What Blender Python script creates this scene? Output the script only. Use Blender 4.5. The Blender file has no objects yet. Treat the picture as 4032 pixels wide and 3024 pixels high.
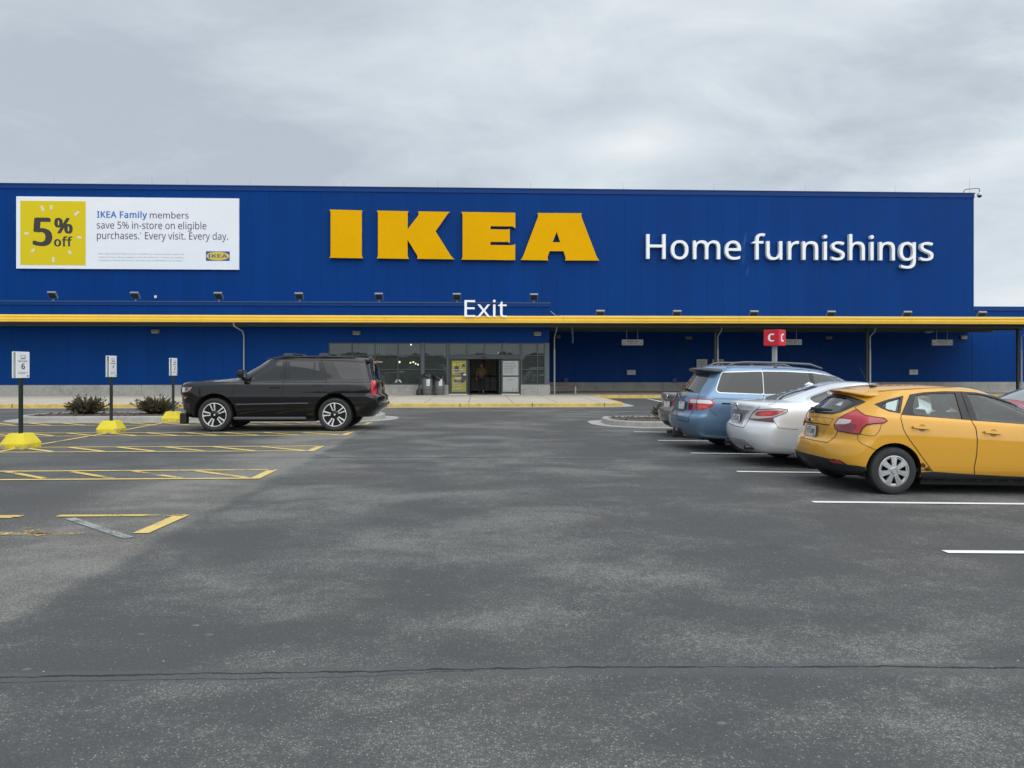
import bpy, bmesh, math, random
import numpy as np
from mathutils import Vector, Matrix, Euler
from mathutils.bvhtree import BVHTree
random.seed(7)
R = math.radians
sc = bpy.context.scene
COL = sc.collection

# ------------------------------------------------------------------ camera
CAM_H, F, U0, VH, YAW = 1.58, 3030.0, 2016.0, 1450.0, R(2.5)
cd = bpy.data.cameras.new('camera')
cam = bpy.data.objects.new('camera', cd); COL.objects.link(cam)
cam.location = (0, 0, CAM_H)
cam.rotation_euler = (R(90), 0, -YAW)
cd.sensor_width = 36; cd.lens = 36 * F / 4032; cd.shift_y = -(1512 - VH) / 4032
cd.clip_start = 0.05; cd.clip_end = 2000
sc.camera = cam

# ------------------------------------------------------------------ world, sun, exposure
def nd(nt, typ, ins=None, **props):
    n = nt.nodes.new(typ)
    for k, v in props.items():
        setattr(n, k, v)
    for k, v in (ins or {}).items():
        s = n.inputs[k]
        if isinstance(v, bpy.types.NodeSocket):
            nt.links.new(v, s)
        else:
            s.default_value = v
    return n

def mth(nt, op, a, b=0.0, c=0.0, clamp=False):
    n = nd(nt, 'ShaderNodeMath', {0: a, 1: b, 2: c}, operation=op); n.use_clamp = clamp
    return n.outputs[0]

def mix(nt, f, a, b, mode='MIX'):
    n = nd(nt, 'ShaderNodeMix', {0: f, 6: a, 7: b}, data_type='RGBA', blend_type=mode)
    return n.outputs[2]

def ramp(nt, f, stops, interp='LINEAR'):
    n = nd(nt, 'ShaderNodeValToRGB', {0: f}); cr = n.color_ramp; cr.interpolation = interp
    while len(cr.elements) < len(stops): cr.elements.new(0.5)
    for e, (p, c) in zip(cr.elements, stops):
        e.position = p; e.color = c if len(c) == 4 else (*c, 1)
    return n.outputs[0]

def rng(nt, v, a, b, c=0.0, d=1.0, smooth=True):
    n = nd(nt, 'ShaderNodeMapRange', {0: v, 1: a, 2: b, 3: c, 4: d})
    n.interpolation_type = 'SMOOTHSTEP' if smooth else 'LINEAR'
    return n.outputs[0]

def noise(nt, vec, scale, detail=4, rough=0.55, dist=0.0):
    return nd(nt, 'ShaderNodeTexNoise', {'Vector': vec, 'Scale': scale, 'Detail': detail, 'Roughness': rough, 'Distortion': dist}).outputs[0]

SUN_EL, SUN_ROT = R(44), R(152)
w = bpy.data.worlds.new('World'); sc.world = w; w.use_nodes = True
nt = w.node_tree; nt.nodes.clear()
sky = nd(nt, 'ShaderNodeTexSky', sky_type='NISHITA', sun_disc=False, sun_elevation=SUN_EL, sun_rotation=SUN_ROT, air_density=1.0, dust_density=2.0)
tc = nd(nt, 'ShaderNodeTexCoord')
sep = nd(nt, 'ShaderNodeSeparateXYZ', {0: tc.outputs['Generated']})
dx, dy, dz = sep.outputs
zz = mth(nt, 'ADD', mth(nt, 'MAXIMUM', dz, 0.0), 0.24)
pv = nd(nt, 'ShaderNodeCombineXYZ', {0: mth(nt, 'DIVIDE', dx, zz), 1: mth(nt, 'MULTIPLY', mth(nt, 'DIVIDE', dy, zz), 1.25), 2: 0.0}).outputs[0]
n1 = noise(nt, nd(nt, 'ShaderNodeVectorMath', {0: pv, 1: (3.7, 11.2, 0)}, operation='ADD').outputs[0], 0.55, 6, 0.56, 0.3)
n2 = noise(nt, nd(nt, 'ShaderNodeVectorMath', {0: pv, 1: (7.3, 2.1, 0)}, operation='ADD').outputs[0], 1.9, 7, 0.6, 0.5)
cl = mth(nt, 'ADD', mth(nt, 'MULTIPLY', n1, 0.66), mth(nt, 'MULTIPLY', n2, 0.34))
def cloud_mass(az, el, wa, we, amt):          # one broad darker or paler bank of cloud, with torn edges
    global cl
    c = Vector((math.sin(az) * math.cos(el), math.cos(az) * math.cos(el), math.sin(el)))
    e = nd(nt, 'ShaderNodeVectorMath', {0: tc.outputs['Generated'], 1: c}, operation='SUBTRACT').outputs[0]
    e = nd(nt, 'ShaderNodeVectorMath', {0: e, 1: (1 / wa, 1 / wa, 1 / we)}, operation='MULTIPLY').outputs[0]
    L = nd(nt, 'ShaderNodeVectorMath', {0: e}, operation='LENGTH').outputs['Value']
    L = mth(nt, 'ADD', L, mth(nt, 'MULTIPLY', mth(nt, 'SUBTRACT', n2, 0.5), 1.6))
    cl = mth(nt, 'ADD', cl, mth(nt, 'MULTIPLY', rng(nt, L, 0.15, 1.0, 1.0, 0.0), amt))
cloud_mass(YAW + math.atan(1560 / F), math.atan(960 / F), .26, .10, -.085)
cloud_mass(YAW + math.atan(500 / F), math.atan(880 / F), .15, .045, .085)
cloud_mass(YAW + math.atan(-700 / F), math.atan(860 / F), .22, .035, -.025)
cloud_mass(YAW + math.atan(-1700 / F), math.atan(1050 / F), .20, .06, -.02)
cloud_mass(YAW + math.atan(1800 / F), math.atan(1330 / F), .25, .05, .06)
ccol = ramp(nt, cl, [(0.38, (0.51, 0.565, 0.645)), (0.46, (0.61, 0.68, 0.75)), (0.535, (0.715, 0.785, 0.84)), (0.62, (0.89, 0.93, 0.955))])
hz = rng(nt, dz, 0.0, 0.26, 1.0, 0.0)                                  # brighter, paler band low over the horizon
ccol = mix(nt, mth(nt, 'MULTIPLY', hz, 0.5), ccol, (0.76, 0.83, 0.90, 1))
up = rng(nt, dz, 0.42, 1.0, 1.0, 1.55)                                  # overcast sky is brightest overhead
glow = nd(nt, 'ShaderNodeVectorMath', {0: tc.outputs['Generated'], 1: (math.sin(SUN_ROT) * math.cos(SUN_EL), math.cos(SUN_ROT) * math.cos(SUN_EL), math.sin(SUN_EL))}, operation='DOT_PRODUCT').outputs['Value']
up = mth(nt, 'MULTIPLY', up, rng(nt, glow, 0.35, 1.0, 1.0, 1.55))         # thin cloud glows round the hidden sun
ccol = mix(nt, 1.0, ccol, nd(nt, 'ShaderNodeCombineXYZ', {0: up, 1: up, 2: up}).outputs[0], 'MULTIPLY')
bg_sky = nd(nt, 'ShaderNodeBackground', {0: sky.outputs[0], 1: 0.06})
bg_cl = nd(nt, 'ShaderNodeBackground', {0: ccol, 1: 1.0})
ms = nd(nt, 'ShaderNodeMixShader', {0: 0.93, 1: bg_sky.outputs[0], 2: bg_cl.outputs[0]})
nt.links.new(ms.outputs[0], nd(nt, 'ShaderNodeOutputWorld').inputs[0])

sd = bpy.data.lights.new('sun', 'SUN'); sd.energy = 1.5; sd.angle = R(84); sd.color = (1, 0.96, 0.9)
sun = bpy.data.objects.new('sun', sd); COL.objects.link(sun)
_sv = Vector((math.sin(SUN_ROT) * math.cos(SUN_EL), math.cos(SUN_ROT) * math.cos(SUN_EL), math.sin(SUN_EL)))
sun.rotation_euler = _sv.to_track_quat('Z', 'Y').to_euler(); sun.location = (0, -20, 40)
sc.view_settings.view_transform = 'Standard'; sc.view_settings.look = 'None'
sc.view_settings.exposure = 0.0; sc.view_settings.gamma = 1.0
sc.view_settings.use_curve_mapping = False
sc.cycles.max_bounces = 8; sc.cycles.transparent_max_bounces = 24; sc.cycles.use_denoising = True

# ------------------------------------------------------------------ survey helpers (photo measurements -> real positions)
RIGHT = Vector((math.cos(YAW), -math.sin(YAW), 0)); FWD = Vector((math.sin(YAW), math.cos(YAW), 0))
CAMP = Vector((0, 0, CAM_H))
def ray(u, v):
    return RIGHT * ((u - U0) / F) + FWD + Vector((0, 0, -(v - VH) / F))
def WY(u, v, Y):                       # the point of the vertical plane y = Y seen at (u, v)
    d = ray(u, v); return CAMP + d * (Y / d.y)
def smooth(t):
    t = min(1, max(0, t)); return t * t * (3 - 2 * t)
def gz(x, y):                          # the lot falls gently to the right for drainage
    return -0.018 * min(max(x - 0.5, 0), 14) * (1 - smooth((y - 25) / 6))
def G(u, v, lift=0.0):                 # the point of the ground seen at (u, v)
    d = ray(u, v); z = lift
    for _ in range(12):
        p = CAMP + d * ((z - CAM_H) / d.z); z = gz(p.x, p.y) + lift
    return p

# ------------------------------------------------------------------ object helpers
ROOTM = {}
def tag(o, label=None, cat=None, group=None, kind=None):
    if label: o['label'] = label
    if cat: o['category'] = cat
    if group: o['group'] = group
    if kind: o['kind'] = kind
    return o
def thing(name, label, cat, loc=(0, 0, 0), rot=(0, 0, 0), group=None):
    o = bpy.data.objects.new(name, None); COL.objects.link(o)
    o.empty_display_size = 0.2
    o.location = loc; o.rotation_euler = rot
    ROOTM[o.name] = Matrix.Translation(Vector(loc)) @ Euler(rot).to_matrix().to_4x4()
    return tag(o, label, cat, group)
def mk(name, bm, mats, parent=None, smooth_=False, local=False, ang=None):
    """link a bmesh (world coordinates, or the root's own when local) as one mesh object"""
    if parent is not None:
        m = ROOTM[parent.name]
        if not local: bm.transform(m.inverted())
    me = bpy.data.meshes.new(name)
    bm.normal_update()
    bm.to_mesh(me); bm.free()
    for m_ in (mats if isinstance(mats, (list, tuple)) else [mats]): me.materials.append(m_)
    if smooth_:
        me.shade_smooth()
        if ang: me.set_sharp_from_angle(angle=R(ang))
    o = bpy.data.objects.new(name, me); COL.objects.link(o)
    if parent is not None:
        o.parent = parent; ROOTM[o.name] = ROOTM[parent.name]
    else:
        ROOTM[o.name] = Matrix.Identity(4)
    return o
def copy_tree(o, parent=None):
    c = o.copy(); COL.objects.link(c)
    if parent is not None: c.parent = parent
    for ch in list(o.children): copy_tree(ch, c)
    return c
def struct(name, bm, mats, **k):
    return tag(mk(name, bm, mats, **k), kind='structure')

def box(bm, x0, x1, y0, y1, z0, z1, bev=0.0, mi=0):
    vs = [bm.verts.new((x, y, z)) for z in (z0, z1) for y in (y0, y1) for x in (x0, x1)]
    fs = [bm.faces.new([vs[i] for i in q]) for q in ((0, 2, 3, 1), (4, 5, 7, 6), (0, 1, 5, 4), (2, 6, 7, 3), (0, 4, 6, 2), (1, 3, 7, 5))]
    for f in fs: f.material_index = mi
    if bev:
        es = list({e for f in fs for e in f.edges})
        r = bmesh.ops.bevel(bm, geom=es, offset=bev, segments=2, affect='EDGES', profile=0.6)
        for f in r['faces']: f.material_index = mi
    return vs
def obox(bm, M, sx, sy, sz, bev=0.0, mi=0):    # box centred on matrix M
    t = bmesh.new(); box(t, -sx / 2, sx / 2, -sy / 2, sy / 2, -sz / 2, sz / 2, bev, mi)
    t.transform(M); merge(bm, t)
def merge(bm, t):
    me = bpy.data.meshes.new('tmp'); t.to_mesh(me); t.free(); bm.from_mesh(me); bpy.data.meshes.remove(me)
def quad(bm, pts, mi=0):
    f = bm.faces.new([bm.verts.new(p) for p in pts]); f.material_index = mi; return f
def ngon_prism(bm, pts, h, mi=0):   # pts: list of Vector (ccw seen from +n), extruded by vector h
    a = [bm.verts.new(p) for p in pts]; b = [bm.verts.new(Vector(p) + h) for p in pts]
    n = len(pts)
    for f in [bm.faces.new(a[::-1]), bm.faces.new(b)] + [bm.faces.new((a[i], a[(i + 1) % n], b[(i + 1) % n], b[i])) for i in range(n)]:
        f.material_index = mi
def tube(bm, pts, r, n=8, mi=0, caps=True):
    pts = [Vector(p) for p in pts]; rs = r if isinstance(r, (list, tuple)) else [r] * len(pts)
    rings = []; prev = None
    for i, p in enumerate(pts):
        d = (pts[min(i + 1, len(pts) - 1)] - pts[max(i - 1, 0)]).normalized()
        a = prev if prev is not None else (Vector((0, 0, 1)) if abs(d.z) < 0.9 else Vector((1, 0, 0)))
        a = (a - d * a.dot(d)).normalized(); prev = a; b = d.cross(a)
        rings.append([bm.verts.new(p + (a * math.cos(t) + b * math.sin(t)) * rs[i]) for t in [2 * math.pi * k / n for k in range(n)]])
    for i in range(len(rings) - 1):
        for k in range(n):
            f = bm.faces.new((rings[i][k], rings[i][(k + 1) % n], rings[i + 1][(k + 1) % n], rings[i + 1][k])); f.material_index = mi
    if caps:
        bm.faces.new(rings[0][::-1]).material_index = mi; bm.faces.new(rings[-1]).material_index = mi
def lathe(bm, prof, axis='z', n=32, mi=0, c=(0, 0, 0), close=False):
    c = Vector(c); rings = []
    for r, h in prof:
        ring = []
        for k in range(n):
            t = 2 * math.pi * k / n; x, y = r * math.cos(t), r * math.sin(t)
            ring.append(bm.verts.new(c + (Vector((x, y, h)) if axis == 'z' else Vector((x, h, y)) if axis == 'y' else Vector((h, x, y)))))
        rings.append(ring)
    idx = list(range(len(rings) - 1)) + ([-1] if close else [])
    for i in idx:
        for k in range(n):
            q = (rings[i][k], rings[i][(k + 1) % n], rings[i + 1][(k + 1) % n], rings[i + 1][k])
            f = bm.faces.new(q if axis != 'y' else q[::-1]); f.material_index = mi
    return rings

# sans-serif letter outlines (thousandths of an em)
# keyed by character code: (advance, [outline x, y, x, y, ...])
GLYPH = {
    32: (175, []),
    33: (181, [[71,135,54,480,126,480,109,135],[90,-9,74,-7,60,1,51,15,48,36,51,57,60,71,74,79,90,81,106,79,119,71,129,57,132,36,129,15,119,1,106,-7]]),
    37: (558, [[131,185,89,195,58,225,39,273,33,336,39,400,56,447,87,476,131,486,175,476,206,447,225,400,232,336,226,273,207,225,176,195],[120,0,386,480,438,480,172,0],[131,228,154,234,170,255,179,289,183,336,170,418,131,445,109,438,94,417,85,384,82,336,85,289,94,255,109,235],[424,-7,382,3,352,33,333,81,326,144,332,208,350,255,380,284,424,294,468,284,499,255,519,208,525,144,519,81,501,33,469,3],[424,36,447,42,463,63,473,97,476,144,463,225,424,252,402,245,387,225,378,191,375,144,378,97,387,63,402,42]]),
    38: (492, [[187,-7,125,2,77,28,46,69,36,125,43,172,63,208,96,238,139,266,118,291,99,318,85,348,81,382,89,426,114,459,153,480,204,487,252,480,289,460,313,427,320,383,314,344,293,312,262,283,224,258,354,133,370,155,382,181,393,209,401,240,461,240,449,198,434,160,415,125,392,95,490,0,410,0,352,56,319,31,281,11,238,-2],[188,293,222,315,245,336,258,358,262,383,258,405,246,423,227,435,202,439,177,435,156,424,143,406,138,383,142,360,151,338,167,317],[189,46,229,49,263,60,291,75,314,93,175,229,142,207,118,185,103,160,97,127,104,94,122,68,151,51]]),
    42: (370, [[131,208,71,240,150,346,28,356,37,418,165,381,150,510,216,510,203,381,332,418,341,356,218,346,298,240,240,208,183,326]]),
    44: (180, [[28,-87,37,-47,47,-3,55,40,61,78,124,78,129,71,118,33,104,-8,87,-49,71,-87]]),
    45: (216, [[27,154,27,206,189,206,189,154]]),
    46: (180, [[89,-9,74,-7,60,1,51,15,48,36,51,57,60,71,74,79,89,81,106,79,119,71,129,57,132,36,129,15,119,1,106,-7]]),
    47: (250, [[7,0,185,480,243,480,64,0]]),
    48: (384, [[191,-7,153,-3,121,10,93,30,72,59,55,95,43,137,35,186,33,240,34,278,37,313,42,344,49,373,69,422,99,458,140,480,191,487,229,483,262,471,289,450,312,422,329,386,341,344,349,296,351,240,350,203,347,169,342,137,335,108,314,59,284,23,243,1],[191,44,237,56,268,92,278,120,286,154,290,194,291,240,290,286,286,326,278,360,268,388,237,424,191,437,145,424,115,388,105,360,98,326,93,286,92,240,93,194,98,154,105,120,115,93,145,56]]),
    49: (384, [[181,0,181,335,181,361,181,381,182,399,183,418,173,408,164,400,154,391,142,381,91,339,60,379,189,480,238,480,238,0]]),
    50: (384, [[32,0,32,49,158,176,191,210,219,240,241,268,257,296,266,324,269,355,263,390,246,415,219,431,185,436,152,433,123,424,96,409,69,390,38,430,68,452,102,470,141,482,185,486,245,478,291,452,320,412,330,359,326,322,314,288,296,256,271,224,241,190,207,155,107,56,107,54,349,54,349,0]]),
    51: (384, [[162,-7,126,-5,92,-1,60,7,30,19,30,75,62,61,95,51,130,45,163,43,218,49,256,68,277,98,284,138,275,176,249,202,206,217,150,222,103,222,103,273,150,273,202,279,240,298,263,326,271,363,265,394,247,417,219,432,183,437,147,434,117,425,89,412,62,396,33,437,62,455,96,471,137,483,183,486,248,478,294,453,322,415,331,367,324,324,304,290,273,267,232,253,232,250,282,237,318,214,339,179,346,136,341,97,326,62,302,33,266,11,220,-2]]),
    52: (384, [[244,0,244,109,14,109,14,159,240,482,301,482,301,162,371,162,371,109,301,109,301,0],[72,162,244,162,244,313,244,345,245,372,246,396,247,419,244,419,238,406,231,392,223,378,216,367]]),
    53: (384, [[167,-7,131,-5,97,0,67,8,42,19,42,75,69,62,101,52,135,46,167,44,215,50,253,69,277,101,285,147,278,189,257,219,219,238,165,244,145,244,122,241,100,238,83,234,54,253,72,480,312,480,312,426,122,426,111,287,124,289,142,291,162,293,185,294,220,292,251,285,279,273,302,257,335,213,346,153,343,118,334,87,319,59,299,36,273,17,242,4,207,-4]]),
    54: (384, [[200,-7,157,-1,118,16,84,45,59,86,49,111,42,139,38,170,37,205,39,256,46,307,59,354,79,397,108,434,146,462,195,480,257,486,271,486,288,485,303,483,316,480,316,430,303,433,288,436,273,437,258,438,215,434,181,422,153,404,132,380,117,351,106,318,100,282,96,244,100,244,119,266,143,284,174,296,214,300,270,291,314,262,343,216,353,154,350,119,342,87,329,60,311,36,263,4],[199,43,238,50,268,70,288,105,294,154,288,195,271,227,242,247,201,254,172,251,146,241,126,226,110,208,100,187,97,166,100,137,108,108,122,82,142,61,168,48]]),
    55: (384, [[91,0,288,426,30,426,30,480,351,480,351,434,156,0]]),
    56: (384, [[193,-7,157,-5,125,2,98,12,75,27,43,68,33,122,36,153,47,179,63,202,83,221,107,237,132,251,100,273,73,299,54,332,48,372,53,406,67,434,89,456,118,473,153,483,191,486,249,479,295,457,325,421,335,371,332,344,323,321,308,301,289,283,268,268,244,254,272,239,298,222,319,203,336,181,347,155,351,124,340,70,308,29,258,2],[194,277,226,293,253,312,271,337,277,369,271,399,253,421,226,434,191,439,157,434,130,421,112,399,106,369,109,347,118,328,132,312,150,299,171,288],[192,40,235,46,267,63,286,90,293,124,286,156,265,182,233,203,192,222,181,226,142,206,114,183,96,155,91,122,97,90,116,63,147,46]]),
    57: (384, [[129,-7,114,-6,98,-5,82,-3,69,0,69,50,96,44,128,42,171,46,205,57,233,75,254,99,269,128,280,161,286,197,289,235,285,235,267,214,243,196,211,183,171,179,115,189,72,217,43,263,34,324,38,371,53,411,76,443,106,467,143,481,187,486,230,480,269,463,302,434,328,393,337,368,344,340,348,309,349,275,347,223,340,173,327,125,307,82,279,46,240,17,191,-1],[184,226,214,229,240,239,261,254,276,272,286,292,289,314,287,342,278,371,264,397,244,418,218,432,187,437,149,430,119,409,99,374,92,325,98,284,115,252,143,232]]),
    65: (429, [[0,0,187,482,242,482,428,0,366,0,308,148,118,148,61,0],[138,202,290,202,236,347,234,355,230,367,225,381,221,396,217,409,214,419,209,399,203,378,197,361,193,347]]),
    67: (424, [[261,-7,226,-5,194,1,165,10,139,24,96,60,65,109,55,139,47,170,42,204,41,240,43,276,48,309,56,340,67,368,100,418,146,455,173,469,203,478,236,484,271,486,308,484,342,479,374,470,404,458,379,407,356,417,330,425,302,431,271,433,234,430,202,420,173,404,149,381,130,353,116,320,108,282,105,240,107,197,115,160,128,127,146,98,169,76,198,59,231,50,270,46,301,48,330,52,358,58,385,65,385,13,358,4,329,-2,298,-6]]),
    68: (490, [[65,0,65,480,213,480,248,478,281,473,311,464,338,453,385,419,420,374,433,346,442,315,447,282,449,244,445,187,433,138,412,96,383,61,347,35,304,15,255,4,199,0],[126,52,191,52,276,64,337,99,373,159,385,242,383,287,374,326,359,358,338,383,312,403,281,417,245,425,204,428,126,428]]),
    69: (373, [[65,0,65,480,333,480,333,426,126,426,126,277,321,277,321,224,126,224,126,53,333,53,333,0]]),
    70: (349, [[65,0,65,480,333,480,333,426,126,426,126,257,320,257,320,203,126,203,126,0]]),
    72: (498, [[65,0,65,480,126,480,126,277,371,277,371,480,432,480,432,0,371,0,371,224,126,224,126,0]]),
    73: (228, [[27,0,27,35,83,48,83,431,27,445,27,480,200,480,200,445,144,431,144,48,200,35,200,0]]),
    75: (416, [[65,0,65,480,126,480,126,243,146,266,167,289,187,312,208,334,338,480,408,480,218,271,416,0,345,0,175,229,126,186,126,0]]),
    76: (352, [[65,0,65,480,126,480,126,54,335,54,335,0]]),
    77: (609, [[65,0,65,480,154,480,302,87,305,87,455,480,544,480,544,0,484,0,484,295,485,330,486,364,487,395,489,420,486,420,326,0,277,0,119,420,116,420,118,396,120,364,121,328,121,291,121,0]]),
    78: (510, [[65,0,65,480,135,480,391,83,394,83,393,96,392,115,391,137,390,162,389,186,389,209,389,480,445,480,445,0,375,0,118,398,116,398,117,372,119,340,120,304,121,268,121,0]]),
    79: (525, [[263,-7,227,-5,194,1,165,11,139,24,96,61,65,111,55,140,47,171,42,205,41,241,42,277,47,310,55,341,65,370,96,419,139,456,165,470,195,479,227,485,263,487,298,485,329,479,358,470,384,456,427,420,458,370,469,341,477,310,482,277,484,240,482,204,477,171,469,139,458,110,427,61,384,24,358,11,329,1,297,-5],[263,46,301,49,333,59,361,75,382,98,399,126,410,159,417,198,420,240,417,283,410,321,399,354,382,382,361,405,334,421,301,431,263,434,225,431,193,421,165,405,143,382,126,354,114,321,107,283,105,240,107,198,114,159,126,126,143,98,165,75,192,59,225,49]]),
    82: (418, [[65,0,65,480,197,480,239,477,275,471,305,460,329,446,361,403,372,343,369,308,358,279,342,256,322,239,300,225,276,215,408,0,337,0,221,198,126,198,126,0],[126,249,197,249,248,255,283,272,303,301,310,340,303,381,281,407,245,422,194,427,126,427]]),
    83: (369, [[166,-7,127,-5,91,-1,60,7,34,16,34,74,61,64,94,54,131,48,169,46,216,51,249,66,270,91,277,123,274,145,267,163,253,178,232,192,203,207,164,222,110,246,72,276,48,314,40,364,45,400,60,429,83,454,114,471,151,483,193,486,231,484,266,479,297,470,326,459,307,408,281,418,253,426,223,431,192,433,153,428,124,414,107,392,101,363,104,341,111,323,125,308,144,294,171,281,206,267,245,251,278,233,303,214,322,191,333,163,337,128,326,72,291,29,266,13,236,2,203,-4]]),
    85: (491, [[243,-7,201,-4,164,5,133,21,107,42,87,68,72,98,63,133,60,171,60,480,121,480,121,169,129,117,152,78,191,54,246,46,303,54,341,80,363,120,370,169,370,480,430,480,430,169,425,122,410,80,384,44,348,16,301,-1]]),
    86: (403, [[171,0,0,480,63,480,171,172,181,143,189,117,196,91,201,67,207,91,214,117,222,144,232,173,339,480,403,480,232,0]]),
    87: (625, [[135,0,8,480,71,480,146,187,153,156,160,127,165,99,169,73,173,100,179,130,186,160,194,190,279,480,341,480,429,188,438,157,445,127,451,98,455,73,459,98,465,127,471,156,479,187,553,480,616,480,488,0,427,0,334,314,323,353,318,372,314,388,310,409,308,395,303,372,295,343,287,312,196,0]]),
    97: (377, [[144,-7,100,0,63,19,39,52,31,100,41,148,73,183,97,196,127,206,162,212,203,215,265,217,265,238,260,277,245,301,222,314,190,318,163,316,136,310,112,301,89,291,71,335,96,347,126,357,159,364,193,366,251,359,291,337,314,300,322,245,322,0,279,0,268,51,265,51,241,25,216,7,185,-3],[158,41,200,47,234,66,256,98,264,144,264,176,211,174,154,167,118,152,98,130,92,99,97,73,110,55,132,44]]),
    98: (413, [[228,-7,189,-3,158,9,134,26,116,46,111,46,99,0,57,0,57,510,116,510,116,386,116,364,115,344,114,326,113,312,116,312,134,333,158,351,189,362,228,366,288,354,335,319,353,293,366,261,374,223,376,180,374,137,366,99,353,67,335,40,288,5],[219,42,261,51,291,78,309,121,315,181,309,240,291,283,260,308,218,317,169,309,138,284,122,242,116,182,116,179,122,121,138,78,169,51]]),
    99: (322, [[201,-7,156,-2,117,13,83,38,58,73,42,120,37,178,42,238,59,286,85,322,119,347,160,362,206,367,233,365,259,361,282,355,300,347,282,298,265,304,244,310,224,314,204,315,158,306,125,281,105,238,98,179,105,121,124,79,156,53,201,44,229,46,253,50,274,57,294,65,294,13,275,4,254,-2,230,-5]]),
    100: (413, [[185,-7,124,5,77,40,60,66,47,98,39,136,37,179,39,223,47,261,60,293,78,319,125,355,185,367,223,363,254,351,278,334,297,314,301,314,300,324,299,339,297,355,297,367,297,510,356,510,356,0,308,0,300,48,297,48,278,27,254,9,223,-3],[194,42,243,50,274,74,292,113,298,168,298,179,292,238,275,282,244,309,193,318,152,308,122,280,104,235,98,178,104,121,122,78,152,51]]),
    101: (379, [[210,-7,162,-2,120,14,85,40,59,76,42,122,37,177,42,232,57,279,81,316,112,344,151,361,196,367,239,362,276,347,305,322,327,290,340,250,345,204,345,169,98,169,107,115,129,76,165,52,213,44,245,45,274,50,301,58,328,69,328,17,301,6,274,-1,245,-5],[99,216,283,216,277,257,262,290,234,311,195,318,158,312,129,291,109,259]]),
    102: (231, [[73,0,73,314,10,314,10,342,73,362,73,383,81,443,104,483,141,506,190,514,211,513,229,510,246,506,260,502,244,455,233,459,220,462,205,465,191,465,165,460,147,446,136,420,132,383,132,360,223,360,223,314,132,314,132,0]]),
    103: (413, [[195,-161,157,-160,123,-155,92,-148,65,-138,65,-84,93,-96,125,-105,160,-110,198,-112,240,-105,271,-85,291,-53,298,-11,298,3,298,13,298,27,299,39,300,48,297,48,276,24,251,7,221,-3,185,-7,123,6,76,42,59,69,47,101,39,138,37,179,39,220,47,256,59,288,76,316,123,354,185,367,219,363,249,353,275,336,298,312,301,312,309,360,356,360,356,-6,353,-42,346,-74,334,-100,317,-122,294,-139,267,-151,233,-159],[194,42,241,49,273,71,292,109,298,165,298,179,292,243,273,285,240,309,193,317,153,308,123,281,104,237,98,179,104,120,123,77,153,50]]),
    104: (415, [[57,0,57,510,116,510,116,361,115,335,113,310,117,310,137,334,164,352,195,362,229,366,287,358,328,335,352,294,361,234,361,0,302,0,302,230,282,295,222,317,171,309,139,283,122,242,116,186,116,0]]),
    105: (173, [[87,420,74,422,62,429,55,441,52,457,55,474,62,486,74,493,87,495,100,493,111,486,119,474,122,457,119,441,111,429,100,422],[57,0,57,360,116,360,116,0]]),
    106: (173, [[87,420,74,422,62,429,55,441,52,457,55,474,62,486,74,493,87,495,100,493,111,486,119,474,122,457,119,441,111,429,100,422],[15,-161,-1,-161,-15,-159,-27,-156,-37,-153,-37,-105,-27,-108,-16,-110,-5,-112,7,-112,27,-109,43,-100,54,-83,57,-56,57,360,116,360,116,-54,110,-99,92,-133,61,-154]]),
    107: (359, [[57,0,57,510,116,510,116,244,115,231,115,216,114,199,113,185,116,185,121,192,128,201,144,221,152,231,158,238,273,360,343,360,197,206,353,0,281,0,156,168,116,132,116,0]]),
    108: (173, [[57,0,57,510,116,510,116,0]]),
    109: (628, [[57,0,57,360,105,360,113,311,117,311,137,336,162,353,192,363,223,367,262,363,293,352,317,333,333,306,336,306,358,333,386,352,418,363,452,367,505,359,543,335,566,295,574,234,574,0,515,0,515,232,497,296,442,317,397,309,367,287,350,250,345,199,345,0,286,0,286,232,268,296,212,317,166,309,137,283,121,242,116,187,116,0]]),
    110: (415, [[57,0,57,360,105,360,113,311,117,311,138,336,165,353,197,363,230,367,287,359,328,335,352,295,361,234,361,0,302,0,302,230,282,295,222,317,171,309,139,283,122,242,116,187,116,0]]),
    111: (406, [[202,-7,157,-1,117,15,84,42,58,79,42,125,37,181,40,223,48,260,62,292,82,318,106,339,135,355,168,364,204,367,250,361,290,345,324,318,349,282,365,236,370,181,367,139,359,101,345,69,325,42,300,21,271,6,239,-4],[203,42,251,52,283,80,303,123,309,181,303,238,283,281,251,308,203,317,155,308,123,281,104,238,98,181,104,123,123,80,156,52]]),
    112: (413, [[57,-161,57,360,105,360,113,311,116,311,135,333,158,351,189,363,228,367,288,355,335,320,353,294,366,262,374,224,376,181,374,137,366,100,353,68,335,41,288,5,228,-7,190,-3,159,9,135,26,116,46,112,46,113,33,115,17,116,1,116,-13,116,-161],[219,42,249,47,273,60,291,82,305,110,312,143,315,181,309,237,291,280,261,308,218,317,171,309,140,286,123,247,116,192,116,181,122,122,138,78,169,51]]),
    113: (413, [[297,-161,297,-7,297,6,298,21,299,36,300,48,296,48,278,27,254,9,222,-3,183,-7,124,5,78,40,60,66,47,98,39,136,37,179,40,223,47,261,60,293,78,319,126,355,185,367,224,363,255,351,279,333,298,311,300,311,309,360,356,360,356,-161],[195,42,242,50,274,73,291,112,298,167,298,179,292,239,275,282,243,309,193,318,151,308,122,280,104,235,98,178,104,121,122,78,152,51]]),
    114: (277, [[57,0,57,360,105,360,112,294,115,294,135,322,160,345,190,361,225,367,235,366,247,366,258,364,267,363,260,308,251,310,241,312,231,313,221,313,194,309,169,298,147,280,131,256,120,226,116,192,116,0]]),
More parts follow.
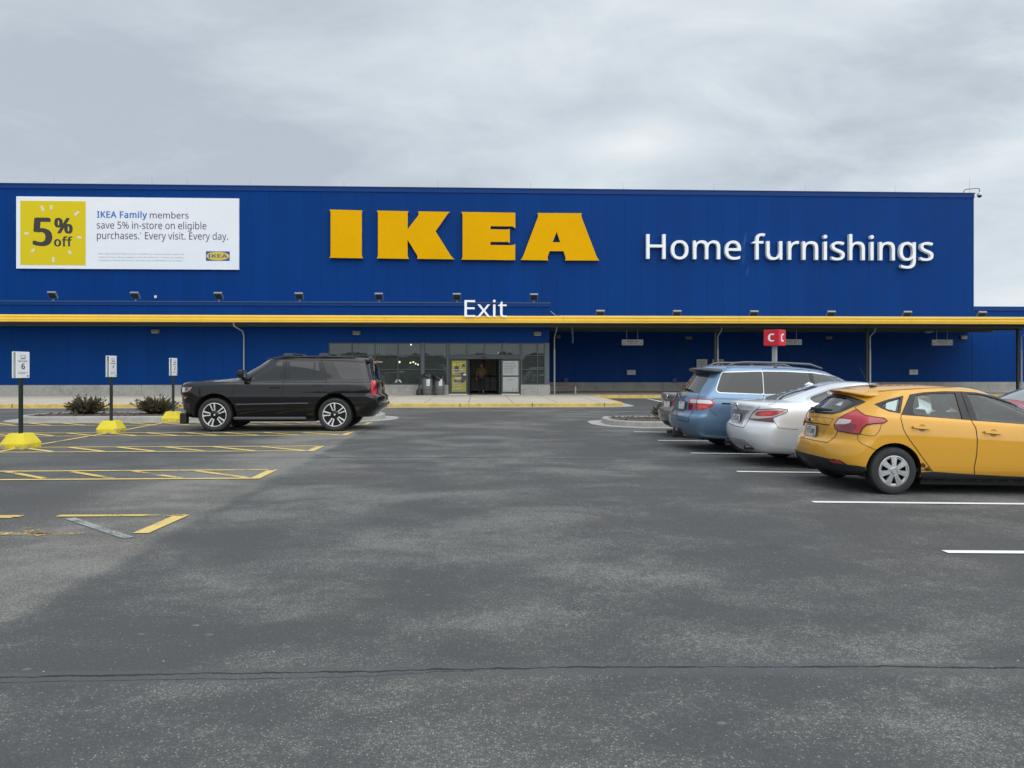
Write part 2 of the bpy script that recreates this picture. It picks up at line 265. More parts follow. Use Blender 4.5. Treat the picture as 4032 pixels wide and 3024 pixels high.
    115: (322, [[148,-7,113,-5,83,-1,57,7,35,16,35,70,59,60,87,50,118,43,149,41,188,45,214,55,229,72,234,94,233,107,227,118,217,129,200,140,177,151,146,164,113,177,86,191,64,206,48,223,38,244,34,271,44,312,72,342,115,360,169,367,201,365,231,360,258,353,284,343,264,296,241,304,216,312,191,317,165,318,133,315,110,307,95,293,91,275,93,261,99,249,111,239,129,229,152,219,183,206,215,193,242,180,263,165,279,147,288,126,291,99,282,53,253,20,207,0]]),
    116: (242, [[167,-7,140,-4,115,3,94,16,77,37,65,66,62,105,62,314,11,314,11,343,62,366,86,443,121,443,121,360,225,360,225,314,121,314,121,106,125,77,137,57,155,46,177,42,191,42,205,44,218,46,228,49,228,4,216,0,201,-4,184,-6]]),
    117: (415, [[184,-7,127,1,86,25,61,65,53,124,53,360,113,360,113,128,133,64,193,42,243,51,276,76,293,117,299,173,299,360,358,360,358,0,310,0,301,48,298,48,277,23,250,6,218,-3]]),
    118: (341, [[136,0,0,360,63,360,140,148,145,132,151,115,157,97,162,80,166,65,169,52,171,52,175,65,179,81,184,98,190,116,196,133,201,148,278,360,341,360,204,0]]),
    119: (528, [[106,1,7,361,69,361,118,169,125,140,132,110,138,83,142,61,144,61,147,74,151,89,155,107,159,125,164,142,169,158,232,361,297,361,359,158,366,134,373,108,379,83,383,62,385,62,389,82,395,108,402,138,410,169,460,361,520,361,420,1,351,1,289,203,281,231,274,258,269,281,265,299,262,299,258,281,253,258,246,231,238,203,173,1]]),
    120: (355, [[12,0,142,184,18,360,85,360,178,224,270,360,336,360,212,184,343,0,276,0,178,144,79,0]]),
    121: (343, [[56,-161,41,-161,28,-160,17,-158,7,-156,7,-109,16,-110,25,-111,36,-112,47,-113,75,-108,97,-95,114,-75,127,-49,146,-1,1,360,64,360,142,155,151,129,160,104,167,80,172,57,175,57,180,76,187,101,196,128,206,156,279,360,343,360,187,-50,166,-96,139,-131,103,-154]]),
    122: (316, [[26,0,26,39,220,314,38,314,38,360,285,360,285,316,94,46,289,46,289,0]]),
}
def glyph(ch):
    adv, loops = GLYPH[ord(ch)]
    return adv / 1000, [[(lp[k] / 1000, lp[k + 1] / 1000) for k in range(0, len(lp), 2)] for lp in loops]
def text_bm(s, bold=0.0, extr=0.0, line=1.0, space=1.0, **_):
    cu = bpy.data.curves.new('txt', 'CURVE'); cu.dimensions = '2D'; cu.fill_mode = 'BOTH'; cu.offset = min(bold, .005); cu.extrude = extr
    thick = max(0, bold - .005); x, y = 0.0, 0.0
    for ch in s:
        if ch == '\n': x = 0.0; y -= 1.3 * line; continue
        adv, loops = glyph(ch)
        for lp in loops:
            sp = cu.splines.new('POLY'); sp.points.add(len(lp) - 1)
            for q, p in zip(sp.points, lp): q.co = (p[0] + x, p[1] + y, 0, 1)
            sp.use_cyclic_u = True
        x += adv * space + bold * 1.6
    o = bpy.data.objects.new('txt', cu)
    me = bpy.data.meshes.new_from_object(o)
    bm = bmesh.new(); bm.from_mesh(me)
    bpy.data.objects.remove(o); bpy.data.curves.remove(cu); bpy.data.meshes.remove(me)
    bmesh.ops.remove_doubles(bm, verts=bm.verts, dist=1e-5)
    if thick:                                        # heavier strokes: slim sheets side by side
        src = bm.copy(); n = max(2, int(thick / .012))
        for v in bm.verts: v.co.x -= thick
        for k in range(1, n + 1):
            t = src.copy()
            for v in t.verts: v.co.x += -thick + 2 * thick * k / n; v.co.z += .0004 * k; v.co.y += thick * .2 * (1 if k % 2 else -1)
            merge(bm, t)
        src.free()
    return bm
def fit(bm, org, xd, yd, w, h=None, zs=1.0, ref=None):
    """map text coordinates onto a plane: bounding box starts at org, w wide and h high (h None keeps the proportions)"""
    xs = [v.co.x for v in bm.verts]; ys = [v.co.y for v in bm.verts]
    x0, x1, y0, y1 = min(xs), max(xs), min(ys), max(ys)
    sx = w / (x1 - x0); sy = sx if h is None else h / (y1 - y0)
    org, xd, yd = Vector(org), Vector(xd), Vector(yd); n = xd.cross(yd)
    for v in bm.verts:
        v.co = org + xd * ((v.co.x - x0) * sx) + yd * ((v.co.y - y0) * sy) + n * (v.co.z * zs)
    return bm
def islands(bm):
    seen = set(); out = []
    for v in bm.verts:
        if v in seen: continue
        st = [v]; seen.add(v); g = []
        while st:
            a = st.pop(); g.append(a)
            for e in a.link_edges:
                b = e.other_vert(a)
                if b not in seen: seen.add(b); st.append(b)
        out.append(g)
    return out
def letters(bm, axis=0):
    """split a text bmesh into one bmesh per letter (pieces overlapping sideways belong together)"""
    gs = []
    for g in islands(bm):
        lo = min(v.co[axis] for v in g); hi = max(v.co[axis] for v in g); gs.append([lo, hi, list(g)])
    gs.sort(key=lambda t: t[0]); out = []
    for g in gs:
        if out and min(g[1], out[-1][1]) - max(g[0], out[-1][0]) > 0.5 * min(g[1] - g[0], out[-1][1] - out[-1][0]):
            out[-1][1] = max(out[-1][1], g[1]); out[-1][2] += g[2]
        else: out.append(g)
    res = []
    for lo, hi, vs in out:
        vs = set(vs); nb = bmesh.new(); mp = {v: nb.verts.new(v.co) for v in vs}
        for f in bm.faces:
            if f.verts[0] in vs: nb.faces.new([mp[v] for v in f.verts])
        res.append(nb)
    bm.free(); return res
WX, WZ = Vector((1, 0, 0)), Vector((0, 0, 1))
def flat_text(name, s, org, w, h, mat, parent, xd=WX, yd=WZ, **k):
    bm = fit(text_bm(s, **k), org, xd, yd, w, h)
    return mk(name, bm, mat, parent)

# ------------------------------------------------------------------ materials
MATS = {}
def M(name, col, rough=0.5, metal=0.0, spec=0.5, coat=0.0, var=0.0, vscale=3.0, emit=0.0, bump=0.0, bscale=40.0, alpha=1.0):
    if name in MATS: return MATS[name]
    m = bpy.data.materials.new(name); m.use_nodes = True; nt = m.node_tree
    b = nt.nodes['Principled BSDF']
    b.inputs['Base Color'].default_value = (*col, 1); b.inputs['Roughness'].default_value = rough
    b.inputs['Metallic'].default_value = metal; b.inputs['Specular IOR Level'].default_value = spec
    b.inputs['Coat Weight'].default_value = coat; b.inputs['Coat Roughness'].default_value = 0.04
    if emit:
        b.inputs['Emission Color'].default_value = (*col, 1); b.inputs['Emission Strength'].default_value = emit
    if var or bump:
        pos = nd(nt, 'ShaderNodeNewGeometry').outputs['Position']
    if var:
        n = noise(nt, pos, vscale, 5, 0.6)
        nf = noise(nt, pos, vscale * 9, 3, 0.6)
        f = mth(nt, 'ADD', mth(nt, 'MULTIPLY', n, 0.7), mth(nt, 'MULTIPLY', nf, 0.3))
        c = ramp(nt, f, [(0.3, tuple(x * (1 - var) for x in col)), (0.7, tuple(min(1, x * (1 + var)) for x in col))])
        nt.links.new(c, b.inputs['Base Color'])
        nt.links.new(rng(nt, n, 0.3, 0.7, rough * 0.85, min(1, rough * 1.15)), b.inputs['Roughness'])
    if bump:
        nb = noise(nt, pos, bscale, 4, 0.6)
        nt.links.new(nd(nt, 'ShaderNodeBump', {'Strength': bump, 'Height': nb, 'Distance': 0.01}).outputs[0], b.inputs['Normal'])
    MATS[name] = m; return m

def panel_mat(name, col, step, off, rough=0.42):
    m = bpy.data.materials.new(name); m.use_nodes = True; nt = m.node_tree; b = nt.nodes['Principled BSDF']; b.inputs['Specular IOR Level'].default_value = 0.08
    pos = nd(nt, 'ShaderNodeNewGeometry').outputs['Position']
    s = nd(nt, 'ShaderNodeSeparateXYZ', {0: pos}).outputs
    q = mth(nt, 'DIVIDE', mth(nt, 'ADD', s[0], off), step)
    fr = mth(nt, 'FRACT', q); ed = mth(nt, 'MINIMUM', fr, mth(nt, 'SUBTRACT', 1.0, fr))
    line = rng(nt, ed, 0.006, 0.022, 1.0, 0.0)
    pid = nd(nt, 'ShaderNodeTexWhiteNoise', {'W': mth(nt, 'FLOOR', q)}, noise_dimensions='1D').outputs[0]
    mp = nd(nt, 'ShaderNodeMapping', {'Vector': pos, 'Scale': (1.6, 1, 0.16)}).outputs[0]
    st = noise(nt, mp, 1.3, 5, 0.6)                       # rain streaks and faded patches down the cladding
    big = noise(nt, pos, 0.13, 3, 0.5)
    f = mth(nt, 'ADD', mth(nt, 'ADD', mth(nt, 'MULTIPLY', pid, 0.16), mth(nt, 'MULTIPLY', st, 0.34)), mth(nt, 'MULTIPLY', big, 0.50))
    c = ramp(nt, f, [(0.25, tuple(x * 0.86 for x in col)), (0.75, tuple(x * 1.13 for x in col))])
    c = mix(nt, mth(nt, 'MULTIPLY', line, 0.38), c, (*[x * 0.35 for x in col], 1))
    nt.links.new(c, b.inputs['Base Color'])
    nt.links.new(rng(nt, st, 0.3, 0.7, rough - 0.06, rough + 0.1), b.inputs['Roughness'])
    oil = noise(nt, nd(nt, 'ShaderNodeMapping', {'Vector': pos, 'Scale': (1.2, 1, 0.35)}).outputs[0], 0.9, 2, 0.5)
    h = mth(nt, 'SUBTRACT', mth(nt, 'MULTIPLY', oil, 0.5), mth(nt, 'MULTIPLY', line, 0.5))
    nt.links.new(nd(nt, 'ShaderNodeBump', {'Strength': 0.25, 'Height': h, 'Distance': 0.02}).outputs[0], b.inputs['Normal'])
    MATS[name] = m; return m

def concrete_mat(name, col, joints=None, dark=0.55, scale=1.0, jw=0.012):
    m = bpy.data.materials.new(name); m.use_nodes = True; nt = m.node_tree; b = nt.nodes['Principled BSDF']
    pos = nd(nt, 'ShaderNodeNewGeometry').outputs['Position']
    a = noise(nt, pos, 0.9 * scale, 6, 0.62, 0.3); f = noise(nt, pos, 7 * scale, 6, 0.68); g = noise(nt, pos, 60, 3, 0.6)
    t = mth(nt, 'ADD', mth(nt, 'ADD', mth(nt, 'MULTIPLY', a, 0.4), mth(nt, 'MULTIPLY', f, 0.4)), mth(nt, 'MULTIPLY', g, 0.2))
    c = ramp(nt, t, [(0.34, tuple(x * dark for x in col)), (0.5, col), (0.66, tuple(min(1, x * 1.25) for x in col))])
    hh = t
    if joints:
        ax, step, off = joints
        s = nd(nt, 'ShaderNodeSeparateXYZ', {0: pos}).outputs[ax]
        fr = mth(nt, 'FRACT', mth(nt, 'DIVIDE', mth(nt, 'ADD', s, off), step))
        ed = mth(nt, 'MINIMUM', fr, mth(nt, 'SUBTRACT', 1.0, fr))
        ln = rng(nt, ed, jw * 0.4, jw, 1.0, 0.0)
        c = mix(nt, mth(nt, 'MULTIPLY', ln, 0.65), c, (*[x * 0.3 for x in col], 1))
        hh = mth(nt, 'SUBTRACT', t, ln)
    nt.links.new(c, b.inputs['Base Color']); b.inputs['Roughness'].default_value = 0.88; b.inputs['Specular IOR Level'].default_value = 0.3
    nt.links.new(nd(nt, 'ShaderNodeBump', {'Strength': 0.35, 'Height': hh, 'Distance': 0.01}).outputs[0], b.inputs['Normal'])
    MATS[name] = m; return m

def paint_marking(name, col, wear=0.5, tone=0.2):
    """road paint worn through to the asphalt in patches"""
    m = bpy.data.materials.new(name); m.use_nodes = True; nt = m.node_tree; b = nt.nodes['Principled BSDF']
    pos = nd(nt, 'ShaderNodeNewGeometry').outputs['Position']
    a = noise(nt, pos, 1.6, 4, 0.6); f = noise(nt, pos, 34, 6, 0.8)
    t = mth(nt, 'ADD', mth(nt, 'MULTIPLY', a, 0.45), mth(nt, 'MULTIPLY', f, 0.55))
    c = ramp(nt, f, [(0.3, tuple(x * (1 - tone) for x in col)), (0.6, col)])
    nt.links.new(c, b.inputs['Base Color']); b.inputs['Roughness'].default_value = 0.75
    th = 0.66 - 0.34 * wear
    keep = rng(nt, t, th - 0.02, th + 0.03, 1.0, 0.0) if wear < 0.95 else rng(nt, t, 0.44, 0.5, 1.0, 0.0)
    tr = nd(nt, 'ShaderNodeBsdfTransparent')
    mx = nd(nt, 'ShaderNodeMixShader', {0: keep, 1: tr.outputs[0], 2: b.outputs[0]})
    nt.links.new(mx.outputs[0], nt.nodes['Material Output'].inputs[0])
    MATS[name] = m; return m

def glass_mat(name, tint=(0.55, 0.6, 0.6), rough=0.0, f0=1.5, film=0.0, filmcol=(0.02, 0.02, 0.02)):
    """sheet glass: mirror by fresnel, tinted see-through otherwise, plus an optional diffuse film"""
    m = bpy.data.materials.new(name); m.use_nodes = True; nt = m.node_tree; nt.nodes.remove(nt.nodes['Principled BSDF'])
    gl = nd(nt, 'ShaderNodeBsdfGlossy', {'Color': (1, 1, 1, 1), 'Roughness': rough})
    tr = nd(nt, 'ShaderNodeBsdfTransparent', {'Color': (*tint, 1)})
    body = tr.outputs[0]
    if film:
        df = nd(nt, 'ShaderNodeBsdfDiffuse', {'Color': (*filmcol, 1)})
        body = nd(nt, 'ShaderNodeMixShader', {0: film, 1: tr.outputs[0], 2: df.outputs[0]}).outputs[0]
    fr = nd(nt, 'ShaderNodeFresnel', {'IOR': f0})
    k = mth(nt, 'MULTIPLY', fr.outputs[0], 1.45, clamp=True)          # two surfaces of a pane
    mx = nd(nt, 'ShaderNodeMixShader', {0: k, 1: body, 2: gl.outputs[0]})
    nt.links.new(mx.outputs[0], nt.nodes['Material Output'].inputs[0])
    MATS[name] = m; return m

def asphalt_mat():
    m = bpy.data.materials.new('asphalt'); m.use_nodes = True; nt = m.node_tree; b = nt.nodes['Principled BSDF']
    pos = nd(nt, 'ShaderNodeNewGeometry').outputs['Position']
    x, y, z = nd(nt, 'ShaderNodeSeparateXYZ', {0: pos}).outputs
    big = noise(nt, pos, 0.22, 4, 0.55, 0.5)
    mid = noise(nt, nd(nt, 'ShaderNodeMapping', {'Vector': pos, 'Scale': (0.75, 1.15, 1)}).outputs[0], 0.85, 6, 0.62, 0.35)
    fin = noise(nt, pos, 9.0, 5, 0.65)
    grit = noise(nt, pos, 210.0, 2, 0.6)
    pat = mth(nt, 'ADD', mth(nt, 'ADD', mth(nt, 'MULTIPLY', big, 0.40), mth(nt, 'MULTIPLY', mid, 0.45)), mth(nt, 'MULTIPLY', fin, 0.15))
    worn = rng(nt, pat, 0.43, 0.60)                                     # 0 fresh seal coat, 1 stone worn bare
    # the wheel-worn strip beside the left bays, with a hard edge towards the lane
    wob = mth(nt, 'MULTIPLY', mth(nt, 'SUBTRACT', noise(nt, pos, 0.8, 3, 0.6), 0.5), 0.35)
    e = mth(nt, 'ADD', x, wob)
    strip = mth(nt, 'MULTIPLY', rng(nt, mth(nt, 'ADD', e, mth(nt, 'MULTIPLY', mth(nt, 'SUBTRACT', fin, 0.5), 0.25)), -3.05, -2.82, 1.0, 0.0), rng(nt, e, -5.6, -3.6, 0.0, 1.0))
    strip = mth(nt, 'MULTIPLY', strip, rng(nt, y, 19.0, 27.0, 1.0, 0.0))
    wear = mth(nt, 'MINIMUM', mth(nt, 'ADD', mth(nt, 'MULTIPLY', worn, 0.8), mth(nt, 'MULTIPLY', strip, 0.55)), 1.0)
    # clean dark seal coat in the bays
    bay = mth(nt, 'MULTIPLY', rng(nt, x, -3.9, -5.2, 0.0, 1.0), rng(nt, y, 26.0, 20.0, 0.0, 1.0))
    wear = mth(nt, 'MULTIPLY', wear, mth(nt, 'SUBTRACT', 1.0, mth(nt, 'MULTIPLY', bay, 0.4)))
    lane = rng(nt, y, 24.0, 27.0)
    wear = mth(nt, 'MULTIPLY', wear, mth(nt, 'SUBTRACT', 1.0, mth(nt, 'MULTIPLY', lane, 0.15)))
    base = ramp(nt, wear, [(0.0, (0.072, 0.073, 0.072)), (0.5, (0.094, 0.095, 0.092)), (1.0, (0.126, 0.126, 0.119))])
    # tyre-polished lanes running to the doors, drips of oil in the bays
    trk = noise(nt, nd(nt, 'ShaderNodeMapping', {'Vector': pos, 'Scale': (1.5, 0.10, 1)}).outputs[0], 1.0, 4, 0.55, 0.3)
    base = mix(nt, mth(nt, 'MULTIPLY', rng(nt, trk, 0.50, 0.66), 0.30), base, (0.075, 0.076, 0.075, 1))
    oil = nd(nt, 'ShaderNodeTexVoronoi', {'Vector': pos, 'Scale': 1.15}, feature='F1')
    oid = nd(nt, 'ShaderNodeSeparateColor', {0: oil.outputs['Color']}).outputs[1]
    om = mth(nt, 'MULTIPLY', rng(nt, mth(nt, 'ADD', oil.outputs['Distance'], mth(nt, 'MULTIPLY', mth(nt, 'SUBTRACT', fin, 0.5), 0.35)), 0.05, 0.22, 1.0, 0.0), mth(nt, 'GREATER_THAN', oid, 0.80))
    base = mix(nt, mth(nt, 'MULTIPLY', om, 0.5), base, (0.05, 0.05, 0.05, 1))
    # aggregate: coarse and fine stone, laid bare where the seal coat has gone
    sp1 = noise(nt, pos, 42.0, 5, 0.8); sp2 = noise(nt, pos, 120.0, 3, 0.7)
    speck = mth(nt, 'ADD', mth(nt, 'MULTIPLY', sp1, 0.5), mth(nt, 'MULTIPLY', sp2, 0.5))
    wb = mth(nt, 'MULTIPLY', mth(nt, 'SUBTRACT', wear, 0.4), 0.11)
    bare = rng(nt, mth(nt, 'ADD', speck, wb), 0.515, 0.60)
    base = mix(nt, mth(nt, 'MULTIPLY', bare, 0.80), base, (0.255, 0.255, 0.24, 1))
    pits = rng(nt, mth(nt, 'ADD', speck, mth(nt, 'MULTIPLY', wb, 0.5)), 0.47, 0.40)
    base = mix(nt, mth(nt, 'MULTIPLY', pits, 0.6), base, (0.05, 0.05, 0.05, 1))
    warm = rng(nt, noise(nt, pos, 0.35, 3, 0.5, 0.4), 0.48, 0.64)
    base = mix(nt, mth(nt, 'MULTIPLY', warm, 0.35), base, mix(nt, 1.0, base, (1.10, 0.99, 0.98, 1), 'MULTIPLY'))
    base = mix(nt, mth(nt, 'MULTIPLY', strip, 0.8), base, mix(nt, 1.0, base, (1.08, 1.03, 0.98, 1), 'MULTIPLY'))
    # dark binder between the stones, pale stones showing where it is worn
    base = mix(nt, mth(nt, 'MULTIPLY', rng(nt, grit, 0.5, 0.36), 0.55), base, (0.045, 0.048, 0.05, 1))
    stone = nd(nt, 'ShaderNodeTexVoronoi', {'Vector': pos, 'Scale': 82.0}, feature='F1')
    sid = nd(nt, 'ShaderNodeSeparateColor', {0: stone.outputs['Color']}).outputs[0]
    sm = mth(nt, 'MULTIPLY', rng(nt, stone.outputs['Distance'], 0.26, 0.42, 1.0, 0.0),
             mth(nt, 'GREATER_THAN', mth(nt, 'ADD', sid, mth(nt, 'MULTIPLY', wear, 0.36)), 0.985))
    base = mix(nt, mth(nt, 'MULTIPLY', sm, 0.6), base, (0.38, 0.38, 0.35, 1))
    st2 = nd(nt, 'ShaderNodeTexVoronoi', {'Vector': pos, 'Scale': 26.0, 'Randomness': 1.0}, feature='F1')
    s2 = nd(nt, 'ShaderNodeSeparateColor', {0: st2.outputs['Color']}).outputs[1]
    sm2 = mth(nt, 'MULTIPLY', rng(nt, st2.outputs['Distance'], 0.10, 0.16, 1.0, 0.0), mth(nt, 'GREATER_THAN', s2, 0.986))
    base = mix(nt, mth(nt, 'MULTIPLY', sm2, 0.9), base, (0.55, 0.55, 0.50, 1))
    st3 = nd(nt, 'ShaderNodeTexVoronoi', {'Vector': nd(nt, 'ShaderNodeMapping', {'Vector': pos, 'Scale': (1, 1.6, 1)}).outputs[0], 'Scale': 5.0}, feature='F1')
    s3 = nd(nt, 'ShaderNodeSeparateColor', {0: st3.outputs['Color']}).outputs[2]
    sm3 = mth(nt, 'MULTIPLY', rng(nt, mth(nt, 'ADD', st3.outputs['Distance'], mth(nt, 'MULTIPLY', fin, 0.12)), 0.14, 0.2, 1.0, 0.0), mth(nt, 'GREATER_THAN', s3, 0.975))
    base = mix(nt, mth(nt, 'MULTIPLY', sm3, 0.22), base, (0.36, 0.37, 0.35, 1))
    # cracks: the open joint near the camera (two strands on a sealed band) and a fine one farther out
    c1n = noise(nt, nd(nt, 'ShaderNodeCombineXYZ', {0: x, 1: 3.0}).outputs[0], 1.5, 9, 0.74)
    c2n = noise(nt, nd(nt, 'ShaderNodeCombineXYZ', {0: x, 1: 9.0}).outputs[0], 0.8, 5, 0.5)
    cy = mth(nt, 'ADD', 3.965, mth(nt, 'MULTIPLY', c1n, 0.17))
    cy2 = mth(nt, 'ADD', cy, mth(nt, 'SUBTRACT', mth(nt, 'MULTIPLY', rng(nt, x, -1.2, 0.6, 1.0, 0.0), -0.075), mth(nt, 'MULTIPLY', mth(nt, 'SUBTRACT', c2n, 0.5), 0.05)))
    wv = mth(nt, 'MAXIMUM', 0.003, mth(nt, 'MULTIPLY', mth(nt, 'SUBTRACT', noise(nt, pos, 4, 4, 0.7), 0.26), 0.040))
    d1 = mth(nt, 'ABSOLUTE', mth(nt, 'SUBTRACT', y, cy)); d2 = mth(nt, 'ABSOLUTE', mth(nt, 'SUBTRACT', y, cy2))
    k1 = rng(nt, mth(nt, 'DIVIDE', d1, wv), 0.6, 1.2, 1.0, 0.0); k2 = rng(nt, mth(nt, 'DIVIDE', d2, wv), 0.25, 0.6, 0.85, 0.0)
    seal = rng(nt, mth(nt, 'ABSOLUTE', mth(nt, 'SUBTRACT', y, mth(nt, 'ADD', 4.01, mth(nt, 'MULTIPLY', c2n, 0.03)))), 0.07, 0.10, 1.0, 0.0)
    base = mix(nt, mth(nt, 'MULTIPLY', seal, 0.6), base, (0.085, 0.088, 0.092, 1))
    fy = mth(nt, 'ADD', mth(nt, 'ADD', 13.62, mth(nt, 'MULTIPLY', x, -0.055)), mth(nt, 'MULTIPLY', mth(nt, 'SUBTRACT', c1n, 0.5), 0.12))
    k3 = rng(nt, mth(nt, 'ABSOLUTE', mth(nt, 'SUBTRACT', y, fy)), 0.012, 0.045, 1.0, 0.0)
    crack = mth(nt, 'MAXIMUM', mth(nt, 'MAXIMUM', k1, k2), mth(nt, 'MULTIPLY', k3, 0.75))
    base = mix(nt, mth(nt, 'MULTIPLY', crack, 0.92), base, (0.018, 0.018, 0.02, 1))
    nt.links.new(base, b.inputs['Base Color'])
    nt.links.new(rng(nt, wear, 0.0, 1.0, 0.78, 0.92), b.inputs['Roughness']); b.inputs['Specular IOR Level'].default_value = 0.35
    h = mth(nt, 'SUBTRACT', mth(nt, 'ADD', mth(nt, 'MULTIPLY', grit, 0.5), mth(nt, 'MULTIPLY', fin, 0.35)), mth(nt, 'MULTIPLY', crack, 1.5))
    nt.links.new(nd(nt, 'ShaderNodeBump', {'Strength': 0.5, 'Height': h, 'Distance': 0.006}).outputs[0], b.inputs['Normal'])
    return m
# ================================================================== SETTING
Y_MAIN, Y_ENT, Y_FAS, Y_KERB = 48.0, 41.6, 39.6, 31.3
ZW = 0.15                                    # pavement height above the lot
X_COR = WY(3833, 900, Y_MAIN).x              # right end of the tall block
X_ENT = WY(2163, 1400, Y_ENT).x              # right end of the entrance block
Z_TOP, Z_ANX, Z_ENT, Z_SOF, Z_FT = 12.82, 5.55, 5.14, 3.94, 4.26

ASPH = asphalt_mat()
PAVE = concrete_mat('pavement_concrete', (0.46, 0.412, 0.338), joints=(0, 1.83, 0.4), dark=0.82, jw=0.018)
KERBC = concrete_mat('kerb_concrete', (0.36, 0.35, 0.325), dark=0.7)
BASEC = concrete_mat('base_concrete', (0.33, 0.33, 0.31), joints=(0, 4.2, 1.0), dark=0.62, scale=1.3, jw=0.004)
YKERB = M('kerb_yellow', (0.52, 0.36, 0.085), 0.75, var=0.35, vscale=4)
YLINE = paint_marking('paint_yellow', (0.72, 0.53, 0.17), 0.28)
YWORN = paint_marking('paint_yellow_worn', (0.68, 0.48, 0.14), 0.43)
YOLD = paint_marking('paint_yellow_scraps', (0.66, 0.46, 0.12), 0.50)
WLINE = paint_marking('paint_white', (0.82, 0.82, 0.80), 0.04, 0.1)
WOLD = paint_marking('paint_white_faded', (0.33, 0.335, 0.325), 0.38, 0.2)
MULCH = M('mulch', (0.085, 0.062, 0.052), 0.95, var=0.55, vscale=22, bump=1.0, bscale=30)

# lot surface: one sheet to the horizon, falling gently to the right
bm = bmesh.new()
xs = [-700, -200, -60, -20, 0, 0.5] + [1 + i for i in range(0, 14)] + [14.5, 16, 25, 40, 60, 200, 700]
ys = [-700, -200, -60, -20, -5, 0, 5, 10, 15, 20, 25] + [25.5 + 0.5 * i for i in range(11)] + [31, 32, 60, 200, 900]
gv = [[bm.verts.new((x, y, gz(x, y))) for x in xs] for y in ys]
for j in range(len(ys) - 1):
    for i in range(len(xs) - 1):
        bm.faces.new((gv[j][i], gv[j][i + 1], gv[j + 1][i + 1], gv[j + 1][i]))
struct('road', bm, ASPH, smooth_=True)

def outline(x0, x1, y0, y1, r, n=8, which=(1, 1, 1, 1)):
    """ccw rounded rectangle; which corners round: sw, se, ne, nw"""
    pts = []
    for (cx, cy, a0, on, sx, sy) in ((x0, y0, 180, which[0], 1, 1), (x1, y0, 270, which[1], -1, 1), (x1, y1, 0, which[2], -1, -1), (x0, y1, 90, which[3], 1, -1)):
        if not on: pts.append((cx, cy)); continue
        for k in range(n + 1):
            a = R(a0 + 90 * k / n); pts.append((cx + sx * r + r * math.cos(a), cy + sy * r + r * math.sin(a)))
    return pts
def offset_poly(pts, d):
    out = []; n = len(pts)
    for i in range(n):
        a, b, c = Vector(pts[i - 1]), Vector(pts[i]), Vector(pts[(i + 1) % n])
        t = ((b - a).normalized() + (c - b).normalized()).normalized(); nrm = Vector((t.y, -t.x))
        e = (b - a).normalized(); en = Vector((e.y, -e.x)); k = max(0.4, nrm.dot(en))
        p = b + nrm * (d / k); out.append((p.x, p.y))
    return out
def sheet(pts, lift, zf=gz, bm=None, mi=0):
    bm = bm or bmesh.new()
    f = bm.faces.new([bm.verts.new((x, y, zf(x, y) + lift)) for x, y in pts]); f.material_index = mi
    return bm
def kerb_ring(bm, pts, wid, top, zf=gz, mi=0, mi_top=None, closed=True):
    """kerb along an outline: sloped face, rounded nose, flat top"""
    prof = [(0.0, -0.02), (0.012, top - 0.03), (0.035, top), (wid, top), (wid, -0.05)]
    rows = [[bm.verts.new((x, y, zf(*p) + h)) for (x, y), p in zip(offset_poly(pts, -d), pts)] for d, h in prof]
    n = len(pts)
    for a, b in zip(rows, rows[1:]):
        for i in range(n if closed else n - 1):
            f = bm.faces.new((a[i], a[(i + 1) % n], b[(i + 1) % n], b[i])); f.material_index = mi
            f.smooth = False

# planted islands: kerb, gutter apron, mulch
for x0, x1, y0, y1 in ((-13.9, -2.95, 23.25, 25.6), (3.72, 26.0, 21.45, 24.1)):
    pts = outline(x0, x1, y0, y1, 1.0)
    bm = bmesh.new(); kerb_ring(bm, pts, 0.17, 0.155); struct('kerb', bm, KERBC)
    bm = sheet(offset_poly(pts, 0.42), 0.004); struct('gutter', bm, KERBC)
    inner = offset_poly(pts, -0.165)
    bm = bmesh.new()
    nx, ny = int((x1 - x0) * 5), 11
    grid = {}
    for i in range(nx + 1):
        for j in range(ny + 1):
            x = x0 + 0.15 + (x1 - x0 - 0.3) * i / nx; y = y0 + 0.15 + (y1 - y0 - 0.3) * j / ny
            cx = min(max(x, x0 + 1.0), x1 - 1.0); cy = min(max(y, y0 + 1.0), y1 - 1.0)
            dv = Vector((x - cx, y - cy)); L = dv.length
            if L > 0.86: dv *= 0.86 / L; x, y = cx + dv.x, cy + dv.y
            e = min(1, (0.86 - min(L, 0.86)) / 0.5)
            grid[i, j] = bm.verts.new((x, y, gz(x, y) + 0.115 + 0.05 * e + random.uniform(-.018, .018)))
    for i in range(nx):
        for j in range(ny):
            bm.faces.new((grid[i, j], grid[i + 1, j], grid[i + 1, j + 1], grid[i, j + 1]))
    # loose bark chips
    for k in range(int(260 * (x1 - x0) / 11)):
        x, y = random.uniform(x0 + .35, x1 - .35), random.uniform(y0 + .35, y1 - .35)
        mtx = Matrix.Translation((x, y, gz(x, y) + 0.17)) @ Euler((random.uniform(-.5, .5), random.uniform(-.5, .5), random.uniform(0, 6))).to_matrix().to_4x4()
        obox(bm, mtx, random.uniform(.04, .11), random.uniform(.02, .045), .02)
    tag(mk('mulch', bm, MULCH), kind='stuff')

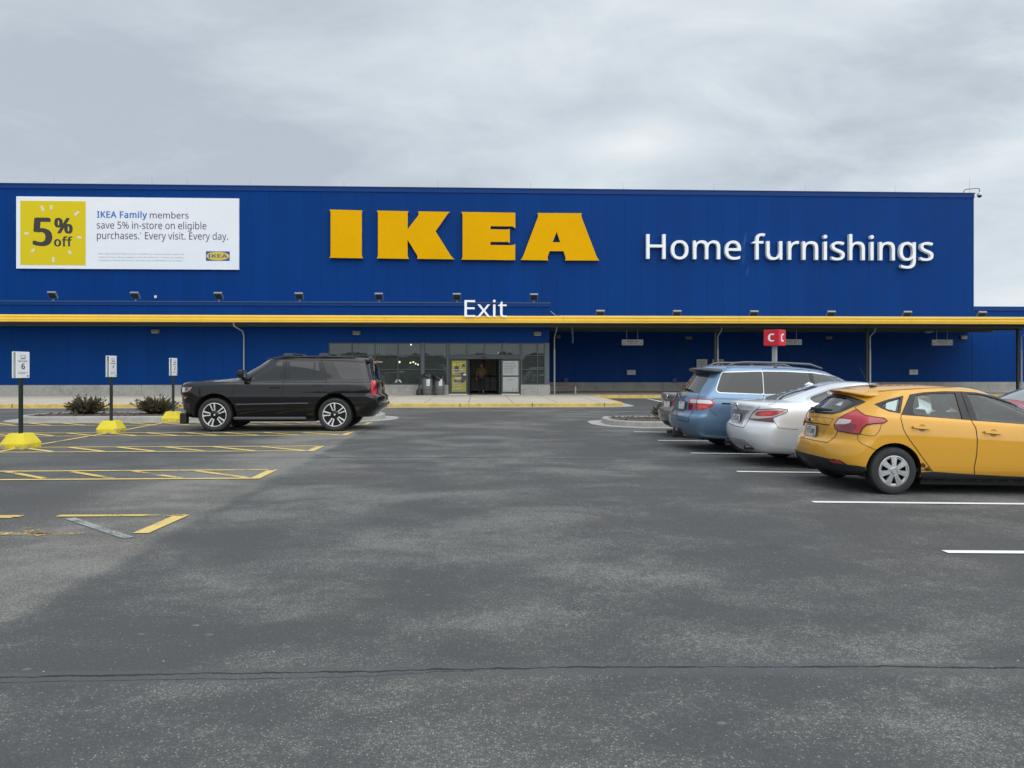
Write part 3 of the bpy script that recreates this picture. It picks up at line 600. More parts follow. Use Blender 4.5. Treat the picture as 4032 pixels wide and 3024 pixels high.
# store pavement with a yellow kerb; the loading bay cuts in on the right
flat = lambda x, y: 0.0
XB = 6.1
pav = [(-70, 60), (-70, Y_KERB)] + [(XB - 1.0 + 1.0 * math.sin(R(a)), Y_KERB + 1.0 - 1.0 * math.cos(R(a))) for a in range(0, 91, 11)] + [(XB + 0.05, 40.3), (80, 40.3), (80, 60)]
bm = sheet(offset_poly(pav, -0.16), ZW + 0.0005, flat); struct('pavement', bm, PAVE)
bm = bmesh.new(); kerb_ring(bm, pav, 0.17, ZW, flat); struct('kerb', bm, YKERB)
gp = offset_poly(pav, 0.45)
bm = sheet(gp, 0.006, flat); struct('gutter', bm, KERBC)
# kerb joints
bm = bmesh.new()
for x in np.arange(-45, 5.2, 2.95):
    box(bm, x - .012, x + .012, Y_KERB - 0.006, Y_KERB + .17, 0.0, ZW + .003)
struct('kerb_joint', bm, M('joint_dark', (0.06, 0.05, 0.04), 0.9))

# painted markings
def strip(bm, a, b, wd, lift=0.006, step=1.0):
    a, b = Vector((a[0], a[1])), Vector((b[0], b[1])); t = (b - a).normalized(); nrm = Vector((-t.y, t.x)) * wd / 2
    n = max(1, int((b - a).length / step)); prev = None
    for i in range(n + 1):
        p = a + (b - a) * i / n
        row = [bm.verts.new((q.x, q.y, gz(q.x, q.y) + lift)) for q in (p + nrm, p - nrm)]
        if prev: bm.faces.new((prev[1], row[1], row[0], prev[0]))
        prev = row
def marking(segs, wd, mat, name='road_marking'):
    bm = bmesh.new()
    for i, (a, b) in enumerate(segs): strip(bm, a, b, wd, 0.008 + 0.0006 * i)
    return struct(name, bm, mat)
for (u, v) in ((2497, 1701), (2591, 1735), (2720, 1785), (2902, 1858), (3200, 1978), (3720, 2175)):
    p = G(u, v); marking([((p.x, p.y), (p.x + 5.4, p.y + 0.03))], 0.105, WLINE)
def hatch(tip_top, tip_bot, xleft, mat, stripes=True, xl_bot=None, edge=None):
    a, b = G(*tip_top), G(*tip_bot); yt, yb = a.y, b.y
    segs = [((xleft, yt + 0.02), (a.x, yt)), ((xl_bot or xleft, yb + 0.02), (b.x, yb))]
    marking(segs, 0.10, edge or mat)
    marking([((a.x - .02, a.y + .03), (b.x - .02, b.y - .03))], 0.14, YLINE)
    if stripes:
        sg = []; k = 1
        x = b.x - 0.16
        while x > xleft:
            sg.append(((x - 1.0, yt - 0.07), (x, yb + 0.07))); x -= 0.94
        marking(sg, 0.105, mat)
def z5(x, y): return (x / 1.58, 1600 + y / 1.58)
hatch(z5(1706, 397), z5(1596, 450), -17.0, YWORN, edge=YLINE)
hatch(z5(2003, 249), z5(1938, 279), -17.0, YLINE)
hatch(z5(2190, 161), z5(2146, 181), -17.0, YLINE)
hatch((1462, 1663.5), (1438, 1673), -17.0, YLINE)
# the nearest box is almost worn away
A, B = G(*z5(1150, 680)), G(*z5(900, 790))
marking([((G(*z5(370, 680)).x, A.y + .02), (A.x, A.y)), ((G(*z5(-40, 680)).x, A.y + .02), (G(*z5(150, 682)).x, A.y + .02))], 0.10, YWORN)
marking([((G(*z5(-60, 795)).x, B.y + .02), (G(*z5(505, 795)).x, B.y))], 0.10, YOLD)
marking([((A.x - .03, A.y + .02), (B.x - .03, B.y - .02))], 0.15, YLINE)
a, b = G(*z5(435, 700)), G(*z5(800, 822)); marking([((a.x, a.y), (b.x, b.y))], 0.095, WOLD)
a, b = G(*z5(180, 755)), G(*z5(310, 800)); marking([((a.x, a.y), (b.x, b.y))], 0.22, YOLD)
a, b = G(*z5(10, 690)), G(*z5(95, 690)); marking([((a.x, a.y), (b.x, b.y))], 0.16, YOLD)
# centre line between the two rows of bays, through the sign bases
b6, b4, b2 = G(83, 1771), G(437, 1708), G(676, 1662)
q6, q4, q2 = WY(82, 1600, b6.y + .33), WY(438, 1600, b4.y + .33), WY(682, 1600, b2.y + .33)     # the three sign posts
marking([((q6.x + .03, 11.5), (q6.x, q6.y)), ((q6.x, q6.y), (q4.x, q4.y)), ((q4.x, q4.y), (q2.x, q2.y))], 0.10, YLINE)
marking([((-40, 28.7), (40, 28.1))], 0.11, WOLD)
a, b = G(2550, 1570), G(2620, 1586); marking([((a.x, a.y), (b.x, b.y))], 0.11, WLINE)

# ================================================================== STORE BUILDING
BLUE = panel_mat('blue_cladding', (0.0012, 0.0405, 0.196), 1.049, 0.28)
BLUE2 = panel_mat('blue_cladding_entrance', (0.0012, 0.0385, 0.186), 1.0, 0.55)
TRIM = M('blue_trim', (0.002, 0.038, 0.185), 0.5, spec=.2, var=0.08, vscale=1)
TRIM_HI = M('blue_trim_weathered', (0.022, 0.06, 0.16), 0.45, var=0.1, vscale=1)
GREYF = M('frame_grey', (0.045, 0.055, 0.063), 0.45, var=0.1)
PILLAR = M('pillar_grey', (0.085, 0.105, 0.125), 0.5, var=0.1)
GLASS = glass_mat('window_glass', (0.68, 0.74, 0.72), film=0.24, filmcol=(0.15, 0.18, 0.17))
DARKIN = M('interior_dark', (0.08, 0.09, 0.09), 0.8, var=0.3, vscale=1.2)
FLOORIN = M('interior_floor', (0.12, 0.12, 0.115), 0.35, var=0.15)

store = thing('store_building', 'huge blue panel-clad store with entrance block and concrete base', 'building', (0, Y_MAIN, 0))
def part(name, bm, mat, **k): return mk(name, bm, mat, parent=store, **k)
bm = bmesh.new(); box(bm, -60, X_COR, Y_MAIN, Y_MAIN + 45, 0.70, Z_TOP - 0.32); part('main_wall', bm, BLUE)
bm = bmesh.new(); box(bm, -60.04, X_COR + .04, Y_MAIN - .05, Y_MAIN + 45.05, Z_TOP - 0.32, Z_TOP - 0.05); part('parapet_band', bm, TRIM)
bm = bmesh.new(); box(bm, -60.08, X_COR + .08, Y_MAIN - .09, Y_MAIN + 45.1, Z_TOP - 0.05, Z_TOP, .01); part('roof_coping', bm, TRIM_HI)
bm = bmesh.new(); box(bm, X_COR - .05, X_COR + .012, Y_MAIN - .02, Y_MAIN + .12, 0.7, Z_TOP - .32); part('corner_trim', bm, TRIM)
bm = bmesh.new(); box(bm, X_COR + 0.012, 90, Y_MAIN + .05, Y_MAIN + 40, 0.70, Z_ANX - .28); part('annex_wall', bm, BLUE)
bm = bmesh.new(); box(bm, X_COR + 0.02, 90, Y_MAIN, Y_MAIN + 40.05, Z_ANX - .28, Z_ANX, .01); part('annex_parapet', bm, TRIM)
bm = bmesh.new(); box(bm, X_ENT, 90, Y_MAIN - .1, Y_MAIN + 1, 0, 0.70, .015); part('concrete_base', bm, BASEC)

# entrance block (pieces butt round the glazing)
def ex(u): return WY(1250 + u / 2.212, 1450, Y_ENT).x
def ez(v): return WY(1950, 1280 + v / 2.212, Y_ENT).z
GX0, GX1 = ex(92), ex(2012)
GZ1, ZSILL = ez(155), ez(518)
YB = Y_ENT + 0.22
bm = bmesh.new()
box(bm, -60, GX0, Y_ENT, YB, 0.69, Z_ENT - .22)
box(bm, GX0, X_ENT, Y_ENT, YB, GZ1, Z_ENT - .22)
box(bm, X_ENT - .2, X_ENT, YB, Y_MAIN, 0.69, Z_ENT - .22)
part('entrance_wall', bm, BLUE2)
bm = bmesh.new(); box(bm, -60, X_ENT + .03, Y_ENT - .05, Y_MAIN, Z_ENT - .22, Z_ENT - .06); part('entrance_parapet', bm, TRIM)
bm = bmesh.new(); box(bm, -60, X_ENT + .05, Y_ENT - .08, Y_MAIN, Z_ENT - .06, Z_ENT, .008); part('entrance_coping', bm, TRIM_HI)
DX0, DX1 = ex(1141), ex(1770)
bm = bmesh.new(); box(bm, -60, DX0, Y_ENT - .1, YB + .1, 0, 0.69, .012); part('concrete_base', bm, BASEC)
bm = bmesh.new(); box(bm, DX1, X_ENT + .02, Y_ENT - .1, YB + .1, 0, 0.69, .012); part('concrete_base', bm, BASEC)
bm = bmesh.new(); box(bm, -60, GX0, Y_ENT - .03, Y_ENT - .001, .69, .73); part('base_flashing', bm, M('flashing', (0.008, 0.03, 0.11), .5))

def window(x0, x1, z0, z1, mx=(), mz=(), fw=0.055, name='window', pane=True):
    bm = bmesh.new(); y0, y1 = Y_ENT + 0.03, Y_ENT + 0.15
    box(bm, x0, x0 + fw, y0, y1, z0, z1); box(bm, x1 - fw, x1, y0, y1, z0, z1)
    box(bm, x0 + fw, x1 - fw, y0, y1, z0, z0 + fw); box(bm, x0 + fw, x1 - fw, y0, y1, z1 - fw, z1)
    for m_ in mx: box(bm, m_ - fw / 2, m_ + fw / 2, y0 + .002, y1 - .002, z0 + fw, z1 - fw)
    for m_ in mz:
        cuts = [x0 + fw] + [c for m2 in mx for c in (m2 - fw / 2, m2 + fw / 2)] + [x1 - fw]
        for a, b in zip(cuts[::2], cuts[1::2]): box(bm, a, b, y0 + .004, y1 - .004, m_ - fw / 2, m_ + fw / 2)
    f = part(name, bm, GREYF)
    if pane:
        bm = bmesh.new(); box(bm, x0 + fw * .5, x1 - fw * .5, Y_ENT + .085, Y_ENT + .093, z0 + fw * .5, z1 - fw * .5)
        mk('pane', bm, GLASS, parent=f)
    return f
zt1, zt2 = ez(265), ez(388)
window(ex(95), ex(905), 0.69, GZ1, [ex(300), ex(500), ex(700)], [zt2, zt1])
window(ex(927), ex(1130), 0.69, GZ1, [], [zt2, zt1])
window(ex(1141), ex(1770), ez(266), GZ1, [ex(1301), ex(1454), ex(1608)], [])
window(ex(1776), ex(1982), 0.69, GZ1, [ex(1917)], [zt2, zt1])
for a, b in ((ex(905), ex(927)), (ex(1130), ex(1141)), (ex(1770), ex(1776)), (ex(1982), X_ENT)):
    bm = bmesh.new(); box(bm, a, b, Y_ENT + .01, YB, 0.69, GZ1); part('pillar', bm, PILLAR)
# sliding door set
zh = ez(296)
bm = bmesh.new(); box(bm, ex(1141), ex(1770), Y_ENT - .06, YB, zh, ez(266), .01); hd = part('door_header', bm, GREYF)
bm = bmesh.new(); box(bm, ex(1432), ex(1474), Y_ENT - .12, Y_ENT - .061, zh + .06, zh + .13, .01); mk('door_sensor', bm, M('black_plastic', (0.012, 0.012, 0.013), .4), parent=hd)
def door(x0, x1, y, zt=None, mid=True, fw=.075, pane_mat=None):
    zt = zt or zh; bm = bmesh.new(); y0, y1 = y, y + .06
    box(bm, x0, x0 + fw, y0, y1, ZW + .02, zt); box(bm, x1 - fw, x1, y0, y1, ZW + .02, zt)
    box(bm, x0 + fw, x1 - fw, y0, y1, ZW + .02, ZW + .16); box(bm, x0 + fw, x1 - fw, y0, y1, zt - fw, zt)
    if mid: box(bm, x0 + fw, x1 - fw, y0, y1, ez(443) - .03, ez(443) + .03)
    d = part('door', bm, GREYF)
    bm = bmesh.new(); box(bm, x0 + fw * .5, x1 - fw * .5, y + .027, y + .034, ZW + .1, zt - fw * .5); mk('pane', bm, pane_mat or GLASS, parent=d)
    return d
dl = door(ex(1145), ex(1308), Y_ENT + .03); dr = door(ex(1602), ex(1765), Y_ENT + .03)
for a, b in ((1312, 1325), (1580, 1596)):
    bm = bmesh.new(); box(bm, ex(a), ex(b), Y_ENT + .12, Y_ENT + .19, ZW + .02, zh); part('door_jamb', bm, M('jamb_black', (0.012, 0.013, 0.014), .45))
for a, b in ((1145, 1305), (1602, 1762)):
    bm = bmesh.new(); box(bm, ex(a), ex(b), Y_ENT - .03, Y_ENT + .028, ZW, ZW + .045, .006); part('door_sill', bm, M('sill_white', (.62, .64, .64), .5))
# rooms behind the glass
bm = bmesh.new()
def room(bm, x0, x1, y0, y1, z0, z1):
    P = lambda x, y, z: (x, y, z)
    quad(bm, [P(x0, y0, z0), P(x1, y0, z0), P(x1, y1, z0), P(x0, y1, z0)], 1)
    quad(bm, [P(x0, y0, z1), P(x0, y1, z1), P(x1, y1, z1), P(x1, y0, z1)])
    quad(bm, [P(x0, y1, z0), P(x1, y1, z0), P(x1, y1, z1), P(x0, y1, z1)])
    quad(bm, [P(x0, y0, z0), P(x0, y1, z0), P(x0, y1, z1), P(x0, y0, z1)])
    quad(bm, [P(x1, y0, z0), P(x1, y0, z1), P(x1, y1, z1), P(x1, y1, z0)])
room(bm, GX0 - .1, DX0 + .02, YB + .1, Y_MAIN - .1, ZW + .01, 3.7)
room(bm, DX0 + .08, DX1 - .08, YB, Y_MAIN - .1, ZW + .01, 3.7)
room(bm, DX1 + .02, X_ENT - .22, YB + .1, Y_MAIN - .1, ZW + .01, 3.7)
part('interior_room', bm, [DARKIN, FLOORIN])
# inner sliding doors of the lobby
DP = M('lobby_panel', (0.07, 0.068, 0.064), .35, var=.35, vscale=.8)
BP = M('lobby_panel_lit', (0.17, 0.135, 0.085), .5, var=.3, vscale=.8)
for a, b, c, d in ((ex(1440), ex(1462), ZW, 2.6), (DX0 + .1, DX1 - .1, 2.6, 3.6), (DX0 + .1, ex(1330), ZW, 2.6), (ex(1570), DX1 - .1, ZW, 2.6)):
    bm = bmesh.new(); box(bm, a, b, 45.2, 45.3, c, d); part('lobby_partition', bm, M('partition_black', (.015, .016, .017), .5))
for a, b, mt in ((1330, 1440, DP), (1462, 1570, BP)):
    bm = bmesh.new(); box(bm, ex(a), ex(b), 45.24, 45.28, 1.15, 2.6); part('lobby_door_panel', bm, mt)
    bm = bmesh.new(); box(bm, ex(a), ex(b), 45.24, 45.28, ZW + .1, 1.08); part('lobby_door_panel', bm, DP)

# ------------------------------------------------------------------ canopy
YEL = M('fascia_yellow', (0.92, 0.58, 0.07), 0.45, spec=.3, var=0.07, vscale=1.5)
SOFF = M('soffit_grey', (0.22, 0.23, 0.22), 0.7, var=0.12, vscale=.6)
GALV = M('galvanised', (0.42, 0.44, 0.43), 0.5, metal=0.3, var=0.15, vscale=6)
PIPEW = M('pipe_pale', (0.34, 0.36, 0.355), 0.5, var=0.15, vscale=5)
POSTD = M('post_dark', (0.055, 0.062, 0.06), 0.5, var=0.1)
canopy = thing('canopy', 'long grey canopy with a ribbed yellow fascia along the storefront', 'canopy', (0, Y_FAS, 0))
bm = bmesh.new()   # ribbed fascia profile extruded along x, with a butt joint every 9.2 m
prof = [(0.02, Z_SOF - .02), (0, Z_SOF), (0, 4.01), (-.03, 4.03), (-.03, 4.10), (-.012, 4.11), (-.012, 4.16), (-.045, 4.18), (-.045, 4.25), (-.02, 4.275), (.12, 4.275), (.12, 3.97)]
for xa in np.arange(-60, 60, 9.2):
    xb = xa + 9.19
    a = [bm.verts.new((xa, Y_FAS + y, z)) for y, z in prof]; b = [bm.verts.new((xb, Y_FAS + y, z)) for y, z in prof]
    for i in range(len(prof)): bm.faces.new((a[i], a[(i + 1) % len(prof)], b[(i + 1) % len(prof)], b[i]))
    bm.faces.new(a[::-1]); bm.faces.new(b)
mk('fascia', bm, YEL, parent=canopy)
bm = bmesh.new(); box(bm, -60, X_COR - .3, Y_FAS + .13, Y_ENT - .09, Z_SOF, Z_SOF + .12)
box(bm, X_ENT + .06, X_COR - .3, Y_ENT - .09, Y_MAIN - .06, Z_SOF, Z_SOF + .12)
box(bm, X_COR - .3, 60, Y_FAS + .13, 42.75, Z_SOF, Z_SOF + .12)
mk('soffit', bm, SOFF, parent=canopy)
bm = bmesh.new()
for y, xa, xb in ((43.0, X_ENT + .1, X_COR - .4), (45.4, X_ENT + .1, X_COR - .4), (40.6, -58, X_COR)):
    bm = bmesh.new(); box(bm, xa, xb, y, y + .16, Z_SOF - .18, Z_SOF - .002); mk('beam', bm, POSTD, parent=canopy)
bm = bmesh.new(); tube(bm, [(WY(2163, 1240, Y_ENT).x, 40.9, 4.62), (WY(2187, 1250, 40.5).x, 40.2, 4.33), (WY(2187, 1250, 40).x + .2, 39.75, 4.30), (58, 39.75, 4.30)], .018, 6); mk('conduit', bm, PIPEW, parent=canopy)
for u, dark in ((2182, 0), (2817, 1), (3415, 1), (4009, 1)):
    p = WY(u, 1500, 42.3); x = p.x
    if dark:
        bm = bmesh.new(); box(bm, x - .055, x + .045, 42.25, 42.27, ZW, Z_SOF); box(bm, x - .055, x + .045, 42.39, 42.41, ZW, Z_SOF); box(bm, x - .015, x + .005, 42.27, 42.39, ZW, Z_SOF); mk('post', bm, POSTD, parent=canopy)
    off = .09 if dark else 0
    bm = bmesh.new()
    tube(bm, [(x + off, 42.16, ZW), (x + off, 42.16, 2.62)], .05, 12)
    tube(bm, [(x + off, 42.16, 2.60), (x + off, 42.16, 3.35), (x + off + .02, 42.1, 3.42), (x + off + .08, 41.8, 3.62), (x + off + .09, 41.7, 3.95)], .034, 10)
    mk('downpipe', bm, PIPEW, parent=canopy, smooth_=True, ang=50)
x = WY(960, 1400, Y_ENT - .1).x
bm = bmesh.new(); tube(bm, [(x, Y_ENT - .1, ZW), (x, Y_ENT - .1, 3.3), (x, Y_ENT - .35, 3.55), (x - .03, 39.95, 3.75), (x - .03, 39.85, 3.95)], .04, 10); mk('downpipe', bm, PIPEW, parent=canopy, smooth_=True, ang=50)

# ------------------------------------------------------------------ wall signs
LGOLD = M('letter_gold', (0.80, 0.41, 0.001), 0.6, spec=.05, var=0.05, vscale=.5)
LEDGE = M('letter_gold_edge', (0.86, 0.56, 0.12), 0.4)
LWHITE = M('letter_white', (0.88, 0.90, 0.90), 0.4, var=0.04)
def zp(ox, oy, s, pts): return [(ox + x / s, oy + y / s) for x, y in pts]
def curve(pts):   # pts may hold ('q', ctrl, end) quadratic bits
    out = []
    for p in pts:
        if p[0] == 'q':
            a, c, e = Vector(out[-1]), Vector(p[1]), Vector(p[2])
            for t in (.25, .5, .75, 1): out.append(tuple(a * (1 - t) ** 2 + c * 2 * t * (1 - t) + e * t * t))
        else: out.append(p)
    return out
big = thing('wall_sign', 'giant gold slab-serif wordmark of four letters in the middle of the blue wall', 'sign', (0, Y_MAIN, 8.5), group=None)
def channel_letter(loops, parent, depth=0.22, name='letter', mats=(LGOLD, LEDGE), Y=Y_MAIN):
    """solid letter from pixel outlines (first outer, others holes), with a paler edge return"""
    cu = bpy.data.curves.new('c', 'CURVE'); cu.dimensions = '2D'; cu.fill_mode = 'BOTH'; cu.extrude = depth / 2
    for lp in loops:
        sp = cu.splines.new('POLY'); pts = [WY(u, v, Y - depth) for u, v in lp]
        sp.points.add(len(pts) - 1)
        for q, p in zip(sp.points, pts): q.co = (p.x, p.z, 0, 1)
        sp.use_cyclic_u = True
    o = bpy.data.objects.new('c', cu); me = bpy.data.meshes.new_from_object(o)
    b = bmesh.new(); b.from_mesh(me); bpy.data.objects.remove(o); bpy.data.curves.remove(cu); bpy.data.meshes.remove(me)
    for v in b.verts: v.co = Vector((v.co.x, Y - .06 - depth / 2 - v.co.z, v.co.y))
    b.normal_update()
    bmesh.ops.recalc_face_normals(b, faces=b.faces[:])
    for f in b.faces: f.material_index = 0 if abs(f.normal.y) > .7 else 1
    out = mk(name, b, list(mats), parent=parent)
    return out
s2 = lambda pts: zp(1000, 680, 2.212, pts)
s3 = lambda pts: zp(2000, 680, 2.212, pts)
I = curve([(659, 322), (946, 330), ('q', (938, 338), (938, 350)), (938, 720), ('q', (940, 735), (951, 746)), (658, 742), ('q', (669, 732), (669, 716)), (669, 348), ('q', (668, 335), (659, 322))])
K = curve([(1070, 331), (1348, 337), ('q', (1338, 344), (1338, 356)), (1338, 496), (1434, 370), ('q', (1438, 352), (1430, 338)), (1706, 343), ('q', (1692, 352), (1684, 364)), (1581, 510), (1700, 700), ('q', (1722, 738), (1746, 755)), (1423, 751), ('q', (1430, 738), (1420, 716)), (1338, 585), (1338, 720), ('q', (1339, 738), (1352, 751)), (1069, 747), ('q', (1081, 735), (1081, 716)), (1081, 356), ('q', (1080, 342), (1070, 331))])
E0 = [(1806, 343), (2276, 350), (2276, 486), ('q', (2262, 470), (2242, 468)), (2060, 466), (2060, 494), (2204, 496), ('q', (2224, 496), (2228, 489)), (2228, 614), ('q', (2222, 604), (2204, 603)), (2060, 603), (2060, 631), (2240, 633), ('q', (2262, 633), (2275, 621)), (2275, 762), (1805, 758), ('q', (1817, 746), (1817, 728)), (1817, 368), ('q', (1815, 354), (1806, 343))]
E = curve(E0)
Aout = curve([(257, 352), (642, 354), ('q', (634, 368), (640, 388)), (765, 715), ('q', (778, 750), (795, 765)), (497, 765), ('q', (506, 752), (500, 734)), (484, 684), (362, 684), (345, 734), ('q', (342, 752), (352, 764)), (110, 761), ('q', (124, 746), (136, 716)), (260, 388), ('q', (266, 368), (257, 352))])
Ahole = [(389, 607), (457, 607), (423, 517)]
channel_letter([s2(I)], big); channel_letter([s2(K)], big); channel_letter([s2(E)], big); channel_letter([s3(Aout), s3(Ahole)], big)

def word(parent, s, u0, v0, u1, v1, Y, depth, mat, bold, parts=None, edge=None):
    """row of channel letters; box given by the photo"""
    a, b = WY(u0, v1, Y), WY(u1, v0, Y); w, h = b.x - a.x, b.z - a.z
    bm = text_bm(s, bold, 0.5, res=5)
    fit(bm, (a.x, Y - depth / 2 - .05, a.z), WX, WZ, w, h, depth)
    for lb in letters(bm):
        bmesh.ops.recalc_face_normals(lb, faces=lb.faces[:])
        mk('letter', lb, mat, parent=parent)
hf = thing('wall_sign', 'white lowercase tagline in raised round letters at the right of the blue wall', 'sign', (20, Y_MAIN, 8))
word(hf, 'Home furnishings', 2541, 927, 3664, 1054, Y_MAIN, 0.28, LWHITE, 0.0)
exs = thing('wall_sign', 'small white exit lettering standing just above the yellow canopy edge', 'sign', (2, Y_FAS, 4.3))
word(exs, 'Exit', 1829, 1181, 1995, 1249.5, Y_FAS - .05, 0.06, LWHITE, 0.0)

# discount banner
def bq(x, y): return WY(x / 2.212, 680 + y / 2.212, Y_MAIN)
ban = thing('banner', 'wide white discount banner with a yellow square at the left of the blue wall', 'banner', (-22, Y_MAIN, 8.5))
tl, br = bq(153, 205), bq(2087, 851)
BW = M('banner_white', (0.82, 0.84, 0.87), 0.6, var=0.03, vscale=.4); BY = M('banner_yellow', (0.72, 0.56, 0.012), 0.7, spec=.2)
BK = M('ink_black', (0.035, 0.035, 0.03), 0.6); BNAVY = M('ink_navy', (0.055, 0.045, 0.11), 0.6); BBLUE = M('ink_blue', (0.03, 0.17, 0.52), 0.6); BGREY = M('ink_grey', (0.33, 0.35, 0.38), .6)
yb_ = Y_MAIN - .14
X0, X1, Z0, Z1 = tl.x, br.x, bq(148, 840).z + .02, bq(1100, 219).z
bm = bmesh.new(); box(bm, X0, X1, yb_, Y_MAIN - .02, Z0, Z1, .008); mk('board', bm, BW, parent=ban)
def bx(x): return bq(x, 500).x
def bz(x, y):                                       # banner is level: remove the photo's keystone
    t = (x - 150) / 1937; top = 205 + 31 * t; bot = 828 + 23 * t
    return Z1 + (Z0 - Z1) * (y - top) / (bot - top)
def rect(name, x0, x1, zb, zt, y, mat, parent, t=.006):
    bm = bmesh.new(); box(bm, x0, x1, y - t, y, zb, zt); return mk(name, bm, mat, parent=parent)
rect('yellow_square', bx(189), bx(757), bz(190, 797), bz(190, 243), yb_ - .001, BY, ban)
yt_ = yb_ - .012
def btext(name, s, x0, x1, yb, yt, mat, **k):
    xm = (x0 + x1) / 2
    return flat_text(name, s, (bx(x0), yt_, bz(xm, yb)), bx(x1) - bx(x0), bz(xm, yt) - bz(xm, yb), mat, ban, **k)
btext('lettering', '5', 297, 468, 637, 390, BK, bold=.035)
btext('lettering', '%', 484, 645, 530, 393, BK, bold=.028)
btext('lettering', 'off', 482, 642, 641, 553, BK, bold=.028)
btext('lettering', 'IKEA Family', 855, 1290, 415, 338, BBLUE, bold=.017)
btext('lettering', 'members', 1314, 1650, 405, 347, BNAVY)
btext('lettering', 'save 5% in-store on eligible', 853, 1805, 514, 430, BNAVY, bold=-.002)
btext('lettering', 'purchases.  Every visit. Every day.', 855, 1993, 605, 520, BNAVY, bold=-.002)
btext('lettering', '*', 1228, 1240, 535, 522, BNAVY)
btext('fine_print', 'Offer valid starting 9/1/2022. Limited to qualifying purchases, exclusions apply. Not\nvalid on services. Discount applied in-store only, before tax, shipping, and handling.\nCannot be combined with coupons. Visit IKEA-USA.com/AffordMore for full details.', 868, 1612, 775, 703, BGREY, bold=-.004, line=.95)
for (xa, ya, xb, yb) in ((372, 290, 390, 332), (459, 286, 459, 320), (660, 373, 697, 342), (224, 527, 260, 527), (684, 562, 720, 567), (286, 687, 312, 664), (607, 680, 630, 706), (476, 732, 476, 778)):
    a = Vector((bx(xa), yb_ - .016, bz(xa, ya))); b = Vector((bx(xb), yb_ - .016, bz(xb, yb)))
    d = (b - a).normalized(); nn = Vector((-d.z, 0, d.x)) * .068
    bm = bmesh.new(); ngon_prism(bm, [a - nn, b - nn, b + nn, a + nn], Vector((0, .008, 0))); mk('ray_mark', bm, M('ray_white', (.72, .72, .6), .6), parent=ban)
def logo(parent, x0, x1, z0, z1, y, fwd=-1):
    rect('emblem', x0, x1, z0, z1, y, M('logo_blue', (0.008, 0.075, 0.36), .5), parent, .006)
    bm = bmesh.new(); cx, cz, rx, rz = (x0 + x1) / 2, (z0 + z1) / 2, (x1 - x0) * .49, (z1 - z0) * .455
    ngon_prism(bm, [Vector((cx + rx * math.cos(t), y - .0061, cz + rz * math.sin(t))) for t in [2 * math.pi * k / 40 for k in range(40)]], Vector((0, -.004, 0)))
    bmesh.ops.recalc_face_normals(bm, faces=bm.faces[:])
    mk('emblem_oval', bm, M('logo_yellow', (.68, .52, .02), .5), parent=parent)
    flat_text('lettering', 'IKEA', (cx - rx * .82, y - .0125, cz - rz * .38), rx * 1.64, rz * .8, M('logo_blue', (0, 0, 0)), parent, bold=.02)
logo(ban, bx(1801), bx(2007), bz(1900, 773), bz(1900, 691), yb_ - .001)

# faded ghost lettering left on the wall beside the word gap
bm = bmesh.new()
for k, (x, y, h) in enumerate(((2052, 650, 34), (2066, 590, 28), (2052, 760, 26), (2085, 880, 20))):
    a = zp(2000, 680, 2.212, [(x, y)])[0]; p = WY(*a, Y_MAIN)
    for q in range(3): box(bm, p.x - .06 + q * .06, p.x - .045 + q * .06, Y_MAIN - .004, Y_MAIN - .001, p.z - h / 46 * .5 + q * .1, p.z + h / 46 * .5 + q * .12)
part('ghost_mark', bm, M('ghost_blue', (.02, .08, .26), .5))

# unseen treeline added behind the camera to darken the panes and car flanks
bm = bmesh.new(); rw_ = random.Random(3)
for k in range(560):
    a_ = R(rw_.uniform(100, 260)); d_ = rw_.uniform(105, 135); x, y = d_ * 1.2 * math.sin(a_), d_ * math.cos(a_); h = rw_.uniform(2.5, 5)
    tube(bm, [(x, y, 0), (x + rw_.uniform(-.5, .5), y, h * .5)], [.12, .06], 5)
    for q in range(11):
        c = Vector((x + rw_.uniform(-2.2, 2.2), y + rw_.uniform(-1, 1), h * rw_.uniform(.1, .95))); r_ = rw_.uniform(.7, 1.5)
        vs = [bm.verts.new(c + Vector((r_ * math.cos(t) * rw_.uniform(.7, 1.2), rw_.uniform(-.5, .5), r_ * math.sin(t) * rw_.uniform(.7, 1.2)))) for t in [2 * math.pi * m / 7 for m in range(7)]]
        bm.faces.new(vs)
tag(mk('unseen_treeline', bm, M('unseen_treeline_wood', (.05, .047, .04), .9, var=.4, vscale=.5)), kind='stuff')
# ================================================================== SMALL THINGS ON AND ROUND THE BUILDING
ALU = M('aluminium', (0.25, 0.26, 0.265), 0.45, metal=0.4, var=0.1)
LDARK = M('lamp_glass_dark', (0.05, 0.056, 0.055), 0.25)
BLK = M('black_plastic', (0.012, 0.012, 0.013), .4)
BLACKM = M('black_metal', (0.018, 0.022, 0.02), 0.42, var=0.15)

def floodlight(x, y, z, label, lean=0.75):
    t = thing('floodlight', label, 'lamp', (x, y, z), group='floodlights aimed up at the blue wall')
    bm = bmesh.new(); tube(bm, [(0, 0, 0), (0, 0, .16)], .035, 8); box(bm, -.12, .12, -.06, .06, -.02, .015, .006)
    mk('bracket', bm, ALU, parent=t, local=True)
    Mx = Matrix.Translation((0, -.05, .38)) @ Euler((lean, 0, 0)).to_matrix().to_4x4()     # top edge leans away from the wall
    bm = bmesh.new(); obox(bm, Mx, .45, .12, .45, .025); mk('housing', bm, ALU, parent=t, local=True)
    bm = bmesh.new(); obox(bm, Mx @ Matrix.Translation((0, -.066, .02)), .37, .02, .34, .006)
    for k in range(5): obox(bm, Mx @ Matrix.Translation((-.14 + k * .07, -.082, .02)), .012, .016, .32)
    mk('cooling_plate', bm, LDARK, parent=t, local=True)
    return t
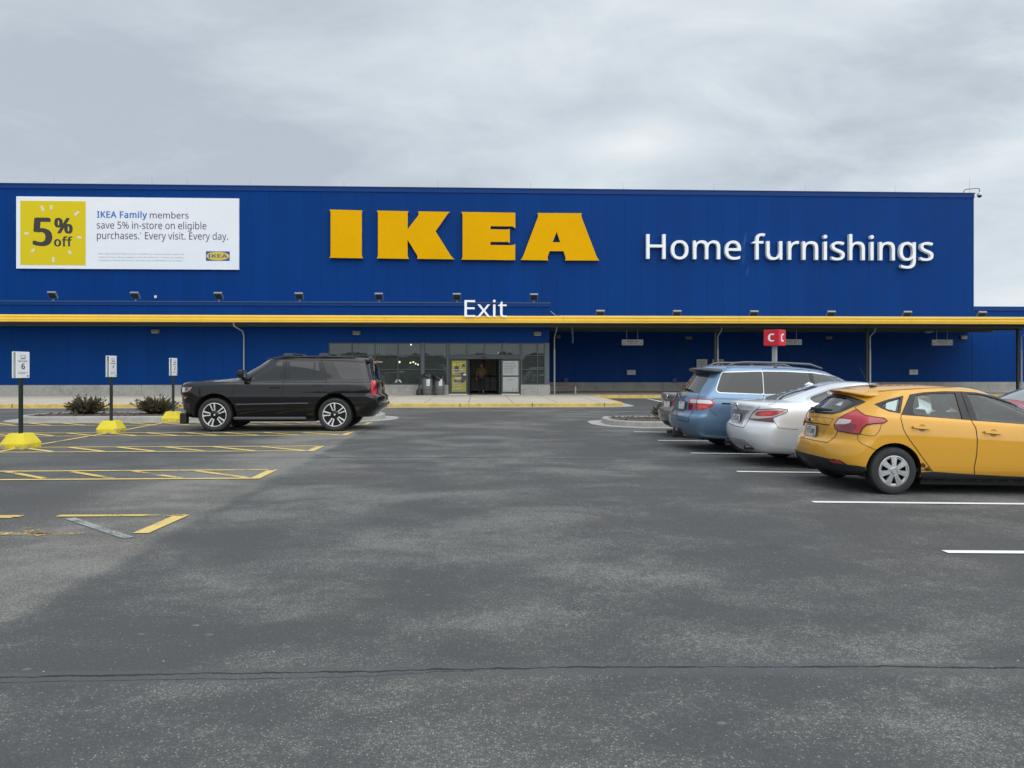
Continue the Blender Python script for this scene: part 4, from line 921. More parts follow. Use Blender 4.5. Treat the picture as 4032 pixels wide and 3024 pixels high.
fl_left = [(115, 'far left of the banner'), (293, 'under the left half of the banner'), (473, 'under the right end of the banner'), (647, 'between banner and gold letters'), (819, 'under the second gold letter'), (987, 'left above the exit lettering'), (1153, 'right above the exit lettering')]
for i, (u, where) in enumerate(fl_left):
    p = WY(u * 1.8228, 1180, Y_ENT + 1.2)
    floodlight(p.x, Y_ENT + 1.2, Z_ENT + .02, 'silver floodlight on the entrance roof edge, ' + where)
fl_right = [(1300, 'first right of the entrance roof'), (1465, 'under the word home'), (1631, 'under the gap after home'), (1797, 'under the middle of furnishings'), (1961, 'under the end of furnishings'), (2122, 'just past the tall wall corner')]
bm_roof = None
for i, (u, where) in enumerate(fl_right):
    p = WY((u - 4) * 1.8228, 1250, Y_FAS + .6)
    floodlight(p.x, Y_FAS + .6, 4.06, 'silver floodlight standing on the canopy, ' + where)

def wall_light(u, v, Y, label, warm=True):
    p = WY(u, v, Y)
    t = thing('wall_light', label, 'lamp', (p.x, Y, p.z), group='wedge lamps on the storefront walls')
    bm = bmesh.new()
    a = [(-.2, 0, .11), (-.2, -.16, .07), (-.2, -.18, -.06), (-.2, 0, -.11)]
    ngon_prism(bm, [Vector(q) for q in a], Vector((.4, 0, 0))); bmesh.ops.recalc_face_normals(bm, faces=bm.faces[:])
    mk('housing', bm, M('lamp_bronze', (0.20, 0.185, 0.15), .5, var=.1), parent=t, local=True)
    bm = bmesh.new(); box(bm, -.16, .16, -.185, -.05, -.115, -.075, .01)
    mk('lens', bm, M('lamp_lens', (0.48, 0.42, 0.30), .4), parent=t, local=True)
for u, v, Y, lb in ((615, 1304, Y_ENT, 'bronze wedge lamp on the blue wall above the number two sign'), (1405, 1310, Y_ENT, 'bronze wedge lamp above the long window row'), (2116, 1313, Y_ENT, 'bronze wedge lamp above the right entrance window'),
                    (2194, 1324, Y_MAIN, 'small dim lamp in the dark corner beside the entrance block'), (2711, 1329, Y_MAIN, 'dim lamp on the recessed wall left of the second canopy post'), (3261, 1328, Y_MAIN, 'dim lamp on the recessed wall right of the red cube'), (3791, 1328, Y_MAIN, 'bronze lamp on the recessed wall near the building corner')):
    wall_light(u, v, Y, lb)

def soffit_light(u, v, label):
    d = ray(u, v); p = CAMP + d * ((Z_SOF - .06 - CAM_H) / d.z)
    t = thing('soffit_light', label, 'lamp', (p.x, p.y, Z_SOF), group='round lamps under the canopy')
    bm = bmesh.new(); lathe(bm, [(.03, 0), (.05, -.05), (.24, -.09), (.30, -.16), (.28, -.18), (0.01, -.18)], n=20); mk('reflector', bm, M('reflector_grey', (.30, .32, .31), .5), parent=t, local=True, smooth_=True, ang=40)
    bm = bmesh.new(); lathe(bm, [(.2, -.185), (.12, -.23), (.01, -.245)], n=16); mk('bulb_cover', bm, M('bulb_cover', (.4, .42, .4), .3), parent=t, local=True, smooth_=True)
for u, v, lb in ((322, 1282, 'shallow round lamp under the canopy above the number four sign'), (718, 1281, 'shallow round lamp under the canopy above the black vehicle windscreen'), (1517, 1287, 'shallow round lamp under the canopy over the window row'), (1898, 1289, 'shallow round lamp under the canopy over the sliding door'), (3655, 1300, 'shallow round lamp under the canopy beside the right hanging sign')):
    soffit_light(u, v, lb)

# cctv boom on the roof corner and lightning rods
p0, p1 = WY(3791, 763, Y_MAIN + .4), WY(3853, 762, Y_MAIN + .4)
t = thing('security_camera', 'white dome camera on a bent boom at the roof corner', 'camera', (p0.x, Y_MAIN + .4, Z_TOP))
bm = bmesh.new(); tube(bm, [(p0.x, Y_MAIN + .4, Z_TOP - .05), (p0.x + .1, Y_MAIN + .4, Z_TOP + .28), (p0.x + .25, Y_MAIN + .4, Z_TOP + .33), (p1.x - .12, Y_MAIN + .3, Z_TOP + .38), (p1.x, Y_MAIN + .3, Z_TOP + .33), (p1.x, Y_MAIN + .3, Z_TOP + .1)], .033, 8); mk('boom', bm, ALU, parent=t, smooth_=True, ang=60)
bm = bmesh.new(); lathe(bm, [(.03, .12), (.14, .06), (.16, -.05), (.15, -.1)], n=16, c=(p1.x, Y_MAIN + .3, Z_TOP)); mk('housing', bm, M('white_plastic', (.7, .71, .71), .4), parent=t, smooth_=True, ang=50)
bm = bmesh.new(); lathe(bm, [(.14, -.1), (.11, -.19), (.01, -.24)], n=16, c=(p1.x, Y_MAIN + .3, Z_TOP)); mk('dome', bm, BLK, parent=t, smooth_=True)
for u, h in ((202, .55), (590, .5), (729, .55), (979, .5), (1351, .5), (1723, .55), (2090, .5), (2457, .5), (2817, .5), (3178, .5), (3535, .5), (3830, 1.1)):
    x = WY(u, 740, Y_MAIN).x; t = bmesh.new(); tube(t, [(x, Y_MAIN + .3, Z_TOP - .02), (x, Y_MAIN + .3, Z_TOP + h * .3), (x, Y_MAIN + .3, Z_TOP + h)], [.014, .007, .004], 5)
    tag(mk('lightning_rod', t, M('rod_metal', (.2, .21, .22), .5, metal=.5)), 'thin metal lightning rod standing on the roof edge' if u != 3830 else 'taller lightning rod at the roof corner beside the camera', 'lightning rod', 'lightning rods along the roof edge')
p = WY(614, 1169, Y_MAIN); bm = bmesh.new(); box(bm, p.x - .07, p.x + .07, Y_MAIN - .1, Y_MAIN, p.z - .08, p.z + .08, .015); tag(mk('junction_box', bm, M('white_plastic', (.7, .71, .71))), 'little white box on the blue wall under the banner', 'box')

# hanging loading signs
PANELW = M('sign_panel_grey', (0.52, 0.53, 0.52), .5, var=.04)
INK = M('sign_ink', (0.03, 0.03, 0.03), .6)
def hang_sign(u0, v0, u1, v1, Y, label, rods=(.23, .76)):
    a, b = WY(u0, v1, Y), WY(u1, v0, Y); w, h = b.x - a.x, b.z - a.z
    t = thing('hanging_sign', label, 'sign', (a.x, Y, a.z), group='loading zone signs under the canopy')
    bm = bmesh.new(); box(bm, 0, w, -.04, .04, 0, h, .008); mk('panel', bm, PANELW, parent=t, local=True)
    bm = bmesh.new()
    for x0_, x1_, z0_, z1_ in ((0, w, -.012, .012), (0, w, h - .012, h + .012), (-.012, .012, 0, h), (w - .012, w + .012, 0, h)): box(bm, x0_, x1_, -.05, .05, z0_, z1_)
    mk('sign_frame', bm, GALV, parent=t, local=True)
    for r in rods:
        bm = bmesh.new(); tube(bm, [(w * r, 0, h), (w * r, 0, Z_SOF - a.z + .05)], .014, 6); mk('rod', bm, GALV, parent=t, local=True)
    def tx(s, x0, x1, z0, z1, **k):
        bm = fit(text_bm(s, **k), (w * x0, -.0425, h * z0), WX, WZ, w * (x1 - x0), h * (z1 - z0)); mk('lettering', bm, INK, parent=t, local=True)
    tx('Loading zone', .21, .79, .50, .86, bold=.025); tx('15 minute limit', .27, .74, .2, .4, bold=.02)
    for cx, s in ((.1, -1), (.9, 1)):
        bm = bmesh.new(); c = Vector((w * cx, -.0425, h * .34)); L = w * .045; q = h * .15
        for pts in ([(-L, -.15), (L * .4, -.15), (L * .4, .15), (-L, .15)],): quad(bm, [c + Vector((s * x, 0, z * q)) for x, z in pts])
        for sg in (1, -1): quad(bm, [c + Vector((s * x, 0, sg * z * q)) for x, z in ((L, 0), (L * .1, 1.0), (L * -.05, .7), (L * .65, 0))])
        mk('arrow', bm, INK, parent=t, local=True)
hang_sign(2449, 1338, 2531, 1358.5, 43.6, 'grey loading zone sign hanging nearest the entrance block')
hang_sign(3075, 1337, 3155, 1357, 43.6, 'grey loading zone sign half hidden behind the red letter cube')
hang_sign(3670, 1338.5, 3749, 1359, 43.6, 'grey loading zone sign hanging near the building corner')
a, b = WY(2246, 1352, 42.6), WY(2263, 1317, 42.6)
t = thing('hanging_sign', 'blue double-sided sign hung edge-on beside the entrance block', 'sign', (a.x + .1, 42.6, a.z))
bm = bmesh.new(); box(bm, -.03, .03, -.35, .35, 0, b.z - a.z, .01); mk('panel', bm, M('sign_blue', (0.02, 0.12, 0.42), .4), parent=t, local=True)
for y in (-.25, .25):
    bm = bmesh.new(); tube(bm, [(0, y, b.z - a.z), (0, y, Z_SOF - a.z + .05)], .016, 6); mk('rod', bm, PIPEW, parent=t, local=True)
for k in range(3):
    bm = bmesh.new(); box(bm, -.034, -.031, -.26, .22 - .1 * k, .18 + .13 * k, .23 + .13 * k); mk('text_line', bm, M('sign_blue_text', (.25, .35, .5), .5), parent=t, local=True)

# notices on the recessed wall
def notice(u0, v0, u1, v1, label, mat=None, lines=4, name='notice', Y=Y_MAIN):
    a, b = WY(u0, v1, Y), WY(u1, v0, Y); w, h = b.x - a.x, b.z - a.z
    t = thing(name, label, 'notice', (a.x, Y - .11 if Y == Y_MAIN else Y, a.z)); 
    bm = bmesh.new(); box(bm, 0, w, -.02, .01 if Y != Y_MAIN else .11, 0, h, .006); mk('board', bm, mat or M('notice_white', (.52, .53, .53), .5, var=.03), parent=t, local=True)
    bm = bmesh.new()
    for k in range(lines):
        zt = h * (.82 - .13 * k); box(bm, w * .12, w * (.85 - .12 * (k % 2)), -.0225, -.0205, zt - h * .035, zt)
    mk('text_line', bm, M('ink_mid', (.2, .21, .22), .6), parent=t, local=True)
    return t, w, h
notice(2468, 1457, 2501, 1475.5, 'small white notice low on the recessed wall near the bench')
notice(3577, 1455.5, 3610, 1475, 'small white notice low on the recessed wall right of the third post')
notice(2741, 1414.5, 2783, 1460, 'tall pale notice on the recessed wall above the blue van', lines=5)
t, w_, h_ = notice(2804, 1415, 2846, 1460, 'yellow pictogram notice behind the canopy post above the van', lines=0)
rect_b = bmesh.new(); box(rect_b, w_ * .1, w_ * .9, -.024, -.021, h_ * .1, h_ * .93); mk('yellow_panel', rect_b, M('notice_yellow', (.40, .33, .03), .5), parent=t, local=True)
rect_b = bmesh.new()
tube(rect_b, [(w_ * .32, -.027, h_ * .50), (w_ * .42, -.027, h_ * .62), (w_ * .58, -.027, h_ * .66), (w_ * .74, -.027, h_ * .52)], .02, 5); tube(rect_b, [(w_ * .5, -.027, h_ * .64), (w_ * .5, -.027, h_ * .42)], .018, 5)
mk('pictogram', rect_b, INK, parent=t, local=True)
for u, v, lb in ((2228, 1496, 'small blue outlet box low on the recessed wall near the bench'), (2655, 1499, 'small blue outlet box low on the recessed wall beside the blue van')):
    p = WY(u, v, Y_MAIN); bm = bmesh.new(); box(bm, p.x - .14, p.x + .14, Y_MAIN - .12, Y_MAIN, p.z - .14, p.z + .14, .02); tag(mk('outlet_box', bm, M('box_blue', (.012, .05, .2), .5)), lb, 'box')

# bench in the recess
x0, x1 = X_ENT + .12, WY(2270, 1520, 43.5).x
t = thing('bench', 'long brown bench against the dark recess wall beside the entrance', 'bench', ((x0 + x1) / 2, 43.5, ZW))
W2 = (x1 - x0) / 2
for k in range(3):
    bm = bmesh.new(); box(bm, -W2, W2, -.2 + k * .14, -.08 + k * .14, .42, .47, .006); mk('seat_slat', bm, M('bench_wood', (.16, .09, .055), .7, var=.2), parent=t, local=True)
for x in (-W2 + .04, W2 - .1):
    bm = bmesh.new(); box(bm, x, x + .06, -.19, -.13, 0, .42); box(bm, x, x + .06, .13, .19, 0, .42); box(bm, x, x + .06, -.13, .13, .36, .42); mk('leg', bm, GALV, parent=t, local=True)

# bins and ash can by the door
BING = M('bin_grey', (0.115, 0.12, 0.125), .55, var=.12)
BAG = M('bag_black', (0.012, 0.012, 0.013), .28)
def bin_(uc, vt, wpx, label, hh):
    p = WY(uc, 1550, Y_ENT - .55); r = wpx / F * p.y / 2
    t = thing('litter_bin', label, 'bin', (p.x, Y_ENT - .55, ZW), group='round grey bins beside the sliding door')
    bm = bmesh.new(); lathe(bm, [(0.01, 0.0), (r * .80, 0), (r * .84, .1), (r * .96, .11), (r * .97, .34), (r * .99, .35), (r * .99, .38), (r * .97, .39), (r * 1.0, hh), (r * 1.05, hh + .02), (r * 1.05, hh + .06), (r * .9, hh + .06)], n=28)
    for k in range(4): tube(bm, [(-r * 1.0 * math.cos(.7 * k + 4), -r * abs(math.sin(.7 * k + 4)), .42), (-r * 1.0 * math.cos(.7 * k + 4), -r * abs(math.sin(.7 * k + 4)), hh)], .008, 5)
    mk('body', bm, BING, parent=t, local=True, smooth_=True, ang=35)
    bm = bmesh.new()
    rings = lathe(bm, [(r * 1.04, hh - .10), (r * 1.10, hh - .02), (r * 1.12, hh + .06), (r * 1.02, hh + .12), (r * .8, hh + .08), (r * .5, hh - .02), (0.02, hh - .1)], n=30)
    for i, ring in enumerate(rings):
        for v in ring:
            s = 1 + random.uniform(-.10, .08); v.co = Vector((v.co.x * s, v.co.y * s, v.co.z + random.uniform(-.06, .05)))
    mk('bag', bm, BAG, parent=t, local=True)
    bm = bmesh.new(); box(bm, -.03, .17 - .02, -r * 1.0 - .015, -r * .97 + .03, .5, .86); mk('paper_label', bm, M('paper', (.62, .64, .64), .6), parent=t, local=True)
    bm = bmesh.new()
    for k in range(4): box(bm, .0, .12 - .02 * k, -r - .018, -r - .0155, .58 + .06 * k, .59 + .06 * k)
    mk('text_line', bm, INK, parent=t, local=True)
bin_(1683, 1490, 43, 'taller grey round bin with black liner, nearer the ash can', .98)
bin_(1731, 1490, 41, 'shorter grey round bin with black liner, nearer the yellow poster', .86)
p = WY(1651, 1550, Y_ENT - .6)
t = thing('ash_can', 'black bell-shaped ash can with a slim neck beside the bins', 'ash can', (p.x, Y_ENT - .6, ZW))
bm = bmesh.new(); lathe(bm, [(.01, 0), (.16, 0), (.165, .04), (.16, .22), (.12, .32), (.05, .38), (.038, .45), (.036, .85), (.055, .87), (.055, .95), (.04, .98), (.01, .98)], n=22); mk('body', bm, BLACKM, parent=t, local=True, smooth_=True, ang=40)
bm = bmesh.new(); lathe(bm, [(.168, .20), (.172, .22), (.168, .24)], n=22); mk('collar', bm, BLK, parent=t, local=True)

# posters on the doors
def onY(u, v, Y): return WY(1620 + u / 3.95, 1330 + v / 3.95, Y)
YP = Y_ENT + .055
def poster(x0, y0, x1, y1, label, mat):
    a, b = onY(x0, y1, YP), onY(x1, y0, YP)
    t = thing('poster', label, 'poster', (a.x, YP, a.z)); bm = bmesh.new(); box(bm, 0, b.x - a.x, -.008, 0, 0, b.z - a.z); mk('sheet', bm, mat, parent=t, local=True)
    return t, a, b
PY = M('poster_yellow', (0.30, 0.27, 0.055), .5, var=.06); PK = M('poster_ink', (0.045, 0.05, 0.052), .5)
t, a, b = poster(626, 357, 850, 858, 'tall olive yellow welcome poster with a huge dark digit on the left door', PY)
def ptext(t, s, x0, y0, x1, y1, mat, k=0, **kw):
    p, q = onY(x0, y1, YP), onY(x1, y0, YP)
    bm = fit(text_bm(s, **kw), (p.x, YP - .0105 - .002 * k, p.z), WX, WZ, q.x - p.x, q.z - p.z); return mk('lettering', bm, mat, parent=t)
ptext(t, '5', 662, 408, 850, 710, PK, 0, bold=.035)
ptext(t, 'hej!', 652, 392, 792, 455, M('poster_bright', (.72, .66, .03), .5), 4, bold=.02)
PWH = M('poster_white', (.45, .45, .36), .5)
for x0_, y0_, x1_, y1_ in ((650, 492, 722, 503), (735, 490, 806, 503), (650, 527, 800, 538), (650, 545, 760, 552), (678, 618, 768, 640), (660, 683, 678, 700), (688, 687, 770, 696), (660, 708, 678, 722), (688, 711, 800, 718), (660, 735, 678, 750), (688, 738, 790, 745), (680, 783, 770, 793), (650, 788, 668, 803)):
    p, q = onY(x0_, y1_, YP), onY(x1_, y0_, YP); bm = bmesh.new(); box(bm, p.x, q.x, YP - .0155, YP - .0145, p.z, q.z); mk('text_line', bm, PWH, parent=t)
p, q = onY(805, 587, YP), onY(850, 562, YP); bm = bmesh.new(); box(bm, p.x, q.x, YP - .02, YP - .0161, p.z, q.z); tag(mk('sticker', bm, M('paper', (.62, .64, .64))), 'small white sticker on the edge of the yellow door poster', 'sticker')
PG = M('poster_pale', (0.36, 0.38, 0.37), .5, var=.04)
t, a, b = poster(1421, 360, 1664, 585, 'pale grey poster with five lines of writing on the upper right door', PG)
for k, s in enumerate(('IKEA Family', 'members save', '5% in-store.', 'Every visit.', 'Every day.')):
    ptext(t, s, 1448, 393 + 34.5 * k, 1448 + (157, 184, 142, 128, 132)[k], 420 + 34.5 * k, M('poster_blue', (.02, .09, .25), .5) if k == 0 else PK)
t, a, b = poster(1421, 608, 1664, 858, 'pale grey poster with a small yellow emblem on the lower right door', PG)
for x0_, y0_, x1_, y1_ in ((1490, 640, 1598, 646), (1490, 653, 1570, 659), (1450, 813, 1530, 817)):
    p, q = onY(x0_, y1_, YP), onY(x1_, y0_, YP); bm = bmesh.new(); box(bm, p.x, q.x, YP - .0105, YP - .0085, p.z, q.z); mk('text_line', bm, M('ink_mid', (.2, .21, .22)), parent=t)
p, q = onY(1568, 822, YP), onY(1636, 794, YP); logo(t, p.x, q.x, p.z, q.z, YP - .009)
p, q = onY(1334, 266, YP), onY(1367, 226, YP)
bm = fit(text_bm('4', bold=.01), (p.x, Y_ENT + .08, p.z), WX, WZ, q.x - p.x, q.z - p.z); tag(mk('door_number', bm, LWHITE), 'white figure four on the glass above the sliding door', 'number')

# things seen through the glass: curtains, hanging bulbs, floor decal, stand
for x0_, x1_, y0_, y1_, vert, lb in ((435, 497, 165, 300, False, 'curtain with blue and white cross stripes behind the window'), (508, 583, 167, 262, True, 'curtain with pale upright stripes behind the window')):
    a, b = WY(1250 + x0_ / 2.212, 1280 + y1_ / 2.212, Y_ENT + .5), WY(1250 + x1_ / 2.212, 1280 + y0_ / 2.212, Y_ENT + .5)
    t = thing('curtain', lb, 'curtain', (a.x, Y_ENT + .5, a.z)); w_, h_ = b.x - a.x, b.z - a.z; bm = bmesh.new(); n = 26
    top = [bm.verts.new((w_ * i / n, .035 * math.sin(i * 1.3), h_)) for i in range(n + 1)]; m_ = 15; rows = [top]
    for j in range(1, m_ + 1): rows.append([bm.verts.new((v.co.x, v.co.y * (1 + .3 * j / m_), h_ * (1 - j / m_))) for v in top])
    for j in range(m_):
        for i in range(n):
            f = bm.faces.new((rows[j][i], rows[j][i + 1], rows[j + 1][i + 1], rows[j + 1][i])); f.material_index = ((i // 3) % 2) if vert else ((j + (1 if i > 12 else 0)) % 2); f.smooth = True
    mk('cloth', bm, [M('cloth_pale', (.62, .68, .70), .8), M('cloth_stripe', (.10, .16, .2), .8)], parent=t, local=True)
    bm = bmesh.new(); tube(bm, [(-.1, 0, h_ + .02), (w_ + .1, 0, h_ + .02)], .015, 6); mk('curtain_rod', bm, BLACKM, parent=t, local=True)
BULB = M('bulb_lit', (1.0, 0.80, 0.50), .5, emit=5)
for x_, y_, dy, lb in ((815, 170, .9, 'lit bulb high behind the window near the grey pillar'), (714, 322, 1.3, 'larger lit bulb pair left of the hanging chain of bulbs'), (810, 328, 1.6, 'first lit bulb of the falling chain behind the window'), (835, 322, 1.9, 'second lit bulb of the falling chain behind the window'), (855, 336, 2.1, 'third lit bulb of the falling chain behind the window'), (875, 344, 2.3, 'last lit bulb of the falling chain behind the window')):
    p = WY(1250 + x_ / 2.212, 1280 + y_ / 2.212, Y_ENT + dy)
    t = thing('pendant_lamp', lb, 'lamp', tuple(p), group='lit bulbs hanging behind the window')
    bm = bmesh.new(); bmesh.ops.create_uvsphere(bm, u_segments=12, v_segments=8, radius=.048 if x_ != 714 else .06); mk('bulb', bm, BULB, parent=t, local=True, smooth_=True)
    bm = bmesh.new(); tube(bm, [(0, 0, .05), (0, 0, 3.7 - p.z)], .006, 5); lathe(bm, [(.02, .10), (.022, .05)], n=8); mk('cord', bm, BLACKM, parent=t, local=True)
# pale moustache-shaped sticker low on the window
c = WY(1250 + 704 / 2.212, 1280 + 490 / 2.212, Y_ENT + .08); s_ = 30 / 2.212 / F * 41.6
bm = bmesh.new()
for sg in (-1, 1):
    tube(bm, [(c.x, Y_ENT + .078, c.z + s_ * .45), (c.x + sg * s_ * .35, Y_ENT + .078, c.z + s_ * .35), (c.x + sg * s_ * .6, Y_ENT + .078, c.z - s_ * .1), (c.x + sg * s_ * 1.0, Y_ENT + .078, c.z - s_ * .35)], [.1 * s_, .25 * s_, .2 * s_, .05 * s_], 6)
for v in bm.verts: v.co.y = Y_ENT + .08 + (v.co.y - Y_ENT - .078) * .03
tag(mk('window_sticker', bm, M('sticker_pale', (.5, .58, .56), .5)), 'pale curled sticker low on the window above the concrete base', 'sticker')
# shop displays dimly seen behind the window
for k, (x_, w_, h_, d_, col) in enumerate(((150, 1.6, 1.5, 2.6, (.10, .11, .10)), (330, 1.2, 1.1, 3.4, (.16, .15, .13)), (620, 1.5, 1.25, 3.0, (.08, .10, .11)), (980, 1.1, 1.7, 3.2, (.20, .19, .16)), (1850, .9, 1.4, 3.0, (.15, .17, .17)))):
    x = ex(x_) ; t = thing('display_shelf', ('low dark display shelf at the far left behind the windows', 'pale low display shelf behind the second window', 'dark display shelf behind the fourth window', 'tall pale display shelf behind the single window by the pillar', 'grey display shelf behind the right entrance window')[k], 'shelf', (x, Y_ENT + d_, ZW + .01)); mt = M('display_%d' % k, col, .6, var=.3)
    bm = bmesh.new()
    for s in (-1, 1): box(bm, s * w_ / 2 - .02, s * w_ / 2 + .02, -.2, .2, 0, h_)
    mk('side_panel', bm, mt, parent=t, local=True)
    for q in range(4):
        bm = bmesh.new(); box(bm, -w_ / 2 + .02, w_ / 2 - .02, -.2, .2, .1 + q * (h_ - .14) / 3, .13 + q * (h_ - .14) / 3); mk('shelf_board', bm, mt, parent=t, local=True)
p = WY(1620 + 1224 / 3.95, 1550, 44.5)
t = thing('sanitiser_stand', 'black stand with a small dispenser inside the lobby', 'stand', (p.x, 44.5, ZW + .01))
bm = bmesh.new(); lathe(bm, [(.01, 0), (.16, 0), (.16, .02), (.02, .03), (.02, 1.15), (.01, 1.15)], n=16); mk('pole', bm, BLK, parent=t, local=True)
bm = bmesh.new(); box(bm, -.07, .07, -.06, .04, 1.1, 1.36, .015); mk('dispenser', bm, BLK, parent=t, local=True)

# ------------------------------------------------------------------ numbered bay signs on yellow blocks
YCON = bpy.data.materials.new('block_yellow'); YCON.use_nodes = True
nt = YCON.node_tree; b_ = nt.nodes['Principled BSDF']; pos = nd(nt, 'ShaderNodeNewGeometry').outputs['Position']
n_a = noise(nt, pos, 5.0, 6, .7, .4); zz_ = nd(nt, 'ShaderNodeSeparateXYZ', {0: pos}).outputs[2]
chip = rng(nt, mth(nt, 'SUBTRACT', n_a, mth(nt, 'MULTIPLY', rng(nt, zz_, 0.0, .16), .16)), .50, .54)
nt.links.new(mix(nt, chip, ramp(nt, noise(nt, pos, 2.5, 4), [(.3, (.62, .50, .025)), (.7, (.74, .61, .035))]), (.36, .34, .29, 1)), b_.inputs['Base Color']); b_.inputs['Roughness'].default_value = .7
nt.links.new(nd(nt, 'ShaderNodeBump', {'Strength': .5, 'Height': mth(nt, 'SUBTRACT', noise(nt, pos, 30, 4), chip), 'Distance': .01}).outputs[0], b_.inputs['Normal'])
SIGNW = M('sign_white', (.82, .84, .85), .45, var=.03)
def bay_sign(base, num, ht, rot, label):
    t = thing('bay_sign', label, 'sign', (base.x, base.y, 0), (0, 0, rot), group='numbered collection bay signs')
    bm = bmesh.new()
    for (a, za), (c, zc) in (((.245, 0), (.255, .10)), ((.255, .10), (.155, .295))):
        A = [bm.verts.new((sx * a, sy * a, za)) for sx, sy in ((-1, -1), (1, -1), (1, 1), (-1, 1))]; B = [bm.verts.new((sx * c, sy * c, zc)) for sx, sy in ((-1, -1), (1, -1), (1, 1), (-1, 1))]
        for i in range(4): bm.faces.new((A[i], A[(i + 1) % 4], B[(i + 1) % 4], B[i]))
    bm.faces.new(B); bmesh.ops.remove_doubles(bm, verts=bm.verts, dist=.001)
    bmesh.ops.bevel(bm, geom=bm.edges[:], offset=.007, segments=2, affect='EDGES')
    mk('base', bm, YCON, parent=t, local=True)
    bm = bmesh.new(); box(bm, -.028, .028, -.034, .034, .28, ht - .05, .006); mk('post', bm, M('post_green_black', (.012, .022, .018), .4), parent=t, local=True)
    h = .52; w_ = .195
    for s in (1, -1):
        bm = bmesh.new(); box(bm, *sorted((s * .030, s * .044)), -w_, w_, ht - h, ht, .006); mk('panel', bm, SIGNW, parent=t, local=True)
    bm = bmesh.new(); box(bm, -.029, .029, w_ - .03, w_ - .01, ht - h + .01, ht - .01); box(bm, -.029, .029, -w_ + .03, w_ - .03, ht - .03, ht - .012); mk('sign_frame', bm, ALU, parent=t, local=True)
    YX = Vector((0, 1, 0)); zb = ht - h
    def tx(s, y0, y1, z0, z1, mat=INK, **k):
        bm = fit(text_bm(s, **k), (.0465, -w_ + 2 * w_ * y0, zb + h * z0), YX, WZ, 2 * w_ * (y1 - y0), h * (z1 - z0)); mk('lettering', bm, mat, parent=t, local=True)
    tx(num, .38, .64, .335, .555, bold=.02)
    tx('Click & Collect', .12, .84, .615, .675, M('ink_soft', (.16, .16, .2), .6), bold=.01)
    bm = bmesh.new()
    for z in (.225, .195, .165): box(bm, .0445, .046, -w_ + 2 * w_ * .14, -w_ + 2 * w_ * (.86 if z != .165 else .66), zb + h * z - .004, zb + h * z)
    mk('text_line', bm, M('ink_soft', (.16, .16, .2)), parent=t, local=True)
    bm = bmesh.new()
    def fr(y0, y1, z0, z1): box(bm, .0445, .047, -w_ + 2 * w_ * y0, -w_ + 2 * w_ * y1, zb + h * z0, zb + h * z1)
    fr(.33, .68, .86, .873); fr(.33, .68, .72, .733); fr(.33, .355, .72, .873); fr(.655, .68, .72, .873); fr(.42, .62, .74, .75); fr(.42, .44, .74, .80); fr(.60, .62, .74, .80); fr(.47, .49, .74, .78); fr(.54, .56, .74, .78)
    mk('pictogram', bm, M('ink_soft', (.16, .16, .2)), parent=t, local=True)
    bm = bmesh.new(); box(bm, .0445, .0465, -w_ + 2 * w_ * .78, -w_ + 2 * w_ * .92, zb + h * .055, zb + h * .10); mk('emblem', bm, M('ink_soft', (.16, .16, .2)), parent=t, local=True)
bay_sign(Vector((q6.x, q6.y, 0)), '6', WY(80, 1385, b6.y + .36).z, R(-5), 'bay sign numbered six on a cracked yellow block, nearest the camera')
bay_sign(Vector((q4.x, q4.y, 0)), '4', WY(440, 1401, b4.y + .36).z, R(1), 'bay sign numbered four on a yellow block, between the two junipers')
bay_sign(Vector((q2.x, q2.y, 0)), '2', WY(683, 1410, b2.y + .33).z, R(0), 'bay sign numbered two on a chipped yellow block at the black vehicle nose')

# ------------------------------------------------------------------ red letter cube on a post
c = WY(3050, 1330, 22.8); zg = gz(c.x, 22.8) + .14
t = thing('lot_marker', 'red cube with a white letter on a grey post among the parked cars', 'sign', (c.x, 22.8, zg), (0, 0, R(-45)))
RED = M('marker_red', (0.62, 0.012, 0.03), .4, var=.04)
bm = bmesh.new(); zc0, zc1 = WY(3050, 1361.5, 22.8).z - zg, WY(3050, 1299, 22.8).z - zg; hs = (zc1 - zc0) / 2
box(bm, -hs, hs, -hs, hs, zc0, zc1, .012); mk('cube', bm, RED, parent=t, local=True)
bm = bmesh.new(); box(bm, -.058, .058, -.058, .058, 0, zc0); box(bm, -.12, .12, -.12, .12, 0, .02); mk('post', bm, M('post_galvanised', (.36, .39, .39), .5, metal=.2, var=.12, vscale=8), parent=t, local=True)
for nx_, ny_ in ((0, -1), (1, 0), (-1, 0), (0, 1)):
    n_ = Vector((nx_, ny_, 0)); xd = Vector((-ny_, nx_, 0))
    bm = fit(text_bm('C', bold=.045), n_ * (hs + .003) - xd * hs * .42 + Vector((0, 0, zc0 + hs * .5)), xd, WZ, hs * .84, hs * 1.0); mk('lettering', bm, LWHITE, parent=t, local=True)

